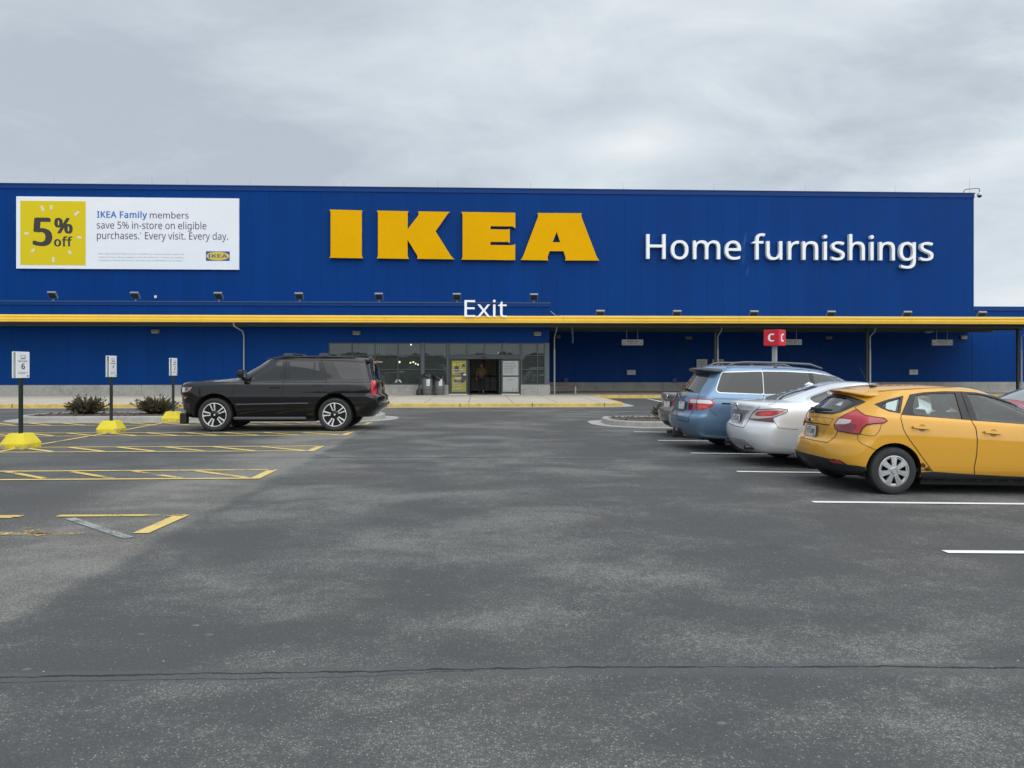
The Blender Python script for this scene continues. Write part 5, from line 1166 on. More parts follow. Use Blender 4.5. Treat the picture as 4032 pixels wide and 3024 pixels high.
# ------------------------------------------------------------------ junipers
JUN = [M('juniper_a', (0.048, 0.046, 0.018), .8), M('juniper_b', (0.082, 0.072, 0.028), .8), M('juniper_c', (0.11, 0.08, 0.04), .8)]
def juniper(x, y, rx, h, label, seed, nb=130):
    rnd = random.Random(seed)
    t = thing('juniper_bush', label, 'bush', (x, y, gz(x, y) + .15), group='junipers on the planted islands')
    fol = bmesh.new(); wood = bmesh.new()
    for b_i in range(nb):
        az = rnd.uniform(0, 2 * math.pi); el = rnd.triangular(.12, 1.45, .75); L = rnd.uniform(.6, 1.06)
        lean = rnd.uniform(.8, 1.15); p = Vector((rnd.uniform(-.08, .08), rnd.uniform(-.08, .08), 0)); d = Vector((math.cos(az) * math.cos(el), math.sin(az) * math.cos(el), math.sin(el)))
        tgt = Vector((d.x * rx * L * 1.15, d.y * rx * L * 1.0, .06 + d.z * h * L * lean)); pts = []
        for s in range(7):
            f = s / 6; q = p.lerp(tgt, f); q.z += .10 * math.sin(f * math.pi) * (.5 - d.z) * h + .05 * f * f * rnd.uniform(-.3, 1); pts.append(q)
        tube(wood, [pts[0], pts[2], pts[4]], [.012, .008, .004], 4, caps=False)
        for s in range(2, 7):
            for q in range(9 if s < 6 else 12):
                f = rnd.random(); c = pts[s - 1].lerp(pts[s], f); ax = (pts[s] - pts[s - 1]).normalized()
                side = ax.cross(Vector((rnd.uniform(-1, 1), rnd.uniform(-1, 1), rnd.uniform(-1, 1)))).normalized()
                dr = (ax * rnd.uniform(.6, 1.2) + side * rnd.uniform(.3, .9) + Vector((0, 0, .18))).normalized(); ln = rnd.uniform(.06, .13) * (1.15 - .35 * s / 6); wd = dr.cross(side).normalized() * rnd.uniform(.007, .013)
                tip = c + dr * ln; m_ = c + dr * ln * .45
                f_ = fol.faces.new([fol.verts.new(c), fol.verts.new(m_ + wd), fol.verts.new(tip), fol.verts.new(m_ - wd)]); f_.material_index = rnd.choices((0, 1, 2), (5, 3, 2 if s > 3 else 4))[0]
    mk('foliage', fol, JUN, parent=t, local=True); mk('branch', wood, M('bark', (.06, .045, .035), .9), parent=t, local=True)
pj = WY(341, 1600, 24.4); juniper(pj.x, 24.4, .62, .47, 'spiky brown-green juniper on the left island beside sign number four', 1, 230)
pj = WY(617, 1600, 24.4); juniper(pj.x, 24.4, .70, .47, 'spiky brown-green juniper on the left island behind sign number two', 2, 250)
pj = WY(2640, 1620, 22.9); juniper(pj.x, 22.9, .60, .42, 'spiky juniper on the right island half hidden by the grey sedan', 3, 170)
# ================================================================== CARS
def pchip(pts):
    """monotone cubic through (x, value) points, flat beyond the ends"""
    if not isinstance(pts, (list, tuple)): return lambda x: pts
    X = [p[0] for p in pts]; Yv = [p[1] for p in pts]; n = len(X)
    if n == 1: return lambda x: Yv[0]
    h = [X[i + 1] - X[i] for i in range(n - 1)]; d = [(Yv[i + 1] - Yv[i]) / h[i] for i in range(n - 1)]
    m = [d[0]] + [0 if d[i - 1] * d[i] <= 0 else 2 * d[i - 1] * d[i] / (d[i - 1] + d[i]) for i in range(1, n - 1)] + [d[-1]]
    def f(x):
        if x <= X[0]: return Yv[0]
        if x >= X[-1]: return Yv[-1]
        i = max(k for k in range(n - 1) if X[k] <= x); t = (x - X[i]) / h[i]
        return (2 * t**3 - 3 * t**2 + 1) * Yv[i] + (t**3 - 2 * t**2 + t) * h[i] * m[i] + (-2 * t**3 + 3 * t**2) * Yv[i + 1] + (t**3 - t**2) * h[i] * m[i + 1]
    return f
TS = [0, .04, .09, .15, .22, .30, .38, .46, .54, .62, .70, .78, .85, .91, .96, 1]
FR = [0, .28, .55, .78]
def rail(xr, br, xf, bf, w, z, cr=.12, cf=.15, crown=0.0, rp=2.6):
    """half outline of the body at one level: rear centre -> corner -> side -> front centre"""
    wf, zf = pchip(w), pchip(z); xs, xe = xr + br + cr, xf - bf - cf; pts = []
    for f in FR + [.94]:
        x = xr + br * f ** rp + (cr * .30 if f == .94 else 0); pts.append((x, f * wf(xs), zf(x) + crown * (1 - f * f)))
    for t in TS:
        x = xs + t * (xe - xs); pts.append((x, wf(x), zf(x)))
    for f in [.94] + FR[::-1]:
        x = xf - bf * f ** rp - (cf * .30 if f == .94 else 0); pts.append((x, f * wf(xe), zf(x) + crown * (1 - f * f)))
    return pts
def make_body(rails, creases=()):
    bm = bmesh.new(); n = len(rails[0]); N = 2 * n - 2; rings = []
    for pts in rails:
        ring = [bm.verts.new((x, -y, z)) for x, y, z in pts] + [bm.verts.new((x, y, z)) for x, y, z in pts[1:-1][::-1]]
        rings.append(ring)
    cl = bm.edges.layers.float.new('crease_edge')
    for j in range(len(rings) - 1):
        for i in range(N):
            bm.faces.new((rings[j][i], rings[j][(i + 1) % N], rings[j + 1][(i + 1) % N], rings[j + 1][i]))
    for ring, flip in ((rings[0], True), (rings[-1], False)):
        for i in range(n - 1):
            a, b = ring[i], ring[i + 1]; c, d = ring[(N - i - 1) % N], ring[(N - i) % N]
            vs = [a, b, c, d]; u = []
            for q in vs:
                if q not in u: u.append(q)
            if len(u) >= 3: bm.faces.new(u[::-1] if flip else u)
    for j, k in creases:
        for i in range(N):
            e = bm.edges.get((rings[j][i], rings[j][(i + 1) % N]))
            if e: e[cl] = k
    bmesh.ops.recalc_face_normals(bm, faces=bm.faces[:])
    return bm
def evaluated(bm, mods, mats=()):
    """run modifiers on a bmesh, give back the resulting mesh"""
    me = bpy.data.meshes.new('tmp'); bm.to_mesh(me); bm.free()
    for m_ in mats: me.materials.append(m_)
    o = bpy.data.objects.new('tmp', me); COL.objects.link(o)
    for typ, props in mods:
        md = o.modifiers.new('m', typ)
        for k, v in props.items(): setattr(md, k, v)
    bpy.context.view_layer.update()
    dg = bpy.context.evaluated_depsgraph_get()
    res = bpy.data.meshes.new_from_object(o.evaluated_get(dg), depsgraph=dg)
    bpy.data.objects.remove(o); bpy.data.meshes.remove(me)
    return res
def tmp_obj(bm, mat=None):
    me = bpy.data.meshes.new('cut'); bmesh.ops.recalc_face_normals(bm, faces=bm.faces[:]); bm.to_mesh(me); bm.free()
    if mat: me.materials.append(mat)
    o = bpy.data.objects.new('cut', me); COL.objects.link(o); return o

def car_paint(name, col, metal=0.0, flake=0.0, rough=.32, dirt=.12):
    m = bpy.data.materials.new(name); m.use_nodes = True; nt = m.node_tree; b = nt.nodes['Principled BSDF']
    pos = nd(nt, 'ShaderNodeTexCoord').outputs['Object']
    z = nd(nt, 'ShaderNodeSeparateXYZ', {0: pos}).outputs[2]
    film = mth(nt, 'MULTIPLY', mth(nt, 'ADD', rng(nt, z, .25, .95, .75, .12), mth(nt, 'MULTIPLY', noise(nt, pos, 3.0, 5, .65), .4)), dirt)   # road film, heavier near the sills
    c = mix(nt, film, (*col, 1), (.20, .19, .175, 1))
    nt.links.new(c, b.inputs['Base Color'])
    b.inputs['Metallic'].default_value = metal; b.inputs['Roughness'].default_value = rough; b.inputs['Specular IOR Level'].default_value = 0.15
    b.inputs['Coat Weight'].default_value = 1.0; b.inputs['Coat Roughness'].default_value = .03; b.inputs['Coat IOR'].default_value = 1.5
    nt.links.new(mth(nt, 'ADD', .03, mth(nt, 'MULTIPLY', film, .9)), b.inputs['Coat Roughness'])
    MATS[name] = m; return m
RUBBER = M('rubber', (0.022, 0.023, 0.023), .75, var=.25, vscale=6)
WELL = M('wheel_well', (0.006, 0.006, 0.006), .9)
TRIMB = M('trim_black', (0.022, 0.024, 0.026), .55, var=.12)
GLOSSB = M('gloss_black', (0.008, 0.008, 0.009), .18)
CHROME = M('chrome', (0.72, 0.73, 0.73), .12, metal=1.0)
SILVERP = M('wheel_silver', (0.50, 0.51, 0.52), .36, metal=.75, var=.06)
MACH = M('wheel_machined', (0.74, 0.75, 0.76), .3, metal=.25)
REDL = M('tail_red', (0.42, 0.006, 0.016), .12, coat=1.0)
REDD = M('tail_red_dark', (0.17, 0.006, 0.014), .12, coat=1.0)
REDB = M('tail_red_bright', (0.72, 0.03, 0.035), .12, coat=1.0)
CLEARL = M('lamp_clear', (0.55, 0.54, 0.52), .1, coat=1.0)
AMBER = M('lamp_amber', (0.55, 0.10, 0.05), .15, coat=1.0)
PLATE = M('plate_white', (0.62, 0.63, 0.63), .4)
PLATEF = M('plate_dark', (0.05, 0.05, 0.055), .5)
INTER = M('cabin_grey', (0.055, 0.062, 0.062), .75, var=.15)
INTER2 = M('cabin_dark', (0.026, 0.029, 0.03), .8)
SEAM = M('seam_dark', (0.004, 0.004, 0.004), .8)
TINT = glass_mat('tinted_glass', (.10, .11, .11), film=.85, filmcol=(.010, .012, .013))
TINTL = glass_mat('tinted_glass_pale', (.2, .22, .22), film=.7, filmcol=(.05, .056, .056))
CLEARG = glass_mat('car_glass', (.72, .80, .78), film=.04, filmcol=(.2, .25, .24))

class Car:
    def __init__(s, name, label, loc, rot, rails, paint, wheels, r_arch, creases=(), shell=False, group=None, zs=1.0):
        s.t = thing(name, label, 'car', loc, rot, group); s.M = ROOTM[s.t.name]; s.Mi = s.M.inverted(); s.paint = paint
        bm = make_body(rails, creases); s.base = evaluated(bm, [('SUBSURF', dict(levels=2, render_levels=2))])
        t = bmesh.new(); t.from_mesh(s.base); s.bvh = BVHTree.FromBMesh(t); t.free()
        s.wheels, s.r_arch, s.shell = wheels, r_arch, shell; s.cuts = []; s.body = None; s.low = None
    # -- projecting outlines traced in the photo onto the body surface
    def hit(s, u, v):
        o = s.Mi @ CAMP; d = (s.Mi.to_3x3() @ ray(u, v)).normalized()
        h = s.bvh.ray_cast(o, d, 60)
        if h[0] is not None: return h[0], h[1]
        best = None
        L = (s.M.translation - CAMP).length
        for k in range(-24, 25):
            q = s.bvh.find_nearest(o + d * (L + k * .12 + 1.2))
            if q[0] is not None and (best is None or q[3] < best[3]): best = q
        return best[0], best[1]
    def grid(s, poly, cell):
        bm = bmesh.new(); bm.faces.new([bm.verts.new((u, v, 0)) for u, v in poly])
        us = [p[0] for p in poly]; vs = [p[1] for p in poly]
        for ax, lo, hi in ((0, min(us), max(us)), (1, min(vs), max(vs))):
            n = int((hi - lo) / cell)
            for k in range(1, n + 1):
                co = [0, 0, 0]; co[ax] = lo + (hi - lo) * k / (n + 1); no = [0, 0, 0]; no[ax] = 1
                bmesh.ops.bisect_plane(bm, geom=bm.verts[:] + bm.edges[:] + bm.faces[:], plane_co=co, plane_no=no, dist=1e-4)
        # no long boundary edges, so edges follow the curved surface
        for _ in range(4):
            le = [e for e in bm.edges if e.calc_length() > cell * 1.3]
            if not le: break
            bmesh.ops.subdivide_edges(bm, edges=le, cuts=1)
        bmesh.ops.triangulate(bm, faces=[f for f in bm.faces if len(f.verts) > 4])
        return bm
    def decal(s, name, poly, mat, off=.004, cell=9, rim=.012, mirror=False, parent=None, mats=None, smooth_=True):
        bm = s.grid(poly, cell)
        for v in bm.verts:
            p, n = s.hit(v.co.x, v.co.y); v.co = p + n * off
        bm.normal_update()
        o = s.Mi @ CAMP
        if sum((f.calc_center_median() - o).dot(f.normal) * f.calc_area() for f in bm.faces) > 0: bmesh.ops.reverse_faces(bm, faces=bm.faces[:])
        be = [e for e in bm.edges if e.is_boundary]
        if rim:
            nm = {v: v.normal.copy() for v in bm.verts}
            r = bmesh.ops.extrude_edge_only(bm, edges=be); nv = [g for g in r['geom'] if isinstance(g, bmesh.types.BMVert)]
            bm.normal_update()
            for v in nv:
                src = [e.other_vert(v) for e in v.link_edges if e.other_vert(v) in nm]
                v.co -= (nm[src[0]] if src else Vector((0, 0, 0))) * rim
        out = mk(name, bm, mat, parent=parent or s.t, local=True, smooth_=smooth_, ang=40)
        if mirror:
            t = bmesh.new(); t.from_mesh(out.data)
            for v in t.verts: v.co.y *= -1
            bmesh.ops.reverse_faces(t, faces=t.faces[:])
            mk(name, t, mat, parent=parent or s.t, local=True, smooth_=smooth_, ang=40)
        return out
    def line(s, name, pts, mat=SEAM, wd=.009, off=.0025, mirror=False, parent=None, closed=False, step=7):
        """a narrow band laid on the surface along a traced line (shut lines, mouldings)"""
        q = []
        P = [Vector(p) for p in pts] + ([Vector(pts[0])] if closed else [])
        for a, b in zip(P, P[1:]):
            n = max(1, int((b - a).length / step))
            for k in range(n): q.append(a + (b - a) * k / n)
        q.append(P[-1]); H = [s.hit(*p) for p in q]; bm = bmesh.new(); rows = []
        for i, (p, n) in enumerate(H):
            d = H[min(i + 1, len(H) - 1)][0] - H[max(i - 1, 0)][0]
            sd_ = d.cross(n); sd_ = sd_.normalized() * wd / 2 if sd_.length > 1e-7 else Vector((0, 0, wd / 2))
            rows.append([bm.verts.new(p + n * off + sd_), bm.verts.new(p + n * off * 1.2), bm.verts.new(p + n * off - sd_)])
        for a, b in zip(rows, rows[1:]):
            for k in range(2):
                try: bm.faces.new((a[k], a[k + 1], b[k + 1], b[k]))
                except ValueError: pass
        if mirror:
            t = bm.copy()
            for v in t.verts: v.co.y *= -1
            bmesh.ops.reverse_faces(t, faces=t.faces[:]); mk(name, t, mat, parent=parent or s.t, local=True)
        return mk(name, bm, mat, parent=parent or s.t, local=True)
    def cut(s, poly, mirror=True, depth=.22, cell=14):
        """a see-through window opening: prism through the shell along the surface"""
        P = [Vector(p) for p in poly]; q = []
        for a, b in zip(P, P[1:] + P[:1]):
            n = max(1, int((b - a).length / cell)); q += [a + (b - a) * k / n for k in range(n)]
        H = [s.hit(*p) for p in q]; ctr = sum((h[0] for h in H), Vector()) / len(H); nm = sum((h[1] for h in H), Vector()).normalized()
        for mr in ((1, -1) if mirror else (1,)):
            bm = bmesh.new(); f = lambda v: Vector((v.x, v.y * mr, v.z))
            A = [bm.verts.new(f(h[0] + nm * .12)) for h in H]; B = [bm.verts.new(f(h[0] - nm * depth)) for h in H]; n = len(H)
            ca = bm.verts.new(f(ctr + nm * .12)); cb = bm.verts.new(f(ctr - nm * depth))
            for i in range(n):
                j = (i + 1) % n; bm.faces.new((A[i], A[j], B[j], B[i])); bm.faces.new((ca, A[j], A[i])); bm.faces.new((cb, B[i], B[j]))
            s.cuts.append(tmp_obj(bm, INTER2))
    def local_pane(s, name, xs, yf, bend, mat):
        """a raked screen seen from above: opening through the shell and a pane in it"""
        n = 9; g = {}
        for i, (x, t) in enumerate(xs):
            for j in range(n):
                f = -1 + 2 * j / (n - 1); h = s.bvh.ray_cast(Vector((x + bend(f, t), yf(f, t), 4)), Vector((0, 0, -1))); g[i, j] = (h[0], h[1])
        m = len(xs); bm = bmesh.new(); V = {k: bm.verts.new(h[0] - h[1] * .008) for k, h in g.items()}
        for i in range(m - 1):
            for j in range(n - 1): bm.faces.new((V[i, j], V[i + 1, j], V[i + 1, j + 1], V[i, j + 1]))
        mk(name, bm, mat, parent=s.t, local=True, smooth_=True)
        bm = bmesh.new(); A = {k: bm.verts.new(h[0] + h[1] * .12) for k, h in g.items()}; B = {k: bm.verts.new(h[0] - h[1] * .22) for k, h in g.items()}
        for i in range(m - 1):
            for j in range(n - 1):
                bm.faces.new((A[i, j], A[i + 1, j], A[i + 1, j + 1], A[i, j + 1])); bm.faces.new((B[i, j], B[i, j + 1], B[i + 1, j + 1], B[i + 1, j]))
        ring = [(i, 0) for i in range(m)] + [(m - 1, j) for j in range(1, n)] + [(i, n - 1) for i in range(m - 2, -1, -1)] + [(0, j) for j in range(n - 2, 0, -1)]
        for a, b in zip(ring, ring[1:] + ring[:1]): bm.faces.new((A[a], B[a], B[b], A[b]))
        s.cuts.append(tmp_obj(bm, INTER2))
    def finish(s, wheel_y, tyre_w, wheel_fn):
        """cut wheel arches and openings, link the body, add wheels"""
        mods = []; cutters = []
        if s.shell: mods.append(('SOLIDIFY', dict(thickness=.035, offset=-1, material_offset=1)))
        for (xa, r) in s.wheels:
            for sg in (1, -1):
                bm = bmesh.new(); rings = lathe(bm, [(s.r_arch, 0), (s.r_arch, 1)], axis='y', n=40)
                for k, ring in enumerate(rings):
                    for v in ring: v.co = Vector((v.co.x + xa, sg * (wheel_y - tyre_w - .12 if k == 0 else 1.6), v.co.z + r))
                bm.faces.new(rings[0]); bm.faces.new(rings[1][::-1]); cutters.append(tmp_obj(bm, WELL))
        for c in cutters + s.cuts: mods.append(('BOOLEAN', dict(operation='DIFFERENCE', object=c, solver='EXACT', material_mode='TRANSFER')))
        bm = bmesh.new(); bm.from_mesh(s.base)
        me = evaluated(bm, mods, [s.paint, INTER])
        for c in cutters + s.cuts: bpy.data.objects.remove(c)
        if s.low is not None:      # unpainted plastic along the bottom edge
            me.materials.append(TRIMB); k = len(me.materials) - 1; wi = [i for i, m_ in enumerate(me.materials) if m_ == WELL]
            for p in me.polygons:
                if p.center.z < s.low(p.center.x) and p.material_index not in wi: p.material_index = k
        me.name = 'body'; me.shade_smooth(); me.set_sharp_from_angle(angle=R(38))
        b = bpy.data.objects.new('body', me); COL.objects.link(b); b.parent = s.t; ROOTM[b.name] = s.M; s.body = b
        if s.shell:      # dark liners so the hollow shell does not show through the arches
            for (xa, r) in s.wheels:
                for sg in (1, -1):
                    bm = bmesh.new(); n = 20; y0, y1 = wheel_y - tyre_w - .14, s.hw - .04; A = []; B = []
                    for k in range(n + 1):
                        a = R(-15 + 210 * k / n); p = (xa + (s.r_arch + .004) * math.cos(a), r + (s.r_arch + .004) * math.sin(a))
                        A.append(bm.verts.new((p[0], sg * y0, p[1]))); B.append(bm.verts.new((p[0], sg * y1, p[1])))
                    for k in range(n): bm.faces.new((A[k], A[k + 1], B[k + 1], B[k]))
                    bm.faces.new(A); mk('wheel_liner', bm, WELL, parent=s.t, local=True)
        for (xa, r) in s.wheels:
            for sg in (1, -1):
                wt = wheel_fn(s, xa, r, sg, wheel_y, tyre_w)
    def plate(s, u, v, w=.305, h=.152, text=None, frame=PLATEF):
        p, n = s.hit(u, v); n = Vector((n.x, n.y, n.z * .6)).normalized(); xd = Vector((-n.y, n.x, 0)).normalized() ; yd = n.cross(xd)
        Mx = Matrix((xd, yd, n)).transposed().to_4x4(); Mx.translation = p + n * .018
        bm = bmesh.new(); obox(bm, Mx, w + .02, h + .02, .02, .004); pl = mk('number_plate', bm, frame, parent=s.t, local=True)
        bm = bmesh.new(); obox(bm, Mx @ Matrix.Translation((0, 0, .0105)), w, h, .004, .0015); mk('plate_face', bm, PLATE, parent=pl, local=True)
        o = p + n * .0325
        if text:
            bm = fit(text_bm(text, bold=.012), o - xd * w * .42 - yd * h * .26, xd, yd, w * .84, h * .5); mk('lettering', bm, M('plate_ink', (.02, .02, .05), .5), parent=pl, local=True)
        bm = bmesh.new()
        for a, b, c, d in ((-.28, .05, .30, .40), (.30, .44, -.46, -.30)): quad(bm, [o + xd * w * a + yd * h * c, o + xd * w * b + yd * h * c, o + xd * w * b + yd * h * d, o + xd * w * a + yd * h * d])
        mk('plate_mark', bm, M('plate_redmark', (.45, .06, .07), .5), parent=pl, local=True)
        return p, n, xd, yd
    def frame_at(s, u, v):
        p, n = s.hit(u, v); xd = Vector((-n.y, n.x, 0)).normalized(); return p, n, xd, n.cross(xd)

def wheel(style):
    def fn(car, xa, r, sg, wy, tw):
        bm = bmesh.new(); k = r; rr = {'suv': .715, 'cap': .655, 'alloy': .67}[style] * r
        prof = [(rr, -tw * .5), (rr + .012, -tw * .53), (k - .05, -tw * .56), (k - .016, -tw * .50), (k, -tw * .36), (k, -tw * .1), (k, tw * .1), (k, tw * .36), (k - .016, tw * .50), (k - .05, tw * .56), (rr + .012, tw * .53), (rr, tw * .5)]
        lathe(bm, prof, axis='y', n=48)
        for g in range(-2, 3):      # tread grooves
            lathe(bm, [(k + .0015, g * tw * .16 - .004), (k + .0015, g * tw * .16 + .004)], axis='y', n=48, mi=1)
        cy = sg * (wy - tw * .5)
        def put(b):
            for v in b.verts: v.co = Vector((v.co.x + xa, v.co.y * sg + cy, v.co.z + r))
            if sg < 0: bmesh.ops.reverse_faces(b, faces=b.faces[:])
            return b
        w_ = mk('wheel', put(bm), [RUBBER, WELL], parent=car.t, local=True, smooth_=True, ang=35)
        Y0 = tw * .5
        bm = bmesh.new()        # barrel, back disc and rim lip
        lathe(bm, [(rr, Y0 + .004), (rr - .012, Y0 + .008), (rr - .022, Y0 - .01), (rr - .03, -tw * .3), (.06, -tw * .3), (.01, -tw * .3)], axis='y', n=48)
        for f in bm.faces: f.material_index = 1 if f.calc_center_median().y < Y0 - .012 else 0
        mk('rim', put(bm), [MACH if style == 'suv' else SILVERP, GLOSSB], parent=w_, local=True, smooth_=True, ang=35)
        def wedge(b, r0, r1, a0h, a1h, a, y0, y1, n=4, mi=0, dish=0.0):
            """spoke: from radius r0 (half width a0h) to r1 (a1h), angle a"""
            ring = []
            c, s_ = math.cos(a), math.sin(a)
            for rad, hw_, in ((r0, a0h), (r0 + (r1 - r0) * .35, a0h + (a1h - a0h) * .2), (r1, a1h)):
                for sd_ in (-1, 1): ring.append((rad, sd_ * hw_))
            A, B = [], []
            order = [0, 2, 4, 5, 3, 1]
            for i in order:
                rad, t = ring[i]; yy = y1 - dish * (1 - (rad - r0) / (r1 - r0)); x, z = rad * c - t * s_, rad * s_ + t * c
                A.append(b.verts.new((x, y0, z))); B.append(b.verts.new((x, yy, z)))
            n_ = len(A)
            for f in [b.faces.new(B), b.faces.new(A[::-1])] + [b.faces.new((A[i], A[(i + 1) % n_], B[(i + 1) % n_], B[i])) for i in range(n_)]: f.material_index = mi
        bm = bmesh.new(); R1 = rr - .02
        if style == 'suv':
            for q in range(5):
                a = R(78 + 72 * q)
                wedge(bm, .05, R1, .075, .095, a + R(36), Y0 - .05, Y0 - .028, mi=1, dish=.0)
                wedge(bm, rr * .36, R1 + .006, .040, .074, a, Y0 - .06, Y0 - .006, dish=.012)
                wedge(bm, rr * .42, R1 - .002, .016, .034, a, Y0 - .02, Y0 - .001, mi=1, dish=.012)
            lathe(bm, [(.02, Y0 - .01), (.075, Y0 - .016), (.11, Y0 - .035)], axis='y', n=24, mi=1); lathe(bm, [(.001, Y0 - .004), (.022, Y0 - .006)], axis='y', n=12)
        elif style == 'cap':
            for q in range(7):
                a = R(90 + 360 / 7 * q)
                wedge(bm, .055, R1 + .004, .026, .043, a, Y0 - .03, Y0 + .006, dish=-.006)
                wedge(bm, .09, R1 - .012, .006, .016, a, Y0, Y0 + .009, dish=-.006)
            lathe(bm, [(.001, Y0 + .016), (.030, Y0 + .016), (.034, Y0 + .008), (.040, Y0 + .014), (.046, Y0 + .008), (.078, Y0 + .002), (.085, Y0 - .02)], axis='y', n=28)
            lathe(bm, [(R1 - .022, Y0 - .012), (R1 - .018, Y0 - .004), (R1 + .002, Y0 - .002), (R1 + .012, Y0 + .006), (R1 + .02, Y0 + .006)], axis='y', n=48)
            for q in range(5):
                a = R(75 + 72 * q); lathe(bm, [(.001, Y0 + .016), (.007, Y0 + .014), (.009, Y0 + .004)], axis='y', n=10, c=(.062 * math.cos(a), 0, .062 * math.sin(a)))
        else:
            for q in range(10):
                a = R(90 + 36 * q); wedge(bm, .05, R1 + .004, .016, .022, a, Y0 - .04, Y0 - .004, dish=.008)
            lathe(bm, [(.001, Y0 + .002), (.05, Y0), (.07, Y0 - .02)], axis='y', n=24)
        bmesh.ops.recalc_face_normals(bm, faces=bm.faces[:])
        mk('spoke_set', put(bm), [MACH if style == 'suv' else SILVERP, GLOSSB], parent=w_, local=True)
        return w_
    return fn
def zs_(ox, oy, s):
    return lambda pts: [(ox + x / s, oy + y / s) for x, y in pts]
def rounded(pts, r, n=4):
    """round the corners of a traced outline (pixels)"""
    out = []; N = len(pts)
    for i in range(N):
        a, b, c = Vector(pts[i - 1]), Vector(pts[i]), Vector(pts[(i + 1) % N])
        d1, d2 = (a - b), (c - b); k = min(r, d1.length * .45, d2.length * .45)
        p, q = b + d1.normalized() * k, b + d2.normalized() * k
        for t in range(n + 1):
            t /= n; w_ = p * (1 - t) ** 2 + b * 2 * t * (1 - t) + q * t * t; out.append((w_.x, w_.y))
    return out
def seat(car, x, y, z, rear=False, name='seat'):
    """car seat with cushion, back and headrest"""
    bm = bmesh.new()
    obox(bm, Matrix.Translation((x + .24, y, z)), .5, .48, .16, .05)
    obox(bm, Matrix.Translation((x - .05, y, z + .32)) @ Euler((0, R(-14), 0)).to_matrix().to_4x4(), .15, .46, .62, .05)
    st = mk(name, bm, INTER, parent=car.t, local=True, smooth_=True, ang=45)
    bm = bmesh.new(); obox(bm, Matrix.Translation((x - .17, y, z + .74)) @ Euler((0, R(-10), 0)).to_matrix().to_4x4(), .12, .29, .22, .05)
    for s in (-1, 1): tube(bm, [(x - .13, y + s * .06, z + .56), (x - .15, y + s * .06, z + .68)], .006, 5)
    mk('headrest', bm, INTER, parent=st, local=True, smooth_=True, ang=45)

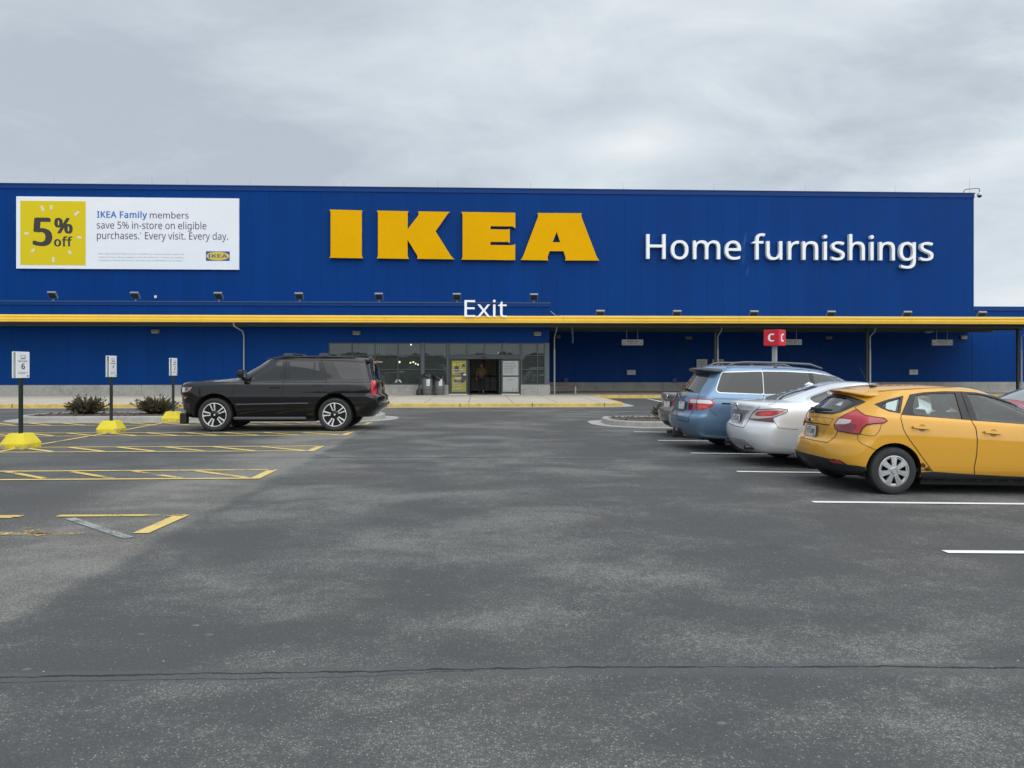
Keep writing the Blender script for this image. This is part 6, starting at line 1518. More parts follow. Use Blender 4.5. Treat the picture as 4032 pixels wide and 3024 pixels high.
# ---------------------------------------------------------------- black vehicle on the left
def build_suv():
    z1, zf, zr = zs_(650, 1300, 2.3284), zs_(680, 1380, 4.88), zs_(1100, 1380, 4.88)
    S = 1.02
    rails = [
        rail(.35, .1, 4.75, .3, .80, .30),
        rail(.16, .10, 5.02, .20, [(0, .90), (5.2, .92)], [(0, .47), (1.0, .40), (1.7, .33), (3.7, .33), (4.4, .34), (5.1, .33)]),
        rail(.02, .12, 5.14, .26, [(0, .97), (.8, 1.0), (4.3, 1.0), (5.1, .93)], [(0, .56), (1.2, .52), (4.2, .50), (5.1, .52)]),
        rail(.0, .12, 5.19, .28, [(0, .985), (.8, 1.015), (4.3, 1.01), (5.1, .93)], [(0, .70), (5.2, .70)]),
        rail(.02, .12, 5.185, .26, [(0, .99), (.8, 1.02), (4.3, 1.015), (5.1, .93)], [(0, .845), (5.2, .85)]),
        rail(.13, .07, 5.175, .16, [(0, .985), (.8, 1.015), (4.3, 1.005), (5.1, .95)], [(0, .90), (5.2, .92)]),
        rail(.13, .07, 5.165, .16, [(0, .985), (.8, 1.01), (4.3, 1.0), (5.1, .94)], [(0, 1.10), (5.2, 1.08)]),
        rail(.14, .07, 5.145, .16, [(0, .97), (.8, 1.0), (4.2, .985), (5.1, .92)], [(0, 1.16), (3.6, 1.16), (4.4, 1.16), (5.1, 1.145)]),
        rail(.155, .07, 5.085, .17, [(0, .95), (.8, .975), (3.6, .96), (4.4, .92), (5.1, .85)], [(0, 1.20), (3.4, 1.205), (4.0, 1.225), (4.6, 1.225), (5.05, 1.185)], crown=.02),
        rail(.18, .08, 3.80, .28, [(0, .915), (.8, .945), (3.5, .93)], [(0, 1.215), (3.3, 1.225), (3.8, 1.295)], crown=.02),
        rail(.255, .10, 3.42, .30, [(0, .86), (.8, .885), (3.0, .87)], [(0, 1.52), (3.0, 1.53), (3.4, 1.52)]),
        rail(.30, .11, 3.17, .30, [(0, .82), (.8, .842), (2.9, .825)], [(0, 1.67), (.9, 1.70), (2.0, 1.71), (3.0, 1.675), (3.2, 1.66)]),
        rail(.33, .12, 3.06, .30, [(0, .80), (.8, .815), (2.8, .795)], [(0, 1.76), (.9, 1.782), (2.0, 1.787), (2.9, 1.755), (3.1, 1.725)], cr=.1, crown=.015),
        rail(.40, .12, 2.96, .30, [(0, .71), (2.8, .70)], [(.3, 1.79), (.9, 1.812), (2.0, 1.82), (2.9, 1.785)], crown=.012),
        rail(.70, .12, 2.80, .25, .36, [(.3, 1.805), (.9, 1.832), (2.0, 1.84), (2.9, 1.795)]),
    ]
    rails = [[(x, y * .99, z * S) for x, y, z in r] for r in rails]
    PB = car_paint('paint_black', (0.0025, 0.003, 0.004), rough=.3, dirt=.006)
    wr = .418
    fr = G(844, 1697.5); rr_ = G(1315, 1698.5); wb = 2.985
    ang = R(180) - math.atan2(.07, 3.0)
    c_, s_ = math.cos(ang), math.sin(ang); rax = 1.165
    # root so that the near rear tyre (car's left side) touches at its measured contact
    ny = 1.0 * .985 - .14
    near = Vector((rr_.x + .02, rr_.y + .13, 0)); loc = near - Vector((c_ * rax - s_ * ny, s_ * rax + c_ * ny, 0))
    car = Car('black_suv', 'large black four-wheel-drive with tinted windows and black and silver wheels beside the bay signs', (loc.x, loc.y, 0), (0, 0, ang), rails, PB, [(rax, wr), (rax + wb, wr)], .535, creases=((1, .4), (4, .7), (5, .6), (7, .35), (8, .6), (9, .5), (12, .55), (13, .4)))
    car.hw = 1.02
    g = z1([(690, 455), (735, 412), (790, 372), (866, 325), (935, 299), (1000, 291), (1112, 287), (1100, 455)])
    car.decal('side_window', rounded(zf([(1470, 565), (1480, 440), (1560, 370), (1700, 285), (1830, 240), (2000, 222), (2120, 218), (2062, 565)]), 3), TINT, mirror=True)
    car.decal('pillar_trim', zf([(2122, 214), (2185, 212), (2140, 562), (2068, 564)]), GLOSSB, mirror=True)
    car.decal('pillar_trim', zr([(62, 214), (133, 214), (96, 558), (12, 560)]), GLOSSB, off=.003, mirror=True)
    car.decal('pillar_trim', zr([(140, 214), (206, 214), (182, 552), (104, 556)]), GLOSSB, mirror=True)
    car.decal('side_window', zr([(212, 216), (664, 218), (650, 548), (188, 550)]), TINT, mirror=True)
    car.decal('window_divider', zr([(666, 218), (690, 218), (676, 546), (652, 548)]), GLOSSB, mirror=True)
    car.decal('side_window', zr([(692, 218), (745, 219), (800, 545), (678, 546)]), TINT, mirror=True)
    car.decal('pillar_trim', zr([(748, 216), (838, 216), (945, 540), (804, 545)]), GLOSSB, mirror=True)
    car.decal('side_window', rounded(zr([(1038, 220), (1700, 238), (1745, 262), (1815, 420), (1830, 550), (1205, 552), (1150, 470)]), 4), TINT, mirror=True)
    car.decal('rear_window', rounded(zr([(1775, 292), (1850, 290), (1925, 420), (1968, 545), (1845, 548), (1822, 420)]), 3), TINT)
    car.decal('quarter_trim', zf([(1275, 570), (1370, 480), (1455, 440), (1462, 566)]), GLOSSB, mirror=True)
    # shut lines, mouldings
    for pts in (zf([(2190, 214), (2140, 560), (2118, 700), (2104, 860), (2104, 1030), (2120, 1285)]), zr([(142, 190), (98, 556), (70, 700), (52, 860), (48, 1290)]), zr([(802, 160), (830, 300), (902, 560), (890, 760), (880, 830)]), zf([(1180, 560), (1195, 640), (1170, 760), (1130, 900), (1120, 1080)])):
        car.line('door_seam', pts, mirror=True)
    car.line('belt_moulding', z1([(690, 457), (1085, 455), (1300, 453), (1480, 452)]), CHROME if False else GLOSSB, wd=.03, off=.006, mirror=True)
    car.line('side_moulding', zf([(1215, 1036), (1600, 1028), (2100, 1020)]) + zr([(60, 1018), (300, 1014), (555, 1012)]), M('moulding_grey', (.10, .105, .11), .3), wd=.022, off=.012, mirror=True)
    car.line('roof_gutter', zf([(1200, 545), (1400, 400), (1600, 270), (1830, 190), (2100, 165)]) + zr([(20, 175), (400, 180), (800, 185), (1300, 200), (1620, 232)]), SEAM, wd=.014, off=.002, mirror=True)
    ring = [(1517 + 68 * math.cos(t), 784 + 62 * math.sin(t)) for t in [2 * math.pi * k / 20 for k in range(20)]]
    car.line('fuel_door_seam', zr(ring), closed=True, wd=.007)
    car.line('bumper_seam', zr([(1430, 935), (1560, 912), (1690, 882), (1870, 880)]), SEAM, wd=.01)
    # lamps
    car.decal('tail_light', zr([(1760, 575), (1840, 572), (1862, 700), (1862, 860), (1775, 855), (1752, 700)]), REDL, off=.008, cell=6, mirror=True)
    car.decal('lamp_lens', zr([(1795, 598), (1838, 598), (1848, 662), (1800, 662)]), REDB, off=.013, cell=6, mirror=True)
    car.decal('lamp_lens', zr([(1806, 765), (1856, 765), (1856, 842), (1812, 842)]), REDB, off=.013, cell=6, mirror=True)
    car.decal('headlight', zf([(150, 800), (148, 740), (175, 702), (300, 698), (380, 706), (345, 755), (260, 800), (200, 806)]), M('lamp_dark', (.06, .065, .07), .1, coat=1.0), off=.006, cell=6, mirror=True)
    car.decal('lamp_reflector', zf([(192, 712), (240, 712), (232, 790), (190, 795)]), CLEARL, off=.011, cell=6, mirror=True)
    car.decal('indicator', zf([(296, 715), (360, 712), (335, 745), (285, 755)]), AMBER, off=.011, cell=6, mirror=True)
    car.line('lamp_strip', zf([(152, 806), (235, 800), (320, 770), (372, 712)]), CHROME, wd=.018, off=.013, mirror=True)
    car.decal('fog_lamp', zf([(160, 900), (255, 882), (270, 890), (235, 925), (165, 938)]), M('lamp_dark', (.06, .065, .07)), off=.006, cell=6, mirror=True)
    car.decal('indicator', zf([(222, 890), (262, 884), (240, 912), (215, 915)]), AMBER, off=.010, cell=6, mirror=True)
    car.line('lamp_strip', zf([(165, 940), (235, 926), (282, 880)]), CHROME, wd=.012, off=.010, mirror=True)
    car.decal('bumper_trim', zf([(85, 1010), (335, 1015), (330, 1060), (330, 1300), (200, 1290), (120, 1200), (90, 1130)]), TRIMB, off=.004, cell=8, mirror=True)
    # handles
    for f, pts in ((zf, [(1855, 705), (1860, 692), (2050, 690), (2065, 700), (2050, 712), (1870, 715)]), (zr, [(618, 672), (625, 660), (815, 660), (828, 672), (815, 688), (630, 690)])):
        car.decal('handle_recess', f([(x, y + 16 if y > 690 else y - 4) for x, y in pts]), SEAM, off=.002, cell=8, mirror=True)
        car.decal('door_handle', f(pts), GLOSSB, off=.035, rim=.03, cell=8, mirror=True)
    # door mirrors
    for sg in (1, -1):
        bm = bmesh.new(); X = 3.42
        obox(bm, Matrix.Translation((X, sg * 1.12, 1.435)) @ Euler((0, R(6), sg * R(-8))).to_matrix().to_4x4(), .15, .26, .20, .045)
        tube(bm, [(X - .02, sg * .93, 1.30), (X - .01, sg * 1.08, 1.34)], [.05, .045], 8)
        mr = mk('door_mirror', bm, [GLOSSB], parent=car.t, local=True, smooth_=True, ang=50)
        bm = bmesh.new(); obox(bm, Matrix.Translation((X - .079, sg * 1.125, 1.43)), .006, .21, .15, .002); mk('mirror_glass', bm, CHROME, parent=mr, local=True)
    # roof rails with their raised cross bars, spoiler, steps, mud flaps, aerial
    for sg in (1, -1):
        bm = bmesh.new(); tube(bm, [(.55, sg * .70, 1.78 * S), (.75, sg * .71, 1.82 * S), (1.6, sg * .71, 1.838 * S), (2.6, sg * .70, 1.82 * S), (2.95, sg * .685, 1.775 * S)], [.012, .022, .022, .022, .012], 8); mk('roof_rail', bm, TRIMB, parent=car.t, local=True, smooth_=True, ang=60)
    for x in (1.50, 2.40):
        bm = bmesh.new()
        for sg in (1, -1): ngon_prism(bm, [Vector((x - .16, sg * .70 - .03, 1.85 * S)), Vector((x + .13, sg * .70 - .03, 1.85 * S)), Vector((x + .10, sg * .70 - .03, 1.915 * S)), Vector((x - .05, sg * .70 - .03, 1.925 * S))], Vector((0, .06, 0)))
        obox(bm, Matrix.Translation((x + .03, 0, 1.912 * S)), .10, 1.38, .03, .01); bmesh.ops.recalc_face_normals(bm, faces=bm.faces[:])
        mk('cross_bar', bm, M('bar_grey', (.055, .06, .065), .4), parent=car.t, local=True)
    bm = bmesh.new(); ngon_prism(bm, [Vector((.25, -.74, 1.70 * S)), Vector((.20, -.74, 1.735 * S)), Vector((.62, -.76, 1.775 * S)), Vector((.60, -.76, 1.72 * S))], Vector((0, 1.48, 0))); bmesh.ops.recalc_face_normals(bm, faces=bm.faces[:]); bmesh.ops.bevel(bm, geom=bm.edges[:], offset=.012, segments=2, affect='EDGES'); sp = mk('spoiler', bm, PB, parent=car.t, local=True)
    bm = bmesh.new(); box(bm, .19, .24, -.22, .22, 1.722 * S, 1.742 * S, .004); mk('brake_light', bm, REDL, parent=sp, local=True)
    for sg in (1, -1):
        bm = bmesh.new(); box(bm, 1.88, 3.66, sg * .96 - .08, sg * .96 + .08, .30, .365, .02); mk('running_board', bm, M('step_grey', (.07, .072, .075), .45), parent=car.t, local=True)
        bm = bmesh.new(); box(bm, 4.86, 5.02, sg * .86 - .10, sg * .86 + .10, .19, .46, .02); mk('air_dam', bm, BLK, parent=car.t, local=True)
    bm = bmesh.new(); box(bm, .035, .16, -.80, .80, .60, .69, .03); mk('bumper_step', bm, TRIMB, parent=car.t, local=True, smooth_=True, ang=40)
    bm = bmesh.new(); ngon_prism(bm, [Vector((2.78, -.02, 1.79 * S)), Vector((2.95, -.02, 1.765 * S)), Vector((2.80, -.01, 1.875 * S)), Vector((2.76, -.01, 1.87 * S))], Vector((0, .04, 0))); bmesh.ops.recalc_face_normals(bm, faces=bm.faces[:]); mk('aerial', bm, BLK, parent=car.t, local=True)
    bm = bmesh.new(); box(bm, 1.68, 3.64, -.86, .86, .24, .36); box(bm, .6, 1.679, -.5, .5, .30, .42); box(bm, 3.641, 4.75, -.5, .5, .30, .42); mk('underbody_shade_block', bm, WELL, parent=car.t, local=True)  # underside block, widened and lowered to deepen the shade beneath the car
    bm = bmesh.new(); obox(bm, Matrix.Translation((.125, 0, 1.06)), .02, .5, .06, .008); mk('chrome_bar', bm, CHROME, parent=car.t, local=True)
    car.finish(.985, .29, wheel('suv'))
build_suv()

# ---------------------------------------------------------------- yellow hatchback
SLOPE = math.atan(.018)
def build_hatch():
    Z, Q, D = zs_(3050, 1450, 2.2525), zs_(3100, 1500, 4.739), zs_(3500, 1500, 4.147)
    rails = [
        rail(.30, .1, 4.05, .3, .74, .22),
        rail(.17, .16, 4.22, .35, [(0, .80), (1.0, .855), (3.5, .855), (4.2, .78)], [(0, .30), (.7, .24), (1.2, .19), (3.2, .19), (4.2, .20)]),
        rail(.04, .24, 4.33, .40, [(0, .86), (.9, .905), (3.5, .905), (4.2, .84)], [(0, .40), (1.0, .34), (3.4, .34), (4.3, .36)]),
        rail(.0, .28, 4.36, .44, [(0, .875), (.9, .912), (3.5, .91), (4.2, .84)], [(0, .52), (4.3, .52)], rp=2.2),
        rail(.03, .30, 4.34, .48, [(0, .875), (.9, .912), (3.5, .905), (4.2, .84)], [(0, .635), (4.3, .64)], rp=2.2),
        rail(.12, .26, 4.31, .50, [(0, .868), (.9, .91), (3.5, .90), (4.2, .83)], [(0, .70), (.9, .72), (4.3, .72)], rp=2.2),
        rail(.13, .28, 4.25, .52, [(0, .855), (.9, .905), (3.4, .89), (4.2, .80)], [(0, .86), (.9, .84), (3.4, .78), (4.2, .76)], rp=2.2),
        rail(.16, .30, 4.14, .50, [(0, .83), (.9, .885), (3.2, .87), (4.1, .76)], [(0, .985), (.7, .99), (1.5, .955), (3.2, .87), (3.8, .86), (4.1, .80)], crown=.015, rp=2.2),
        rail(.20, .32, 4.02, .45, [(0, .80), (.9, .862), (3.2, .84), (4.0, .70)], [(0, 1.03), (.7, 1.03), (1.5, .995), (3.2, .91), (3.8, .885), (4.0, .83)], crown=.03, rp=2.2),
        rail(.235, .33, 3.40, .32, [(0, .775), (.9, .835), (3.0, .82)], [(0, 1.055), (.7, 1.055), (1.5, 1.02), (3.0, .955), (3.3, .955)], crown=.03, rp=2.2),
        rail(.40, .34, 2.90, .30, [(0, .70), (.9, .745), (2.6, .74)], [(0, 1.20), (1.0, 1.22), (2.6, 1.20), (2.9, 1.18)], crown=.02, rp=2.2),
        rail(.575, .36, 2.42, .28, [(0, .60), (1.0, .635), (2.2, .64)], [(.5, 1.335), (.9, 1.37), (1.5, 1.40), (2.1, 1.385), (2.4, 1.35)], crown=.025, cr=.1),
        rail(.65, .36, 2.33, .28, [(0, .53), (2.2, .56)], [(.5, 1.365), (.9, 1.40), (1.5, 1.43), (2.1, 1.415), (2.4, 1.385)], crown=.015, cr=.1),
        rail(.85, .30, 2.15, .25, .30, [(.5, 1.40), (.9, 1.43), (1.5, 1.458), (2.1, 1.44)]),
    ]
    c = G(3516, 1948); x0 = c.x - .82; yc = c.y + .885
    PY_ = car_paint('paint_yellow', (0.66, 0.33, 0.022), metal=.1, rough=.4, dirt=.06)
    car = Car('yellow_hatchback', 'dusty yellow five-door hatchback nearest the camera with rust by its rear wheel', (x0, yc, gz(x0, yc)), (0, SLOPE, 0), rails, PY_, [(.82, .315), (3.46, .315)], .372, creases=((2, .35), (4, .45), (5, .35), (8, .3), (9, .35), (11, .3)), shell=True)
    car.hw = .91; car.low = pchip([(0, .36), (.5, .30), (1.2, .24), (4.4, .22)])
    Y_ = car
    # glazing: openings through the shell, panes in them, black surrounds
    qw = D([(15, 330), (185, 285), (150, 490), (15, 470), (-190, 395), (-235, 365)])
    qw = rounded(Q([(1625, 435), (1880, 345), (2165, 275), (2110, 605), (1900, 570), (1745, 505)]), 2)
    q_in = rounded(Q([(1760, 440), (1890, 375), (2110, 315), (2070, 575), (1900, 545), (1820, 500)]), 4)
    rw = rounded(D([(432, 240), (700, 200), (1078, 195), (1205, 625), (700, 585), (405, 545), (390, 420)]), 5)
    fw_ = rounded(D([(1270, 205), (1500, 225), (1750, 285), (2000, 370), (2240, 470), (2330, 545), (2330, 712), (1900, 672), (1440, 640), (1360, 420)]), 4)
    fr_all = D([(345, 222), (560, 186), (900, 168), (1180, 172), (1330, 640), (700, 590), (205, 552)])
    fr_f = D([(1185, 172), (1420, 190), (1740, 250), (2000, 330), (2260, 450), (2420, 570), (2420, 725), (1900, 682), (1345, 645)])
    for poly in (q_in, rw, fw_): car.cut(poly)
    bw_out = rounded(Q([(335, 555), (480, 440), (700, 290), (860, 240), (1100, 265), (1300, 330), (1465, 385), (1240, 480), (1000, 590), (830, 625), (600, 610), (420, 590)]), 6)
    bw_in = rounded(Q([(400, 555), (540, 440), (740, 308), (870, 290), (1060, 305), (1265, 385), (1100, 480), (930, 560), (830, 590), (620, 580), (470, 572)]), 6)
    car.cut(bw_in, mirror=False, depth=.3)
    def surround(name, outer, inner, mat, mirror=True):
        """black band between two traced outlines"""
        bm = car.grid(outer, 9)
        # knock out what lies inside the opening
        def inside(p, poly):
            r = False; n = len(poly)
            for i in range(n):
                (x1, y1), (x2, y2) = poly[i], poly[(i + 1) % n]
                if (y1 > p[1]) != (y2 > p[1]) and p[0] < (x2 - x1) * (p[1] - y1) / (y2 - y1) + x1: r = not r
            return r
        bm.free(); bm = bmesh.new()
        cu = bpy.data.curves.new('c', 'CURVE'); cu.dimensions = '2D'; cu.fill_mode = 'BOTH'
        for lp in (outer, inner):
            sp = cu.splines.new('POLY'); pts = []
            for a, b in zip(lp, lp[1:] + lp[:1]):
                a, b = Vector(a), Vector(b); n = max(1, int((b - a).length / 7)); pts += [a + (b - a) * k / n for k in range(n)]
            sp.points.add(len(pts) - 1)
            for q, p in zip(sp.points, pts): q.co = (p.x, p.y, 0, 1)
            sp.use_cyclic_u = True
        o = bpy.data.objects.new('c', cu); me = bpy.data.meshes.new_from_object(o); bm.from_mesh(me)
        bpy.data.objects.remove(o); bpy.data.curves.remove(cu); bpy.data.meshes.remove(me)
        bmesh.ops.remove_doubles(bm, verts=bm.verts, dist=1e-3)
        for _ in range(3):
            le = [e for e in bm.edges if e.calc_length() > 14]
            if le: bmesh.ops.subdivide_edges(bm, edges=le, cuts=1); bmesh.ops.triangulate(bm, faces=[f for f in bm.faces if len(f.verts) > 3])
        for v in bm.verts:
            p, n = car.hit(v.co.x, v.co.y); v.co = p + n * .004
        bm.normal_update(); oo = car.Mi @ CAMP
        for f in bm.faces:
            if (f.calc_center_median() - oo).dot(f.normal) > 0: f.normal_flip()
        out = mk(name, bm, mat, parent=car.t, local=True, smooth_=True, ang=40)
        if mirror:
            t = bmesh.new(); t.from_mesh(out.data)
            for v in t.verts: v.co.y *= -1
            bmesh.ops.reverse_faces(t, faces=t.faces[:]); mk(name, t, mat, parent=car.t, local=True, smooth_=True, ang=40)
    car.surround = surround
    surround('window_frame', qw, q_in, TRIMB); surround('window_frame', fr_all, rw, TRIMB); surround('window_frame', fr_f, fw_, TRIMB)
    surround('window_frame', bw_out, bw_in, GLOSSB, mirror=False)
    for poly in (q_in, rw, fw_): car.decal('side_window', poly, CLEARG, off=-.008, rim=0, mirror=True, cell=10)
    car.decal('rear_window', bw_in, CLEARG, off=-.008, rim=0, cell=10)
    car.local_pane('windscreen', [(2.48 + .86 * i / 8, i / 8) for i in range(9)], lambda f, i: f * (.555 + .20 * i), lambda f, i: -.22 * f * f * (.5 + .5 * i), CLEARG)
    # tail lamp pieces
    tl = rounded(Q([(890, 815), (960, 715), (1100, 635), (1300, 545), (1370, 600), (1440, 650), (1620, 680), (1800, 705), (1855, 745), (1800, 775), (1620, 788), (1480, 805), (1400, 870), (1345, 985), (1180, 965), (955, 925), (905, 870)]), 3)
    car.decal('tail_light', tl, REDL, off=.012, cell=6, rim=.02, mirror=True)
    car.decal('reversing_lamp', rounded(Q([(903, 810), (972, 715), (1060, 712), (1210, 738), (1175, 790), (1080, 812)]), 3), CLEARL, off=.016, cell=5, mirror=True)
    car.decal('lamp_lens', rounded(Q([(915, 830), (1080, 822), (1200, 800), (1300, 815), (1280, 900), (1200, 955), (960, 915)]), 3), REDD, off=.016, cell=5, mirror=True)
    car.line('lamp_edge', Q([(885, 820), (955, 712), (1100, 630), (1300, 540), (1375, 600), (1450, 650), (1620, 678), (1805, 700), (1860, 745), (1800, 782), (1620, 795), (1490, 815), (1410, 875), (1352, 992), (1180, 972), (950, 930), (900, 875)]), M('lamp_edge_dark', (.05, .005, .01), .3), wd=.014, off=.013, closed=True, step=5, mirror=True)
    # tailgate, plate recess, emblem
    car.line('door_seam', Q([(1470, 388), (1260, 488), (1300, 540)]), wd=.008); car.line('door_seam', Q([(945, 930), (890, 1045), (750, 1150), (500, 1110), (270, 1055), (235, 1000)]), wd=.010)
    car.line('door_seam', Q([(265, 752), (500, 790), (770, 828)]), wd=.022); car.line('door_seam', Q([(775, 828), (860, 705)]), wd=.005); car.line('door_seam', Q([(255, 640), (560, 670), (855, 700)]), wd=.004)
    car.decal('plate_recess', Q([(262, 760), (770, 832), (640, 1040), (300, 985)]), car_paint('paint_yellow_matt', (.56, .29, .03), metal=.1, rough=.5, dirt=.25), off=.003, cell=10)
    car.plate(*Q([(478, 928)])[0], text='117-DWR')
    p, n, xd, yd = car.frame_at(*Q([(428, 724)])[0])
    for nm, a, b, m_, h in (('emblem', .060, .026, CHROME, .010), ('emblem_oval', .053, .021, M('emblem_blue', (.015, .04, .16), .25), .013)):
        bm = bmesh.new(); ngon_prism(bm, [p + xd * a * math.cos(t) + yd * b * math.sin(t) for t in [2 * math.pi * k / 28 for k in range(28)]], n * h); bmesh.ops.recalc_face_normals(bm, faces=bm.faces[:]); em = mk(nm, bm, m_, parent=car.t, local=True)
    bm = fit(text_bm('Ford', bold=.02), p + n * .0135 - xd * .036 - yd * .011, xd, yd, .072, .022); mk('lettering', bm, CHROME, parent=car.t, local=True)
    # shut lines down the flank
    car.line('door_seam', D([(200, 555), (195, 620), (240, 790), (290, 890), (440, 1100), (600, 1320), (712, 1475)]), wd=.009, mirror=True)
    car.line('door_seam', D([(1345, 645), (1420, 770), (1445, 960), (1435, 1200), (1392, 1420), (1400, 1520)]), wd=.011, mirror=True)
    car.line('door_seam', D([(345, 225), (205, 552)]), wd=.007, off=.006, mirror=True); car.line('door_seam', D([(1172, 174), (1340, 645)]), wd=.008, off=.006, mirror=True)
    car.line('fuel_door_seam', Q([(1760, 790), (1720, 930), (1640, 1020), (1560, 1028), (1345, 990)]), wd=.006)
    car.line('bumper_seam', Q([(1320, 1000), (1315, 1090), (1370, 1160), (1650, 1290)]), wd=.006, mirror=True)
    car.line('roof_seam', Z([(920, 205), (1100, 190), (1350, 176), (1600, 168)]), M('roof_seam', (.25, .14, .05), .5), wd=.02)
    # sills and bumper in black plastic
    car.decal('sill_trim', D([(515, 1490), (720, 1480), (1400, 1525), (2500, 1580), (2500, 1740), (1400, 1700), (515, 1620)]), TRIMB, off=.014, cell=9, mirror=True)
    car.decal('bumper_trim', Q([(80, 1270), (300, 1335), (560, 1400), (800, 1455), (980, 1475), (1120, 1560), (1300, 1580), (1450, 1605), (1445, 1680), (1100, 1650), (700, 1580), (300, 1460), (60, 1360)]), TRIMB, off=.008, cell=10, mirror=True)
    car.decal('bumper_reflector', Q([(795, 1465), (960, 1478), (1045, 1540), (830, 1510)]), M('reflector_red', (.30, .02, .035), .2, coat=1), off=.014, cell=6, mirror=True)
    # handles
    for a in (0, 1):
        o = (0, 0) if a == 0 else (1165, 80); mv = lambda pts: D([(x + o[0], y + o[1]) for x, y in pts])
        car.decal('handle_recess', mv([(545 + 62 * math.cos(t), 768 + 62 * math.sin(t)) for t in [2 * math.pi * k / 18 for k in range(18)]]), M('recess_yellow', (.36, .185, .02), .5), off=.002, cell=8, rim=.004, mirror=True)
        car.decal('door_handle', rounded(mv([(380, 738), (520, 742), (668, 765), (664, 796), (520, 785), (382, 772)]), 3), PY_, off=.038, rim=.03, cell=6, mirror=True)
    # rust
    RUST = M('rust', (.055, .028, .018), .95, var=.5, vscale=40)
    car.decal('rust_patch', D([(525, 1345), (560, 1335), (600, 1375), (590, 1420), (545, 1410), (525, 1380)]), RUST, off=.003, cell=5, rim=0)
    car.decal('rust_patch', D([(580, 1430), (640, 1400), (690, 1470), (610, 1468), (570, 1460)]), RUST, off=.003, cell=5, rim=0)
    car.decal('rust_patch', D([(520, 1420), (570, 1440), (560, 1465), (520, 1468)]), M('rust_pale', (.26, .13, .05), .9, var=.4, vscale=30), off=.0028, cell=5, rim=0)
    # spoiler with brake light, wiper, aerial
    bm = bmesh.new(); A = []; rows = []
    for f in (-1, -.75, -.4, 0, .4, .75, 1):
        y = f * .60; xo = .44 + .17 * abs(f) ** 2.4; zc = 1.365 - .055 * f * f
        rows.append([bm.verts.new(q) for q in ((xo, y, zc - .045), (xo - .012, y, zc - .018), (xo + .02, y, zc + .006), (xo + .40, y * .97, zc + .045), (xo + .42, y * .97, zc - .02), (xo + .14, y, zc - .055))])
    for a, b in zip(rows, rows[1:]):
        for k in range(6): bm.faces.new((a[k], a[(k + 1) % 6], b[(k + 1) % 6], b[k]))
    bm.faces.new(rows[0]); bm.faces.new(rows[-1][::-1]); bmesh.ops.recalc_face_normals(bm, faces=bm.faces[:])
    me = evaluated(bm, [('SUBSURF', dict(levels=2, render_levels=2))]); bm = bmesh.new(); bm.from_mesh(me)
    sp = mk('spoiler', bm, PY_, parent=car.t, local=True, smooth_=True)
    bm = bmesh.new(); box(bm, .430, .46, -.16, .16, 1.328, 1.345, .004); mk('brake_light', bm, REDD, parent=sp, local=True)
    h0, h1, h2 = car.hit(*Q([(570, 575)])[0]), car.hit(*Q([(500, 540)])[0]), car.hit(*Q([(850, 565)])[0])
    bm = bmesh.new(); tube(bm, [h0[0] + h0[1] * .02, h1[0] + h1[1] * .04], .022, 8); tube(bm, [h1[0] + h1[1] * .045, h0[0].lerp(h2[0], .4) + h0[1] * .06, h2[0] + h2[1] * .02], [.016, .03, .009], 8)
    mk('rear_wiper', bm, TRIMB, parent=car.t, local=True, smooth_=True, ang=50)
    h = car.hit(*Z([(860, 168)])[0]); b0 = h[0]; bm = bmesh.new(); tube(bm, [b0 + Vector((.12, 0, -.01)), b0 + Vector((.0, 0, .018)), b0 + Vector((-.03, 0, .01))], [.012, .028, .012], 8); tube(bm, [b0 + Vector((-.01, 0, .02)), b0 + Vector((-.05, .02, .07)), b0 + Vector((-.14, .06, .27))], [.006, .005, .003], 5)
    mk('aerial', bm, BLK, parent=car.t, local=True, smooth_=True, ang=50)
    # cabin
    for x, y in ((1.02, -.38), (1.02, .38), (1.92, -.37), (1.92, .37)): seat(car, x, y, .48 if x < 1.5 else .46)
    bm = bmesh.new(); obox(bm, Matrix.Translation((3.0, 0, .80)), .60, 1.48, .26, .08); mk('dashboard', bm, INTER2, parent=car.t, local=True, smooth_=True, ang=45)
    bm = bmesh.new(); bmesh.ops.create_cone(bm, segments=8, radius1=.02, radius2=.02, depth=.01)
    bm.free(); bm = bmesh.new(); pts = [Vector((2.66 + .06 * math.sin(t), .37 + .18 * math.cos(t), .86 + .17 * math.sin(t))) for t in [2 * math.pi * k / 24 for k in range(25)]]; tube(bm, pts, .016, 6, caps=False); mk('steering_wheel', bm, INTER2, parent=car.t, local=True, smooth_=True)
    bm = bmesh.new(); box(bm, .35, 3.2, -.82, .82, .30, .34); mk('cabin_floor', bm, INTER2, parent=car.t, local=True)
    bm = bmesh.new(); obox(bm, Matrix.Translation((.62, 0, .94)), .55, 1.36, .03, .01); mk('parcel_shelf', bm, INTER2, parent=car.t, local=True)
    for sg in (1, -1):
        bm = bmesh.new(); obox(bm, Matrix.Translation((2.86, sg * 1.0, 1.0)), .12, .22, .15, .04); tube(bm, [(2.86, sg * .84, .95), (2.86, sg * .94, .98)], .03, 8); mk('door_mirror', bm, PY_, parent=car.t, local=True, smooth_=True, ang=50)
    bm = bmesh.new(); box(bm, 1.24, 3.04, -.80, .80, .13, .26); box(bm, .35, 1.239, -.5, .5, .20, .30); box(bm, 3.041, 3.9, -.5, .5, .2, .3); mk('underbody_shade_block', bm, WELL, parent=car.t, local=True)  # low block added to darken the ground under the hatchback
    car.finish(.895, .215, wheel('cap'))
build_hatch()
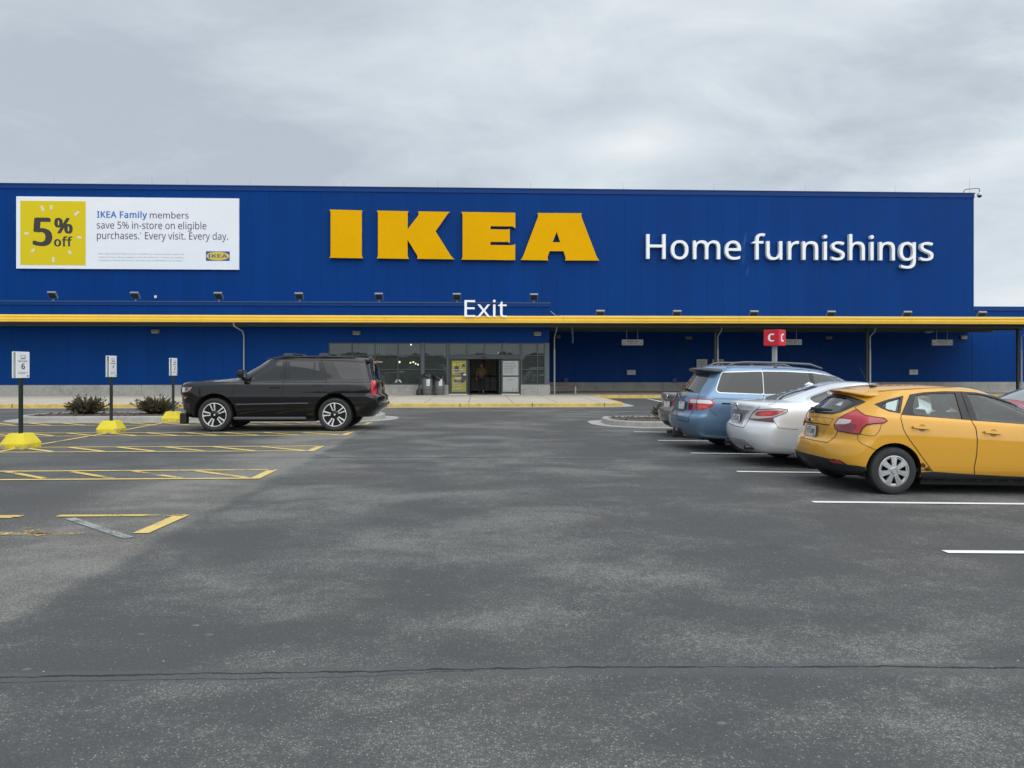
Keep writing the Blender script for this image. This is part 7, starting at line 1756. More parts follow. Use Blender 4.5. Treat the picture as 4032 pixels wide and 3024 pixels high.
# ---------------------------------------------------------------- blue minivan
def build_van():
    V, B = zs_(2550, 1350, 2.7653), zs_(2590, 1420, 4.8805)
    rails = [
        rail(.30, .1, 4.75, .3, .80, .24),
        rail(.16, .14, 4.95, .35, [(0, .90), (1.2, .93), (4.4, .93), (5, .85)], [(0, .34), (.8, .27), (1.5, .22), (4.0, .22), (5.1, .24)]),
        rail(.05, .20, 5.06, .45, [(0, .93), (1.1, .97), (4.3, .96), (5, .88)], [(0, .46), (1.2, .40), (4.3, .40), (5.1, .42)]),
        rail(.0, .22, 5.10, .5, [(0, .945), (1.1, .98), (4.3, .97), (5, .88)], [(0, .60), (5.1, .58)], rp=2.2),
        rail(.01, .22, 5.09, .52, [(0, .945), (1.1, .98), (4.3, .97), (5, .88)], [(0, .70), (5.1, .70)], rp=2.2),
        rail(.10, .20, 5.06, .55, [(0, .94), (1.1, .98), (4.3, .965), (5, .86)], [(0, .76), (5.1, .76)], rp=2.2),
        rail(.12, .20, 5.0, .55, [(0, .935), (1.1, .975), (4.2, .95), (5, .83)], [(0, .95), (4.2, .92), (5, .88)], rp=2.2),
        rail(.155, .20, 4.9, .55, [(0, .92), (1.1, .96), (4.2, .93), (5, .78)], [(0, 1.07), (3.6, 1.03), (4.3, 1.0), (4.9, .95)], rp=2.2),
        rail(.185, .21, 4.74, .5, [(0, .905), (1.1, .945), (4.2, .90), (4.8, .72)], [(0, 1.12), (3.6, 1.08), (4.3, 1.06), (4.7, 1.0)], crown=.01, rp=2.2),
        rail(.22, .22, 4.22, .40, [(0, .885), (1.1, .92), (3.9, .89)], [(0, 1.155), (3.6, 1.11), (4.2, 1.12)], crown=.01, rp=2.2),
        rail(.40, .26, 3.72, .38, [(0, .82), (1.1, .845), (3.4, .82)], [(0, 1.40), (3.2, 1.39), (3.7, 1.36)], rp=2.2),
        rail(.58, .28, 3.20, .32, [(0, .74), (1.1, .76), (3.0, .74)], [(.4, 1.625), (1.0, 1.66), (2.0, 1.665), (3.0, 1.60), (3.2, 1.575)], crown=.015, rp=2.2),
        rail(.64, .28, 3.08, .30, [(0, .66), (3.0, .66)], [(.4, 1.665), (1.0, 1.70), (2.0, 1.71), (3.0, 1.645)], crown=.012, rp=2.2),
        rail(.85, .22, 2.9, .25, .34, [(.4, 1.69), (1.0, 1.73), (2.0, 1.74), (2.9, 1.685)]),
    ]
    PB = car_paint('paint_blue', (0.14, 0.238, 0.365), metal=.65, rough=.36, dirt=.08)
    x0, yc = 3.98, 15.75
    car = Car('blue_minivan', 'metallic blue people carrier with roof rails parked between the silver and grey sedans', (x0, yc, gz(x0 + 1, yc) + .018), (0, SLOPE, 0), rails, PB, [(1.27, .335), (4.27, .335)], .40, creases=((2, .3), (4, .45), (5, .35), (8, .3), (9, .3), (11, .35)))
    car.hw = .98
    # windows with the bright strip round them
    out = rounded(V([(805, 315), (1250, 302), (1500, 306), (1790, 318), (1950, 345), (2090, 372), (2200, 415), (2200, 560), (1270, 565), (770, 548), (740, 520), (770, 410)]), 10)
    car.decal('window_strip', out, M('bright_strip', (.60, .62, .64), .25, metal=.6), off=.003, cell=10, mirror=True)
    car.decal('side_window', rounded(V([(815, 325), (1246, 313), (1262, 556), (780, 537), (750, 512), (785, 400)]), 8), TINT, off=.007, cell=10, mirror=True)
    car.decal('side_window', V([(1254, 313), (1500, 316), (1735, 328), (1800, 556), (1270, 557)]), TINT, off=.007, cell=10, mirror=True)
    car.decal('pillar_trim', V([(1738, 328), (1790, 330), (1850, 556), (1803, 556)]), GLOSSB, off=.008, cell=10, mirror=True)
    car.decal('side_window', V([(1793, 330), (1945, 355), (2090, 388), (2180, 425), (2190, 550), (1852, 556)]), TINTL, off=.0075, cell=10, mirror=True)
    rwp = rounded(B([(640, 300), (700, 240), (840, 240), (1012, 250), (940, 390), (860, 500), (800, 625), (640, 612), (415, 595), (470, 500)]), 6)
    car.decal('rear_window', rwp, TINTL, off=.004, cell=8)
    bm = bmesh.new()   # black roof spoiler with brake light
    rows = []
    for f in (-1, -.8, -.4, 0, .4, .8, 1):
        y = f * .735; xo = .40 + .22 * abs(f) ** 2.6; zc = 1.655 - .035 * f * f
        rows.append([bm.verts.new(q) for q in ((xo, y, zc - .05), (xo - .02, y, zc - .02), (xo + .02, y, zc + .012), (xo + .28, y, zc + .03), (xo + .30, y, zc - .05), (xo + .15, y, zc - .075))])
    for a, b in zip(rows, rows[1:]):
        for k in range(6): bm.faces.new((a[k], a[(k + 1) % 6], b[(k + 1) % 6], b[k]))
    bm.faces.new(rows[0]); bm.faces.new(rows[-1][::-1]); bmesh.ops.recalc_face_normals(bm, faces=bm.faces[:])
    me = evaluated(bm, [('SUBSURF', dict(levels=2, render_levels=2))]); bm = bmesh.new(); bm.from_mesh(me)
    for f in bm.faces: f.material_index = 1 if f.calc_center_median().z > 1.655 and f.normal.z > .5 else 0
    sp = mk('spoiler', bm, [M('spoiler_dark', (.035, .04, .045), .35), PB], parent=car.t, local=True, smooth_=True)
    bm = bmesh.new(); box(bm, .385, .42, -.10, .10, 1.622, 1.65, .006); mk('brake_light', bm, REDD, parent=sp, local=True)
    # lamps
    car.decal('tail_light', rounded(B([(620, 725), (870, 738), (1030, 745), (1100, 820), (1040, 890), (930, 935), (760, 952), (580, 935), (600, 830)]), 3), REDL, off=.010, cell=7, rim=.02, mirror=True)
    car.decal('reversing_lamp', rounded(B([(640, 745), (760, 750), (760, 818), (618, 808)]), 2), CLEARL, off=.014, cell=6, mirror=True)
    car.decal('reversing_lamp', rounded(B([(768, 752), (950, 758), (1030, 775), (1055, 822), (1000, 832), (768, 820)]), 3), M('lamp_white', (.72, .70, .70), .1, coat=1), off=.014, cell=6, mirror=True)
    car.decal('lamp_lens', B([(605, 838), (745, 845), (745, 935), (590, 925)]), REDD, off=.014, cell=6, mirror=True)
    car.decal('lamp_lens', B([(800, 850), (950, 860), (940, 905), (800, 925)]), REDB, off=.014, cell=6, mirror=True)
    car.line('lamp_split', B([(768, 740), (750, 830), (745, 952)]), SEAM, wd=.008, off=.016)
    # tailgate
    car.line('door_seam', B([(800, 625), (775, 730)]), wd=.009); car.line('door_seam', B([(690, 955), (600, 1080), (590, 1180), (380, 1125), (365, 1000)]), wd=.012)
    car.line('door_seam', B([(545, 700), (410, 690)]), wd=.008)
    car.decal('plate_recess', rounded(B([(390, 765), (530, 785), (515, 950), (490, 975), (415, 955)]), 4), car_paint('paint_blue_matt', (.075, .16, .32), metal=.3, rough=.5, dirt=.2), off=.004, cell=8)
    car.plate(*B([(480, 858)])[0], w=.30, h=.15)
    p, n, xd, yd = car.frame_at(*B([(492, 652)])[0])
    bm = bmesh.new()
    for sx in (-1, 1): ngon_prism(bm, [p + xd * sx * x + yd * y for x, y in ((.055, .05), (.030, .05), (.022, -.05), (.045, -.05))], n * .012)
    ngon_prism(bm, [p + xd * x + yd * y for x, y in ((-.028, .01), (.028, .01), (.026, -.012), (-.026, -.012))], n * .012)
    bmesh.ops.recalc_face_normals(bm, faces=bm.faces[:]); mk('emblem', bm, CHROME, parent=car.t, local=True)
    h1, h2 = car.hit(*B([(510, 552)])[0]), car.hit(*B([(680, 590)])[0]); bm = bmesh.new(); tube(bm, [h1[0] + h1[1] * .03, h1[0].lerp(h2[0], .5) + h1[1] * .05, h2[0] + h2[1] * .02], [.012, .018, .008], 6); mk('rear_wiper', bm, TRIMB, parent=car.t, local=True, smooth_=True)
    # flank seams and bumper
    car.line('door_seam', V([(1250, 302), (1262, 560), (1275, 700)]), wd=.008, mirror=True); car.line('door_seam', V([(700, 620), (740, 608), (1050, 615), (1250, 622)]), wd=.008, mirror=True)
    car.line('slide_track', B([(1230, 825), (1420, 832)]), SEAM, wd=.03, mirror=True); car.line('bumper_seam', B([(1000, 940), (1150, 1078)]), wd=.007, mirror=True)
    car.line('door_seam', V([(1250, 302), (1256, 285), (1500, 285), (1740, 296), (1780, 320)]), wd=.007, mirror=True)
    # roof rails
    for sg in (1, -1):
        bm = bmesh.new(); tube(bm, [(.92, sg * .66, 1.70), (1.08, sg * .665, 1.765), (1.3, sg * .67, 1.785), (2.1, sg * .67, 1.785), (2.6, sg * .665, 1.765), (2.85, sg * .66, 1.69)], [.014, .024, .022, .022, .024, .014], 8); 
        for x in (1.9,): box(bm, x - .03, x + .03, sg * .67 - .012, sg * .67 + .012, 1.70, 1.785)
        mk('roof_rail', bm, M('rail_grey', (.12, .125, .13), .4, metal=.4), parent=car.t, local=True, smooth_=True, ang=50)
    # tow bar and exhaust
    bm = bmesh.new(); box(bm, .22, .34, -.55, .55, .30, .37, .01); box(bm, .02, .3, -.045, .045, .27, .36, .01); tube(bm, [(.10, .25, .22), (.3, .25, .30)], .03, 8); mk('tow_bar', bm, M('rusty_steel', (.045, .035, .03), .8, var=.4, vscale=20), parent=car.t, local=True)
    bm = bmesh.new(); tube(bm, [(.06, .62, .29), (.5, .62, .30)], .04, 12); mk('exhaust', bm, M('exhaust_steel', (.12, .11, .10), .4, metal=.8), parent=car.t, local=True, smooth_=True, ang=50)
    for sg in (1, -1):
        bm = bmesh.new(); obox(bm, Matrix.Translation((3.72, sg * 1.08, 1.14)), .13, .24, .18, .045); tube(bm, [(3.74, sg * .90, 1.08), (3.73, sg * 1.0, 1.10)], .035, 8); mk('door_mirror', bm, PB, parent=car.t, local=True, smooth_=True, ang=50)
    bm = bmesh.new(); box(bm, 1.72, 3.82, -.86, .86, .15, .32); box(bm, .5, 1.719, -.5, .5, .22, .34); box(bm, 3.821, 4.6, -.5, .5, .22, .34); mk('underbody_shade_block', bm, WELL, parent=car.t, local=True)  # underside block set low and wide so the ground beneath goes darker
    car.finish(.955, .225, wheel('alloy'))
build_van()

# ---------------------------------------------------------------- sedans
def sedan_rails(deck=1.075):
    d = deck
    return [
        rail(.30, .1, 4.5, .3, .74, .20),
        rail(.17, .18, 4.70, .4, [(0, .82), (1.2, .86), (4, .86), (4.8, .76)], [(0, .30), (.8, .24), (1.4, .19), (3.7, .19), (4.8, .20)]),
        rail(.05, .28, 4.82, .5, [(0, .87), (1.1, .905), (4, .905), (4.7, .80)], [(0, .42), (1.2, .36), (4.8, .38)], rp=2.2),
        rail(.0, .32, 4.86, .55, [(0, .88), (1.1, .915), (4, .91), (4.7, .80)], [(0, .56), (4.8, .54)], rp=2.2),
        rail(.03, .33, 4.84, .58, [(0, .88), (1.1, .915), (4, .905), (4.7, .78)], [(0, .68), (4.8, .66)], rp=2.2),
        rail(.10, .30, 4.80, .58, [(0, .87), (1.1, .912), (4, .90), (4.7, .76)], [(0, .74), (4.8, .70)], rp=2.2),
        rail(.11, .32, 4.74, .58, [(0, .86), (1.1, .905), (4, .885), (4.7, .74)], [(0, .90), (1.5, .88), (4, .80), (4.7, .74)], rp=2.2),
        rail(.06, .36, 4.66, .56, [(0, .82), (1.1, .88), (3.9, .86), (4.6, .72)], [(0, d - .045), (.8, 1.01), (1.5, .985), (3.6, .90), (4.2, .86), (4.6, .78)], rp=2.2),
        rail(.10, .38, 4.52, .52, [(0, .78), (1.0, .855), (3.8, .83), (4.5, .66)], [(0, d), (.9, 1.05), (1.6, 1.02), (3.6, .94), (4.2, .90), (4.5, .83)], crown=.01, rp=2.2),
        rail(.40, .30, 4.10, .50, [(0, .74), (1.0, .835), (3.6, .81), (4.1, .66)], [(0, d + .012), (.7, d + .015), (1.6, 1.045), (3.4, .97), (4.1, .925)], crown=.015, rp=2.2),
        rail(.74, .14, 3.66, .36, [(0, .72), (1.2, .815), (3.3, .80)], [(0, d + .035), (1.0, d + .02), (1.6, 1.075), (3.3, 1.0), (3.66, 1.0)], crown=.02),
        rail(1.22, .14, 3.18, .34, [(1.2, .665), (1.8, .715), (2.9, .715)], [(1.2, 1.275), (2.0, 1.25), (3.2, 1.22)], crown=.02),
        rail(1.70, .14, 2.74, .30, [(1.6, .60), (2.6, .61)], [(1.6, 1.385), (2.1, 1.41), (2.7, 1.375)], crown=.02, cr=.1),
        rail(1.80, .14, 2.64, .28, [(1.6, .54), (2.6, .54)], [(1.6, 1.415), (2.1, 1.44), (2.7, 1.405)], crown=.012, cr=.1),
        rail(1.95, .10, 2.5, .2, .28, [(1.6, 1.44), (2.1, 1.462), (2.6, 1.435)]),
    ]
def build_silver():
    A, V = zs_(2840, 1480, 4.8786), zs_(2550, 1350, 2.7653)
    P_ = car_paint('paint_silver', (0.80, 0.815, 0.835), metal=.4, rough=.36, dirt=.06)
    x0, yc = 4.42, 13.42
    car = Car('silver_sedan', 'silver four-door sedan with pointed red tail lamps parked behind the yellow hatchback', (x0, yc, gz(x0 + 1, yc) + .018), (0, SLOPE, 0), sedan_rails(), P_, [(1.22, .33), (3.98, .33)], .385, creases=((2, .3), (4, .4), (5, .3), (7, .35), (8, .45), (10, .35), (12, .3)))
    car.hw = .915
    car.decal('rear_window', rounded(A([(650, 440), (860, 330), (1120, 230), (1400, 175), (1620, 175), (1870, 208), (1600, 300), (1330, 400), (1130, 465), (900, 455)]), 6), glass_mat('rear_glass', (.4, .43, .42), film=.6, filmcol=(.14, .165, .16)), off=.004, cell=9)
    # side glass with its bright surround (mostly behind the hatchback)
    car.decal('window_strip', rounded(A([(1612, 440), (1700, 380), (1900, 300), (2100, 235), (2500, 190), (3000, 200), (3300, 300), (3500, 420), (2600, 520), (2000, 540), (1740, 545)]), 10), M('bright_strip', (.60, .62, .64), .25, metal=.6), off=.003, cell=10, mirror=True)
    car.decal('side_window', rounded(A([(1695, 430), (1780, 385), (1960, 320), (2120, 262), (2500, 215), (2960, 225), (3250, 320), (3420, 410), (2600, 500), (2000, 520), (1790, 520)]), 8), TINTL, off=.007, cell=10, mirror=True)
    tl = rounded(A([(545, 822), (620, 715), (690, 660), (850, 645), (1130, 640), (1265, 655), (1260, 690), (1120, 750), (1000, 790), (985, 830), (1018, 882), (850, 868), (640, 845)]), 3)
    car.decal('tail_light', tl, CLEARL, off=.010, cell=7, rim=.02, mirror=True)
    car.decal('lamp_lens', rounded(A([(648, 740), (700, 690), (850, 665), (1230, 668), (1120, 730), (980, 772), (820, 772), (690, 772)]), 3), REDL, off=.014, cell=6, mirror=True)
    car.decal('lamp_lens', rounded(A([(720, 722), (840, 680), (1000, 685), (960, 750), (800, 765)]), 3), REDB, off=.017, cell=6, mirror=True)
    car.decal('lamp_lens', rounded(A([(552, 815), (740, 822), (990, 795), (978, 830), (1008, 878), (850, 862), (640, 838)]), 2), REDD, off=.014, cell=6, mirror=True)
    car.line('lamp_edge', A([(540, 826), (615, 710), (690, 652), (850, 640), (1130, 633), (1272, 652), (1262, 695), (1120, 757), (1000, 797), (990, 830), (1022, 888), (850, 874), (640, 850)]), M('lamp_edge_dark2', (.09, .02, .03), .3), wd=.012, off=.012, closed=True, step=5, mirror=True)
    # boot lid, chrome bar, plate, emblem
    car.line('door_seam', A([(740, 590), (690, 640), (610, 700), (540, 830), (430, 995), (260, 960), (150, 910)]), wd=.009)
    car.line('door_seam', A([(1060, 490), (1000, 540), (900, 560)]), wd=.006); car.line('bumper_seam', A([(1020, 885), (1110, 1000), (1350, 1025), (1480, 1030)]), wd=.006, mirror=True)
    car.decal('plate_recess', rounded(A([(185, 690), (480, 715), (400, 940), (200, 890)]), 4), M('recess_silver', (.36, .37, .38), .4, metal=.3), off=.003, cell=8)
    car.decal('chrome_bar', A([(170, 645), (300, 632), (545, 660), (480, 712), (300, 685), (178, 672)]), CHROME, off=.022, rim=.03, cell=7)
    car.plate(*A([(318, 815)])[0], w=.30, h=.15, text='125-FRL')
    p, n, xd, yd = car.frame_at(*A([(310, 568)])[0])
    bm = bmesh.new(); pts = [p + n * .014 + xd * .05 * math.cos(t) + yd * .05 * math.sin(t) for t in [2 * math.pi * k / 24 for k in range(25)]]; tube(bm, pts, .011, 6, caps=False); obox(bm, Matrix((xd, yd, n)).transposed().to_4x4(), 0, 0, 0) if False else None
    ngon_prism(bm, [p + xd * x + yd * y + n * .008 for x, y in ((-.062, .013), (-.062, -.013), (.062, -.013), (.062, .013))], n * .014); bmesh.ops.recalc_face_normals(bm, faces=bm.faces[:]); mk('emblem', bm, CHROME, parent=car.t, local=True, smooth_=True, ang=45)
    q = car.frame_at(*A([(558, 604)])[0]); bm = fit(text_bm('2.5 SV', bold=.01), q[0] + q[1] * .004 - q[2] * .06, q[2], q[3], .13, .028); mk('lettering', bm, CHROME, parent=car.t, local=True)
    car.decal('valance', rounded(A([(60, 1145), (300, 1195), (440, 1225), (520, 1290), (540, 1370), (300, 1320), (140, 1260)]), 4), M('valance_grey', (.34, .35, .36), .5), off=.004, cell=9)
    for y in (-.52, .52):
        bm = bmesh.new(); tube(bm, [(.10, y, .31), (.4, y, .31)], .042, 12, caps=False); lathe(bm, [(.04, .14), (.001, .14)], axis='x', n=12, c=(0, y, .31)); mk('exhaust', bm, M('exhaust_steel', (.12, .11, .10), .4, metal=.8), parent=car.t, local=True, smooth_=True, ang=50)
    h = car.hit(*A([(1690, 135)])[0]); bm = bmesh.new(); tube(bm, [h[0] + Vector((-.10, 0, .005)), h[0] + Vector((-.02, 0, .03)), h[0] + Vector((.10, 0, .0))], [.012, .028, .012], 8); mk('aerial', bm, P_, parent=car.t, local=True, smooth_=True)
    car.line('roof_seam', A([(1870, 208), (2100, 150), (2300, 130)]), M('seam_grey', (.2, .2, .2), .5), wd=.01)
    for sg in (1, -1):
        bm = bmesh.new(); obox(bm, Matrix.Translation((3.16, sg * 1.0, 1.05)), .12, .22, .14, .04); tube(bm, [(3.18, sg * .82, 1.0), (3.17, sg * .93, 1.02)], .03, 8); mk('door_mirror', bm, P_, parent=car.t, local=True, smooth_=True, ang=50)
    bm = bmesh.new(); box(bm, 1.66, 3.50, -.80, .80, .13, .28); box(bm, .5, 1.659, -.5, .5, .2, .3); box(bm, 3.501, 4.4, -.5, .5, .2, .3); mk('underbody_shade_block', bm, WELL, parent=car.t, local=True)  # wide low block added to deepen the shade under the silver car
    car.finish(.90, .215, wheel('alloy'))
build_silver()

def build_grey():
    B = zs_(2590, 1420, 4.8805)
    P_ = car_paint('paint_grey', (0.21, 0.21, 0.20), metal=.5, rough=.33, dirt=.10)
    x0, yc = 4.42, 18.75
    car = Car('grey_sedan', 'warm grey sedan mostly hidden behind the blue people carrier', (x0, yc, gz(x0 + 1, yc) + .018), (0, SLOPE, 0), sedan_rails(1.06), P_, [(1.10, .33), (3.88, .33)], .385, creases=((2, .3), (4, .4), (5, .3), (7, .35), (8, .45), (10, .35), (12, .3)))
    car.hw = .915
    car.decal('tail_light', rounded(B([(245, 800), (290, 788), (372, 785), (480, 790), (480, 850), (372, 850), (285, 842)]), 2), REDL, off=.010, cell=7, rim=.02, mirror=True)
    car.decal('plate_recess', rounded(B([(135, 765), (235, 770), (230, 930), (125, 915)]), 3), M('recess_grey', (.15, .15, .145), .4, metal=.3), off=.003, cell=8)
    car.plate(*B([(193, 838)])[0], w=.30, h=.15)
    car.line('chrome_strip', B([(130, 748), (240, 752), (330, 748)]), CHROME, wd=.02, off=.008)
    p, n, xd, yd = car.frame_at(*B([(185, 690)])[0]); bm = bmesh.new(); pts = [p + n * .012 + xd * .045 * math.cos(t) + yd * .045 * math.sin(t) for t in [2 * math.pi * k / 20 for k in range(21)]]; tube(bm, pts, .010, 6, caps=False); tube(bm, [p + n * .012 - xd * .055, p + n * .012 + xd * .055], .010, 6); mk('emblem', bm, CHROME, parent=car.t, local=True)
    car.decal('bumper_trim', B([(90, 1140), (180, 1160), (400, 1190), (400, 1270), (260, 1245), (140, 1215)]), TRIMB, off=.008, cell=9)
    # glass, from the car's own measurements (hidden from the lot)
    for sg in (1, -1):
        bm = bmesh.new(); prof = [(1.05, 1.10), (1.45, 1.27), (1.95, 1.36), (2.55, 1.35), (3.0, 1.22), (3.35, 1.03), (2.2, 1.06)]
        vs = []
        for x, z in prof:
            h = car.bvh.ray_cast(Vector((x, sg * 3, z)), Vector((0, -sg, 0))); vs.append(bm.verts.new(h[0] + Vector((0, sg * .006, 0))))
        c = bm.verts.new(sum((v.co for v in vs), Vector()) / len(vs) + Vector((0, sg * .02, 0)))
        for i in range(len(vs)):
            f = (c, vs[i], vs[(i + 1) % len(vs)]); bm.faces.new(f if sg < 0 else f[::-1])
        mk('side_window', bm, TINT, parent=car.t, local=True)
    bm = bmesh.new(); g = {}
    for i in range(7):
        for j in range(7):
            x = 0.92 + .72 * i / 6; y = (-1 + 2 * j / 6) * (.60 - .08 * i / 6); h = car.bvh.ray_cast(Vector((x, y, 3)), Vector((0, 0, -1))); g[i, j] = bm.verts.new(h[0] + h[1] * .005)
    for i in range(6):
        for j in range(6): bm.faces.new((g[i, j], g[i + 1, j], g[i + 1, j + 1], g[i, j + 1]))
    bmesh.ops.recalc_face_normals(bm, faces=bm.faces[:]); mk('rear_window', bm, TINTL, parent=car.t, local=True, smooth_=True)
    bm = bmesh.new(); box(bm, 1.66, 3.50, -.80, .80, .13, .28); box(bm, .5, 1.659, -.5, .5, .2, .3); box(bm, 3.501, 4.4, -.5, .5, .2, .3); mk('underbody_shade_block', bm, WELL, parent=car.t, local=True)  # same low block, shaped to darken the ground under this car
    car.finish(.90, .215, wheel('alloy'))
build_grey()

def build_red():
    D = zs_(3500, 1500, 4.147)
    P_ = car_paint('paint_red', (0.36, 0.018, 0.035), metal=.15, rough=.34, dirt=.06)
    xf, yc = 10.3, 16.6
    loc = (xf + 4.86, yc, gz(15, yc))
    car = Car('red_sedan', 'dark red car facing left at the picture edge beyond the yellow hatchback', loc, (0, -SLOPE, R(180)), sedan_rails(1.06), P_, [(1.10, .33), (3.88, .33)], .385, creases=((2, .3), (4, .4), (5, .3), (7, .35), (8, .45), (10, .35), (12, .3)))
    car.hw = .915
    bm = bmesh.new(); g = {}
    for i in range(9):
        for j in range(9):
            f = -1 + 2 * j / 8; x = 3.52 - .74 * i / 8 - .14 * f * f * (1 - .4 * i / 8); y = f * (.70 - .15 * i / 8); h = car.bvh.ray_cast(Vector((x, y, 3)), Vector((0, 0, -1))); g[i, j] = bm.verts.new(h[0] + h[1] * .005)
    for i in range(8):
        for j in range(8): bm.faces.new((g[i, j], g[i + 1, j], g[i + 1, j + 1], g[i, j + 1]))
    bmesh.ops.recalc_face_normals(bm, faces=bm.faces[:]); mk('windscreen', bm, glass_mat('windscreen_glass_sky_film', (.4, .43, .42), film=.6, filmcol=(.36, .40, .40)), parent=car.t, local=True, smooth_=True)  # pale diffuse film painted in for the sky reflected in the screen
    for sg in (1, -1):
        bm = bmesh.new(); prof = [(1.15, 1.12), (1.45, 1.25), (1.95, 1.345), (2.55, 1.335), (3.0, 1.2), (3.30, 1.03), (2.2, 1.06)]; vs = []
        for x, z in prof:
            h = car.bvh.ray_cast(Vector((x, sg * 3, z)), Vector((0, -sg, 0))); vs.append(bm.verts.new(h[0] + Vector((0, sg * .006, 0))))
        c = bm.verts.new(sum((v.co for v in vs), Vector()) / len(vs) + Vector((0, sg * .02, 0)))
        for i in range(len(vs)):
            f = (c, vs[i], vs[(i + 1) % len(vs)]); bm.faces.new(f if sg < 0 else f[::-1])
        mk('side_window', bm, TINT, parent=car.t, local=True)
        bm = bmesh.new(); P = [(4.30, .30, .70), (4.62, .52, .70), (4.60, .74, .66), (4.30, .80, .72)]
        o_ = []
        for (y, z) in ((.42, .66), (.66, .64), (.74, .72), (.66, .78), (.44, .74)):
            h = car.bvh.ray_cast(Vector((6, sg * y, z)), Vector((-1, 0, 0))); o_.append(bm.verts.new(h[0] + Vector((.012, 0, 0))))
        f = bm.faces.new(o_ if sg > 0 else o_[::-1]); mk('headlight', bm, CLEARL, parent=car.t, local=True)
        bm = bmesh.new(); obox(bm, Matrix.Translation((3.16, sg * 1.0, 1.05)), .12, .22, .14, .04); tube(bm, [(3.18, sg * .82, 1.0), (3.17, sg * .93, 1.02)], .03, 8); mk('door_mirror', bm, P_, parent=car.t, local=True, smooth_=True, ang=50)
    bm = bmesh.new(); obox(bm, Matrix.Translation((4.84, 0, .50)), .05, 1.0, .16, .02); mk('grille', bm, BLK, parent=car.t, local=True)
    bm = bmesh.new(); box(bm, 1.66, 3.50, -.80, .80, .13, .28); box(bm, .5, 1.659, -.5, .5, .2, .3); box(bm, 3.501, 4.4, -.5, .5, .2, .3); mk('underbody_shade_block', bm, WELL, parent=car.t, local=True)  # low wide block between the wheels, added for a darker shadow below
    car.finish(.90, .215, wheel('alloy'))
build_red()

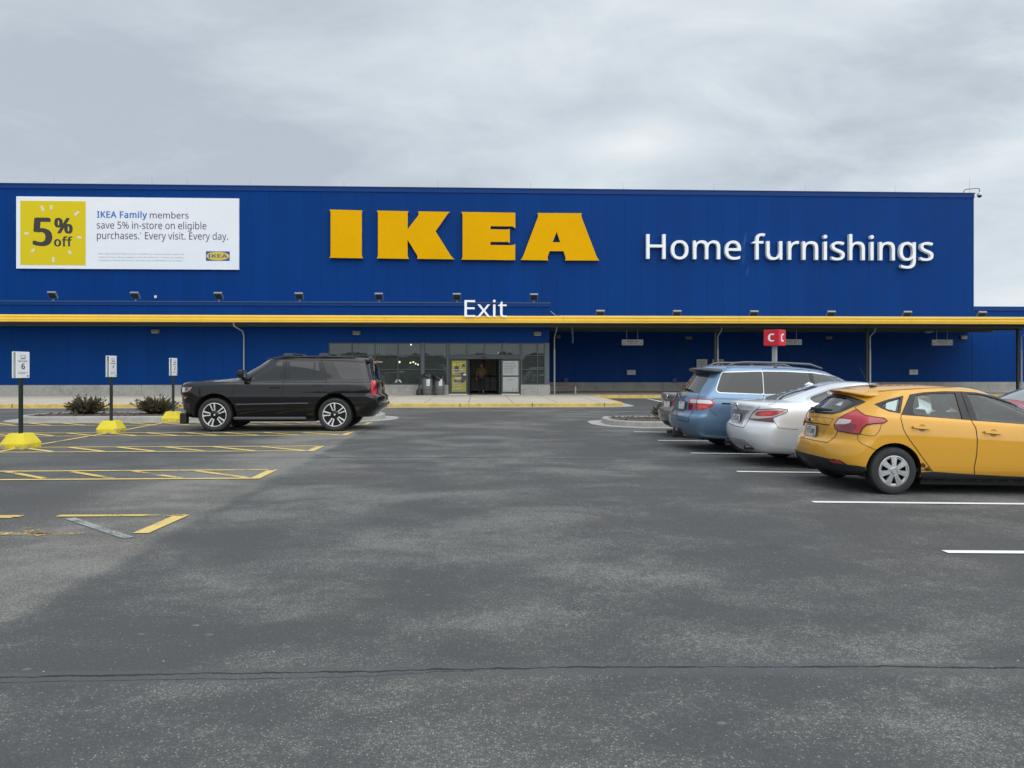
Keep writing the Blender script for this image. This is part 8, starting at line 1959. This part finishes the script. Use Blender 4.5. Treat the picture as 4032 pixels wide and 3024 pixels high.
# ================================================================== PERSON walking in through the door
def skin(name, verts, edges, radii, root, mats, parent, levels=2, smooth_=True):
    bm = bmesh.new(); sl = bm.verts.layers.skin.verify(); vs = [bm.verts.new(v) for v in verts]
    for a, b in edges: bm.edges.new((vs[a], vs[b]))
    for i, v in enumerate(vs):
        r = radii[i]; v[sl].radius = r if isinstance(r, tuple) else (r, r); v[sl].use_root = (i == root)
    me = evaluated(bm, [('SKIN', dict(use_smooth_shade=True)), ('SUBSURF', dict(levels=levels, render_levels=levels))])
    out = bmesh.new(); out.from_mesh(me); return mk(name, out, mats, parent=parent, local=True, smooth_=smooth_)
def build_person():
    p = WY(1620 + 1090 / 3.95, 1548, 42.9)
    t = thing('person', 'person in a brown jacket and dark trousers walking in through the sliding door', 'person', (p.x, 42.9, ZW + .01))
    SK = M('skin', (.28, .16, .11), .6); JK = M('jacket_brown', (.085, .055, .022), .85, var=.15); TR = M('trousers_dark', (.014, .015, .02), .85, var=.15); HR = M('hair_reddish', (.12, .05, .03), .85); SH = M('shoe_sole', (.25, .10, .08), .7)
    # faces away (+y); left foot planted, right heel lifting
    J = dict(pel=(0, 0, .93), sp=(0, -.01, 1.10), ch=(0, .0, 1.32), nk=(0, .02, 1.48), hd0=(0, .03, 1.55), hd1=(0, .04, 1.64), hd2=(0, .035, 1.73),
             lh=(-.10, 0, .90), lk=(-.11, .14, .50), la=(-.11, .08, .08), lt=(-.115, .23, .04), rh=(.10, 0, .90), rk=(.10, .06, .49), ra=(.09, -.20, .16), rt=(.09, -.13, .04),
             ls=(-.19, .0, 1.40), le=(-.26, -.05, 1.12), lw=(-.27, .04, .88), rs=(.19, .0, 1.40), re=(.25, .03, 1.12), rw=(.20, .20, .98))
    K = list(J); V = [J[k] for k in K]; I = {k: i for i, k in enumerate(K)}
    E = [('pel', 'sp'), ('sp', 'ch'), ('ch', 'nk'), ('nk', 'hd0'), ('hd0', 'hd1'), ('hd1', 'hd2'), ('pel', 'lh'), ('lh', 'lk'), ('lk', 'la'), ('la', 'lt'), ('pel', 'rh'), ('rh', 'rk'), ('rk', 'ra'), ('ra', 'rt'), ('ch', 'ls'), ('ls', 'le'), ('le', 'lw'), ('ch', 'rs'), ('rs', 're'), ('re', 'rw')]
    rad = dict(pel=(.14, .11), sp=(.14, .10), ch=(.16, .11), nk=.055, hd0=.065, hd1=.088, hd2=.07, lh=.085, lk=.055, la=.04, lt=.035, rh=.085, rk=.055, ra=.04, rt=.035, ls=.06, le=.043, lw=.03, rs=.06, re=.043, rw=.03)
    V2, E2, R2 = list(V), [(I[a], I[b]) for a, b in E], [rad[k] for k in K]
    for wk, sg in (('lw', -1), ('rw', 1)):     # palm, four fingers and a thumb, gently curled
        w_ = Vector(J[wk]); d = Vector((0, .2, -1)).normalized() if sg < 0 else Vector((0, .75, -.65)).normalized(); side = Vector((0, 1, .2)).normalized() if sg < 0 else Vector((0, .65, .75)).normalized(); inn = Vector((-sg, 0, 0))
        pm = len(V2); V2.append(tuple(w_ + d * .075)); R2.append((.026, .036)); E2.append((I[wk], pm))
        for q, ln in enumerate((.070, .080, .076, .060)):
            b = Vector(V2[pm]) + d * .025 + side * (.03 - .02 * q); a = len(V2)
            V2 += [tuple(b), tuple(b + d * ln * .5 + inn * .008), tuple(b + d * ln * .9 + inn * .028)]; R2 += [.0095, .0085, .007]; E2 += [(pm, a), (a, a + 1), (a + 1, a + 2)]
        b = Vector(V2[pm]) - d * .03 + side * .035; a = len(V2); V2 += [tuple(b), tuple(b + d * .035 + side * .02 + inn * .01)]; R2 += [.011, .009]; E2 += [(pm, a), (a, a + 1)]
    skin('body', V2, E2, R2, 0, SK, t)
    def sub(name, ks, add, mat):
        ix = {k: i for i, k in enumerate(ks)}; vs = [J[k] for k in ks]
        rs = [tuple(x + add for x in (rad[k] if isinstance(rad[k], tuple) else (rad[k],) * 2)) for k in ks]
        return skin(name, vs, [(ix[a], ix[b]) for a, b in E if a in ix and b in ix], rs, 0, mat, t)
    sub('jacket', ['sp', 'pel', 'ch', 'nk', 'ls', 'le', 'lw', 'rs', 're', 'rw'], .04, JK)
    sub('trousers', ['pel', 'lh', 'lk', 'la', 'rh', 'rk', 'ra'], .018, TR)
    for s, a, b in ((-1, 'la', 'lt'), (1, 'ra', 'rt')):
        A, B = Vector(J[a]), Vector(J[b]); skin('shoe', [tuple(A + (A - B).normalized() * .03), tuple(A.lerp(B, .5) - Vector((0, 0, .01))), tuple(B)], [(0, 1), (1, 2)], [.05, .048, .038], 0, SH if s > 0 else M('shoe_dark', (.03, .025, .022), .6), t)
    bm = bmesh.new(); bmesh.ops.create_uvsphere(bm, u_segments=18, v_segments=12, radius=.112)
    for v in bm.verts: v.co = Vector((v.co.x * .93, v.co.y * 1.05 - .012 + .035, v.co.z * 1.1 + 1.685))
    bmesh.ops.delete(bm, geom=[f for f in bm.faces if f.calc_center_median().y > .07 and f.calc_center_median().z < 1.70 or f.calc_center_median().z < 1.60], context='FACES')
    mk('hair', bm, HR, parent=t, local=True, smooth_=True)
    bm = bmesh.new()      # ears, nose, eyes and mouth on the far side of the head
    for s in (-1, 1):
        obox(bm, Matrix.Translation((s * .095, .04, 1.645)), .018, .035, .06, .007); obox(bm, Matrix.Translation((s * .034, .125, 1.655)), .028, .012, .012, .004)
    obox(bm, Matrix.Translation((0, .138, 1.625)) @ Euler((R(15), 0, 0)).to_matrix().to_4x4(), .026, .03, .05, .008); obox(bm, Matrix.Translation((0, .122, 1.585)), .045, .012, .012, .004)
    mk('face', bm, SK, parent=t, local=True, smooth_=True, ang=60)
build_person()
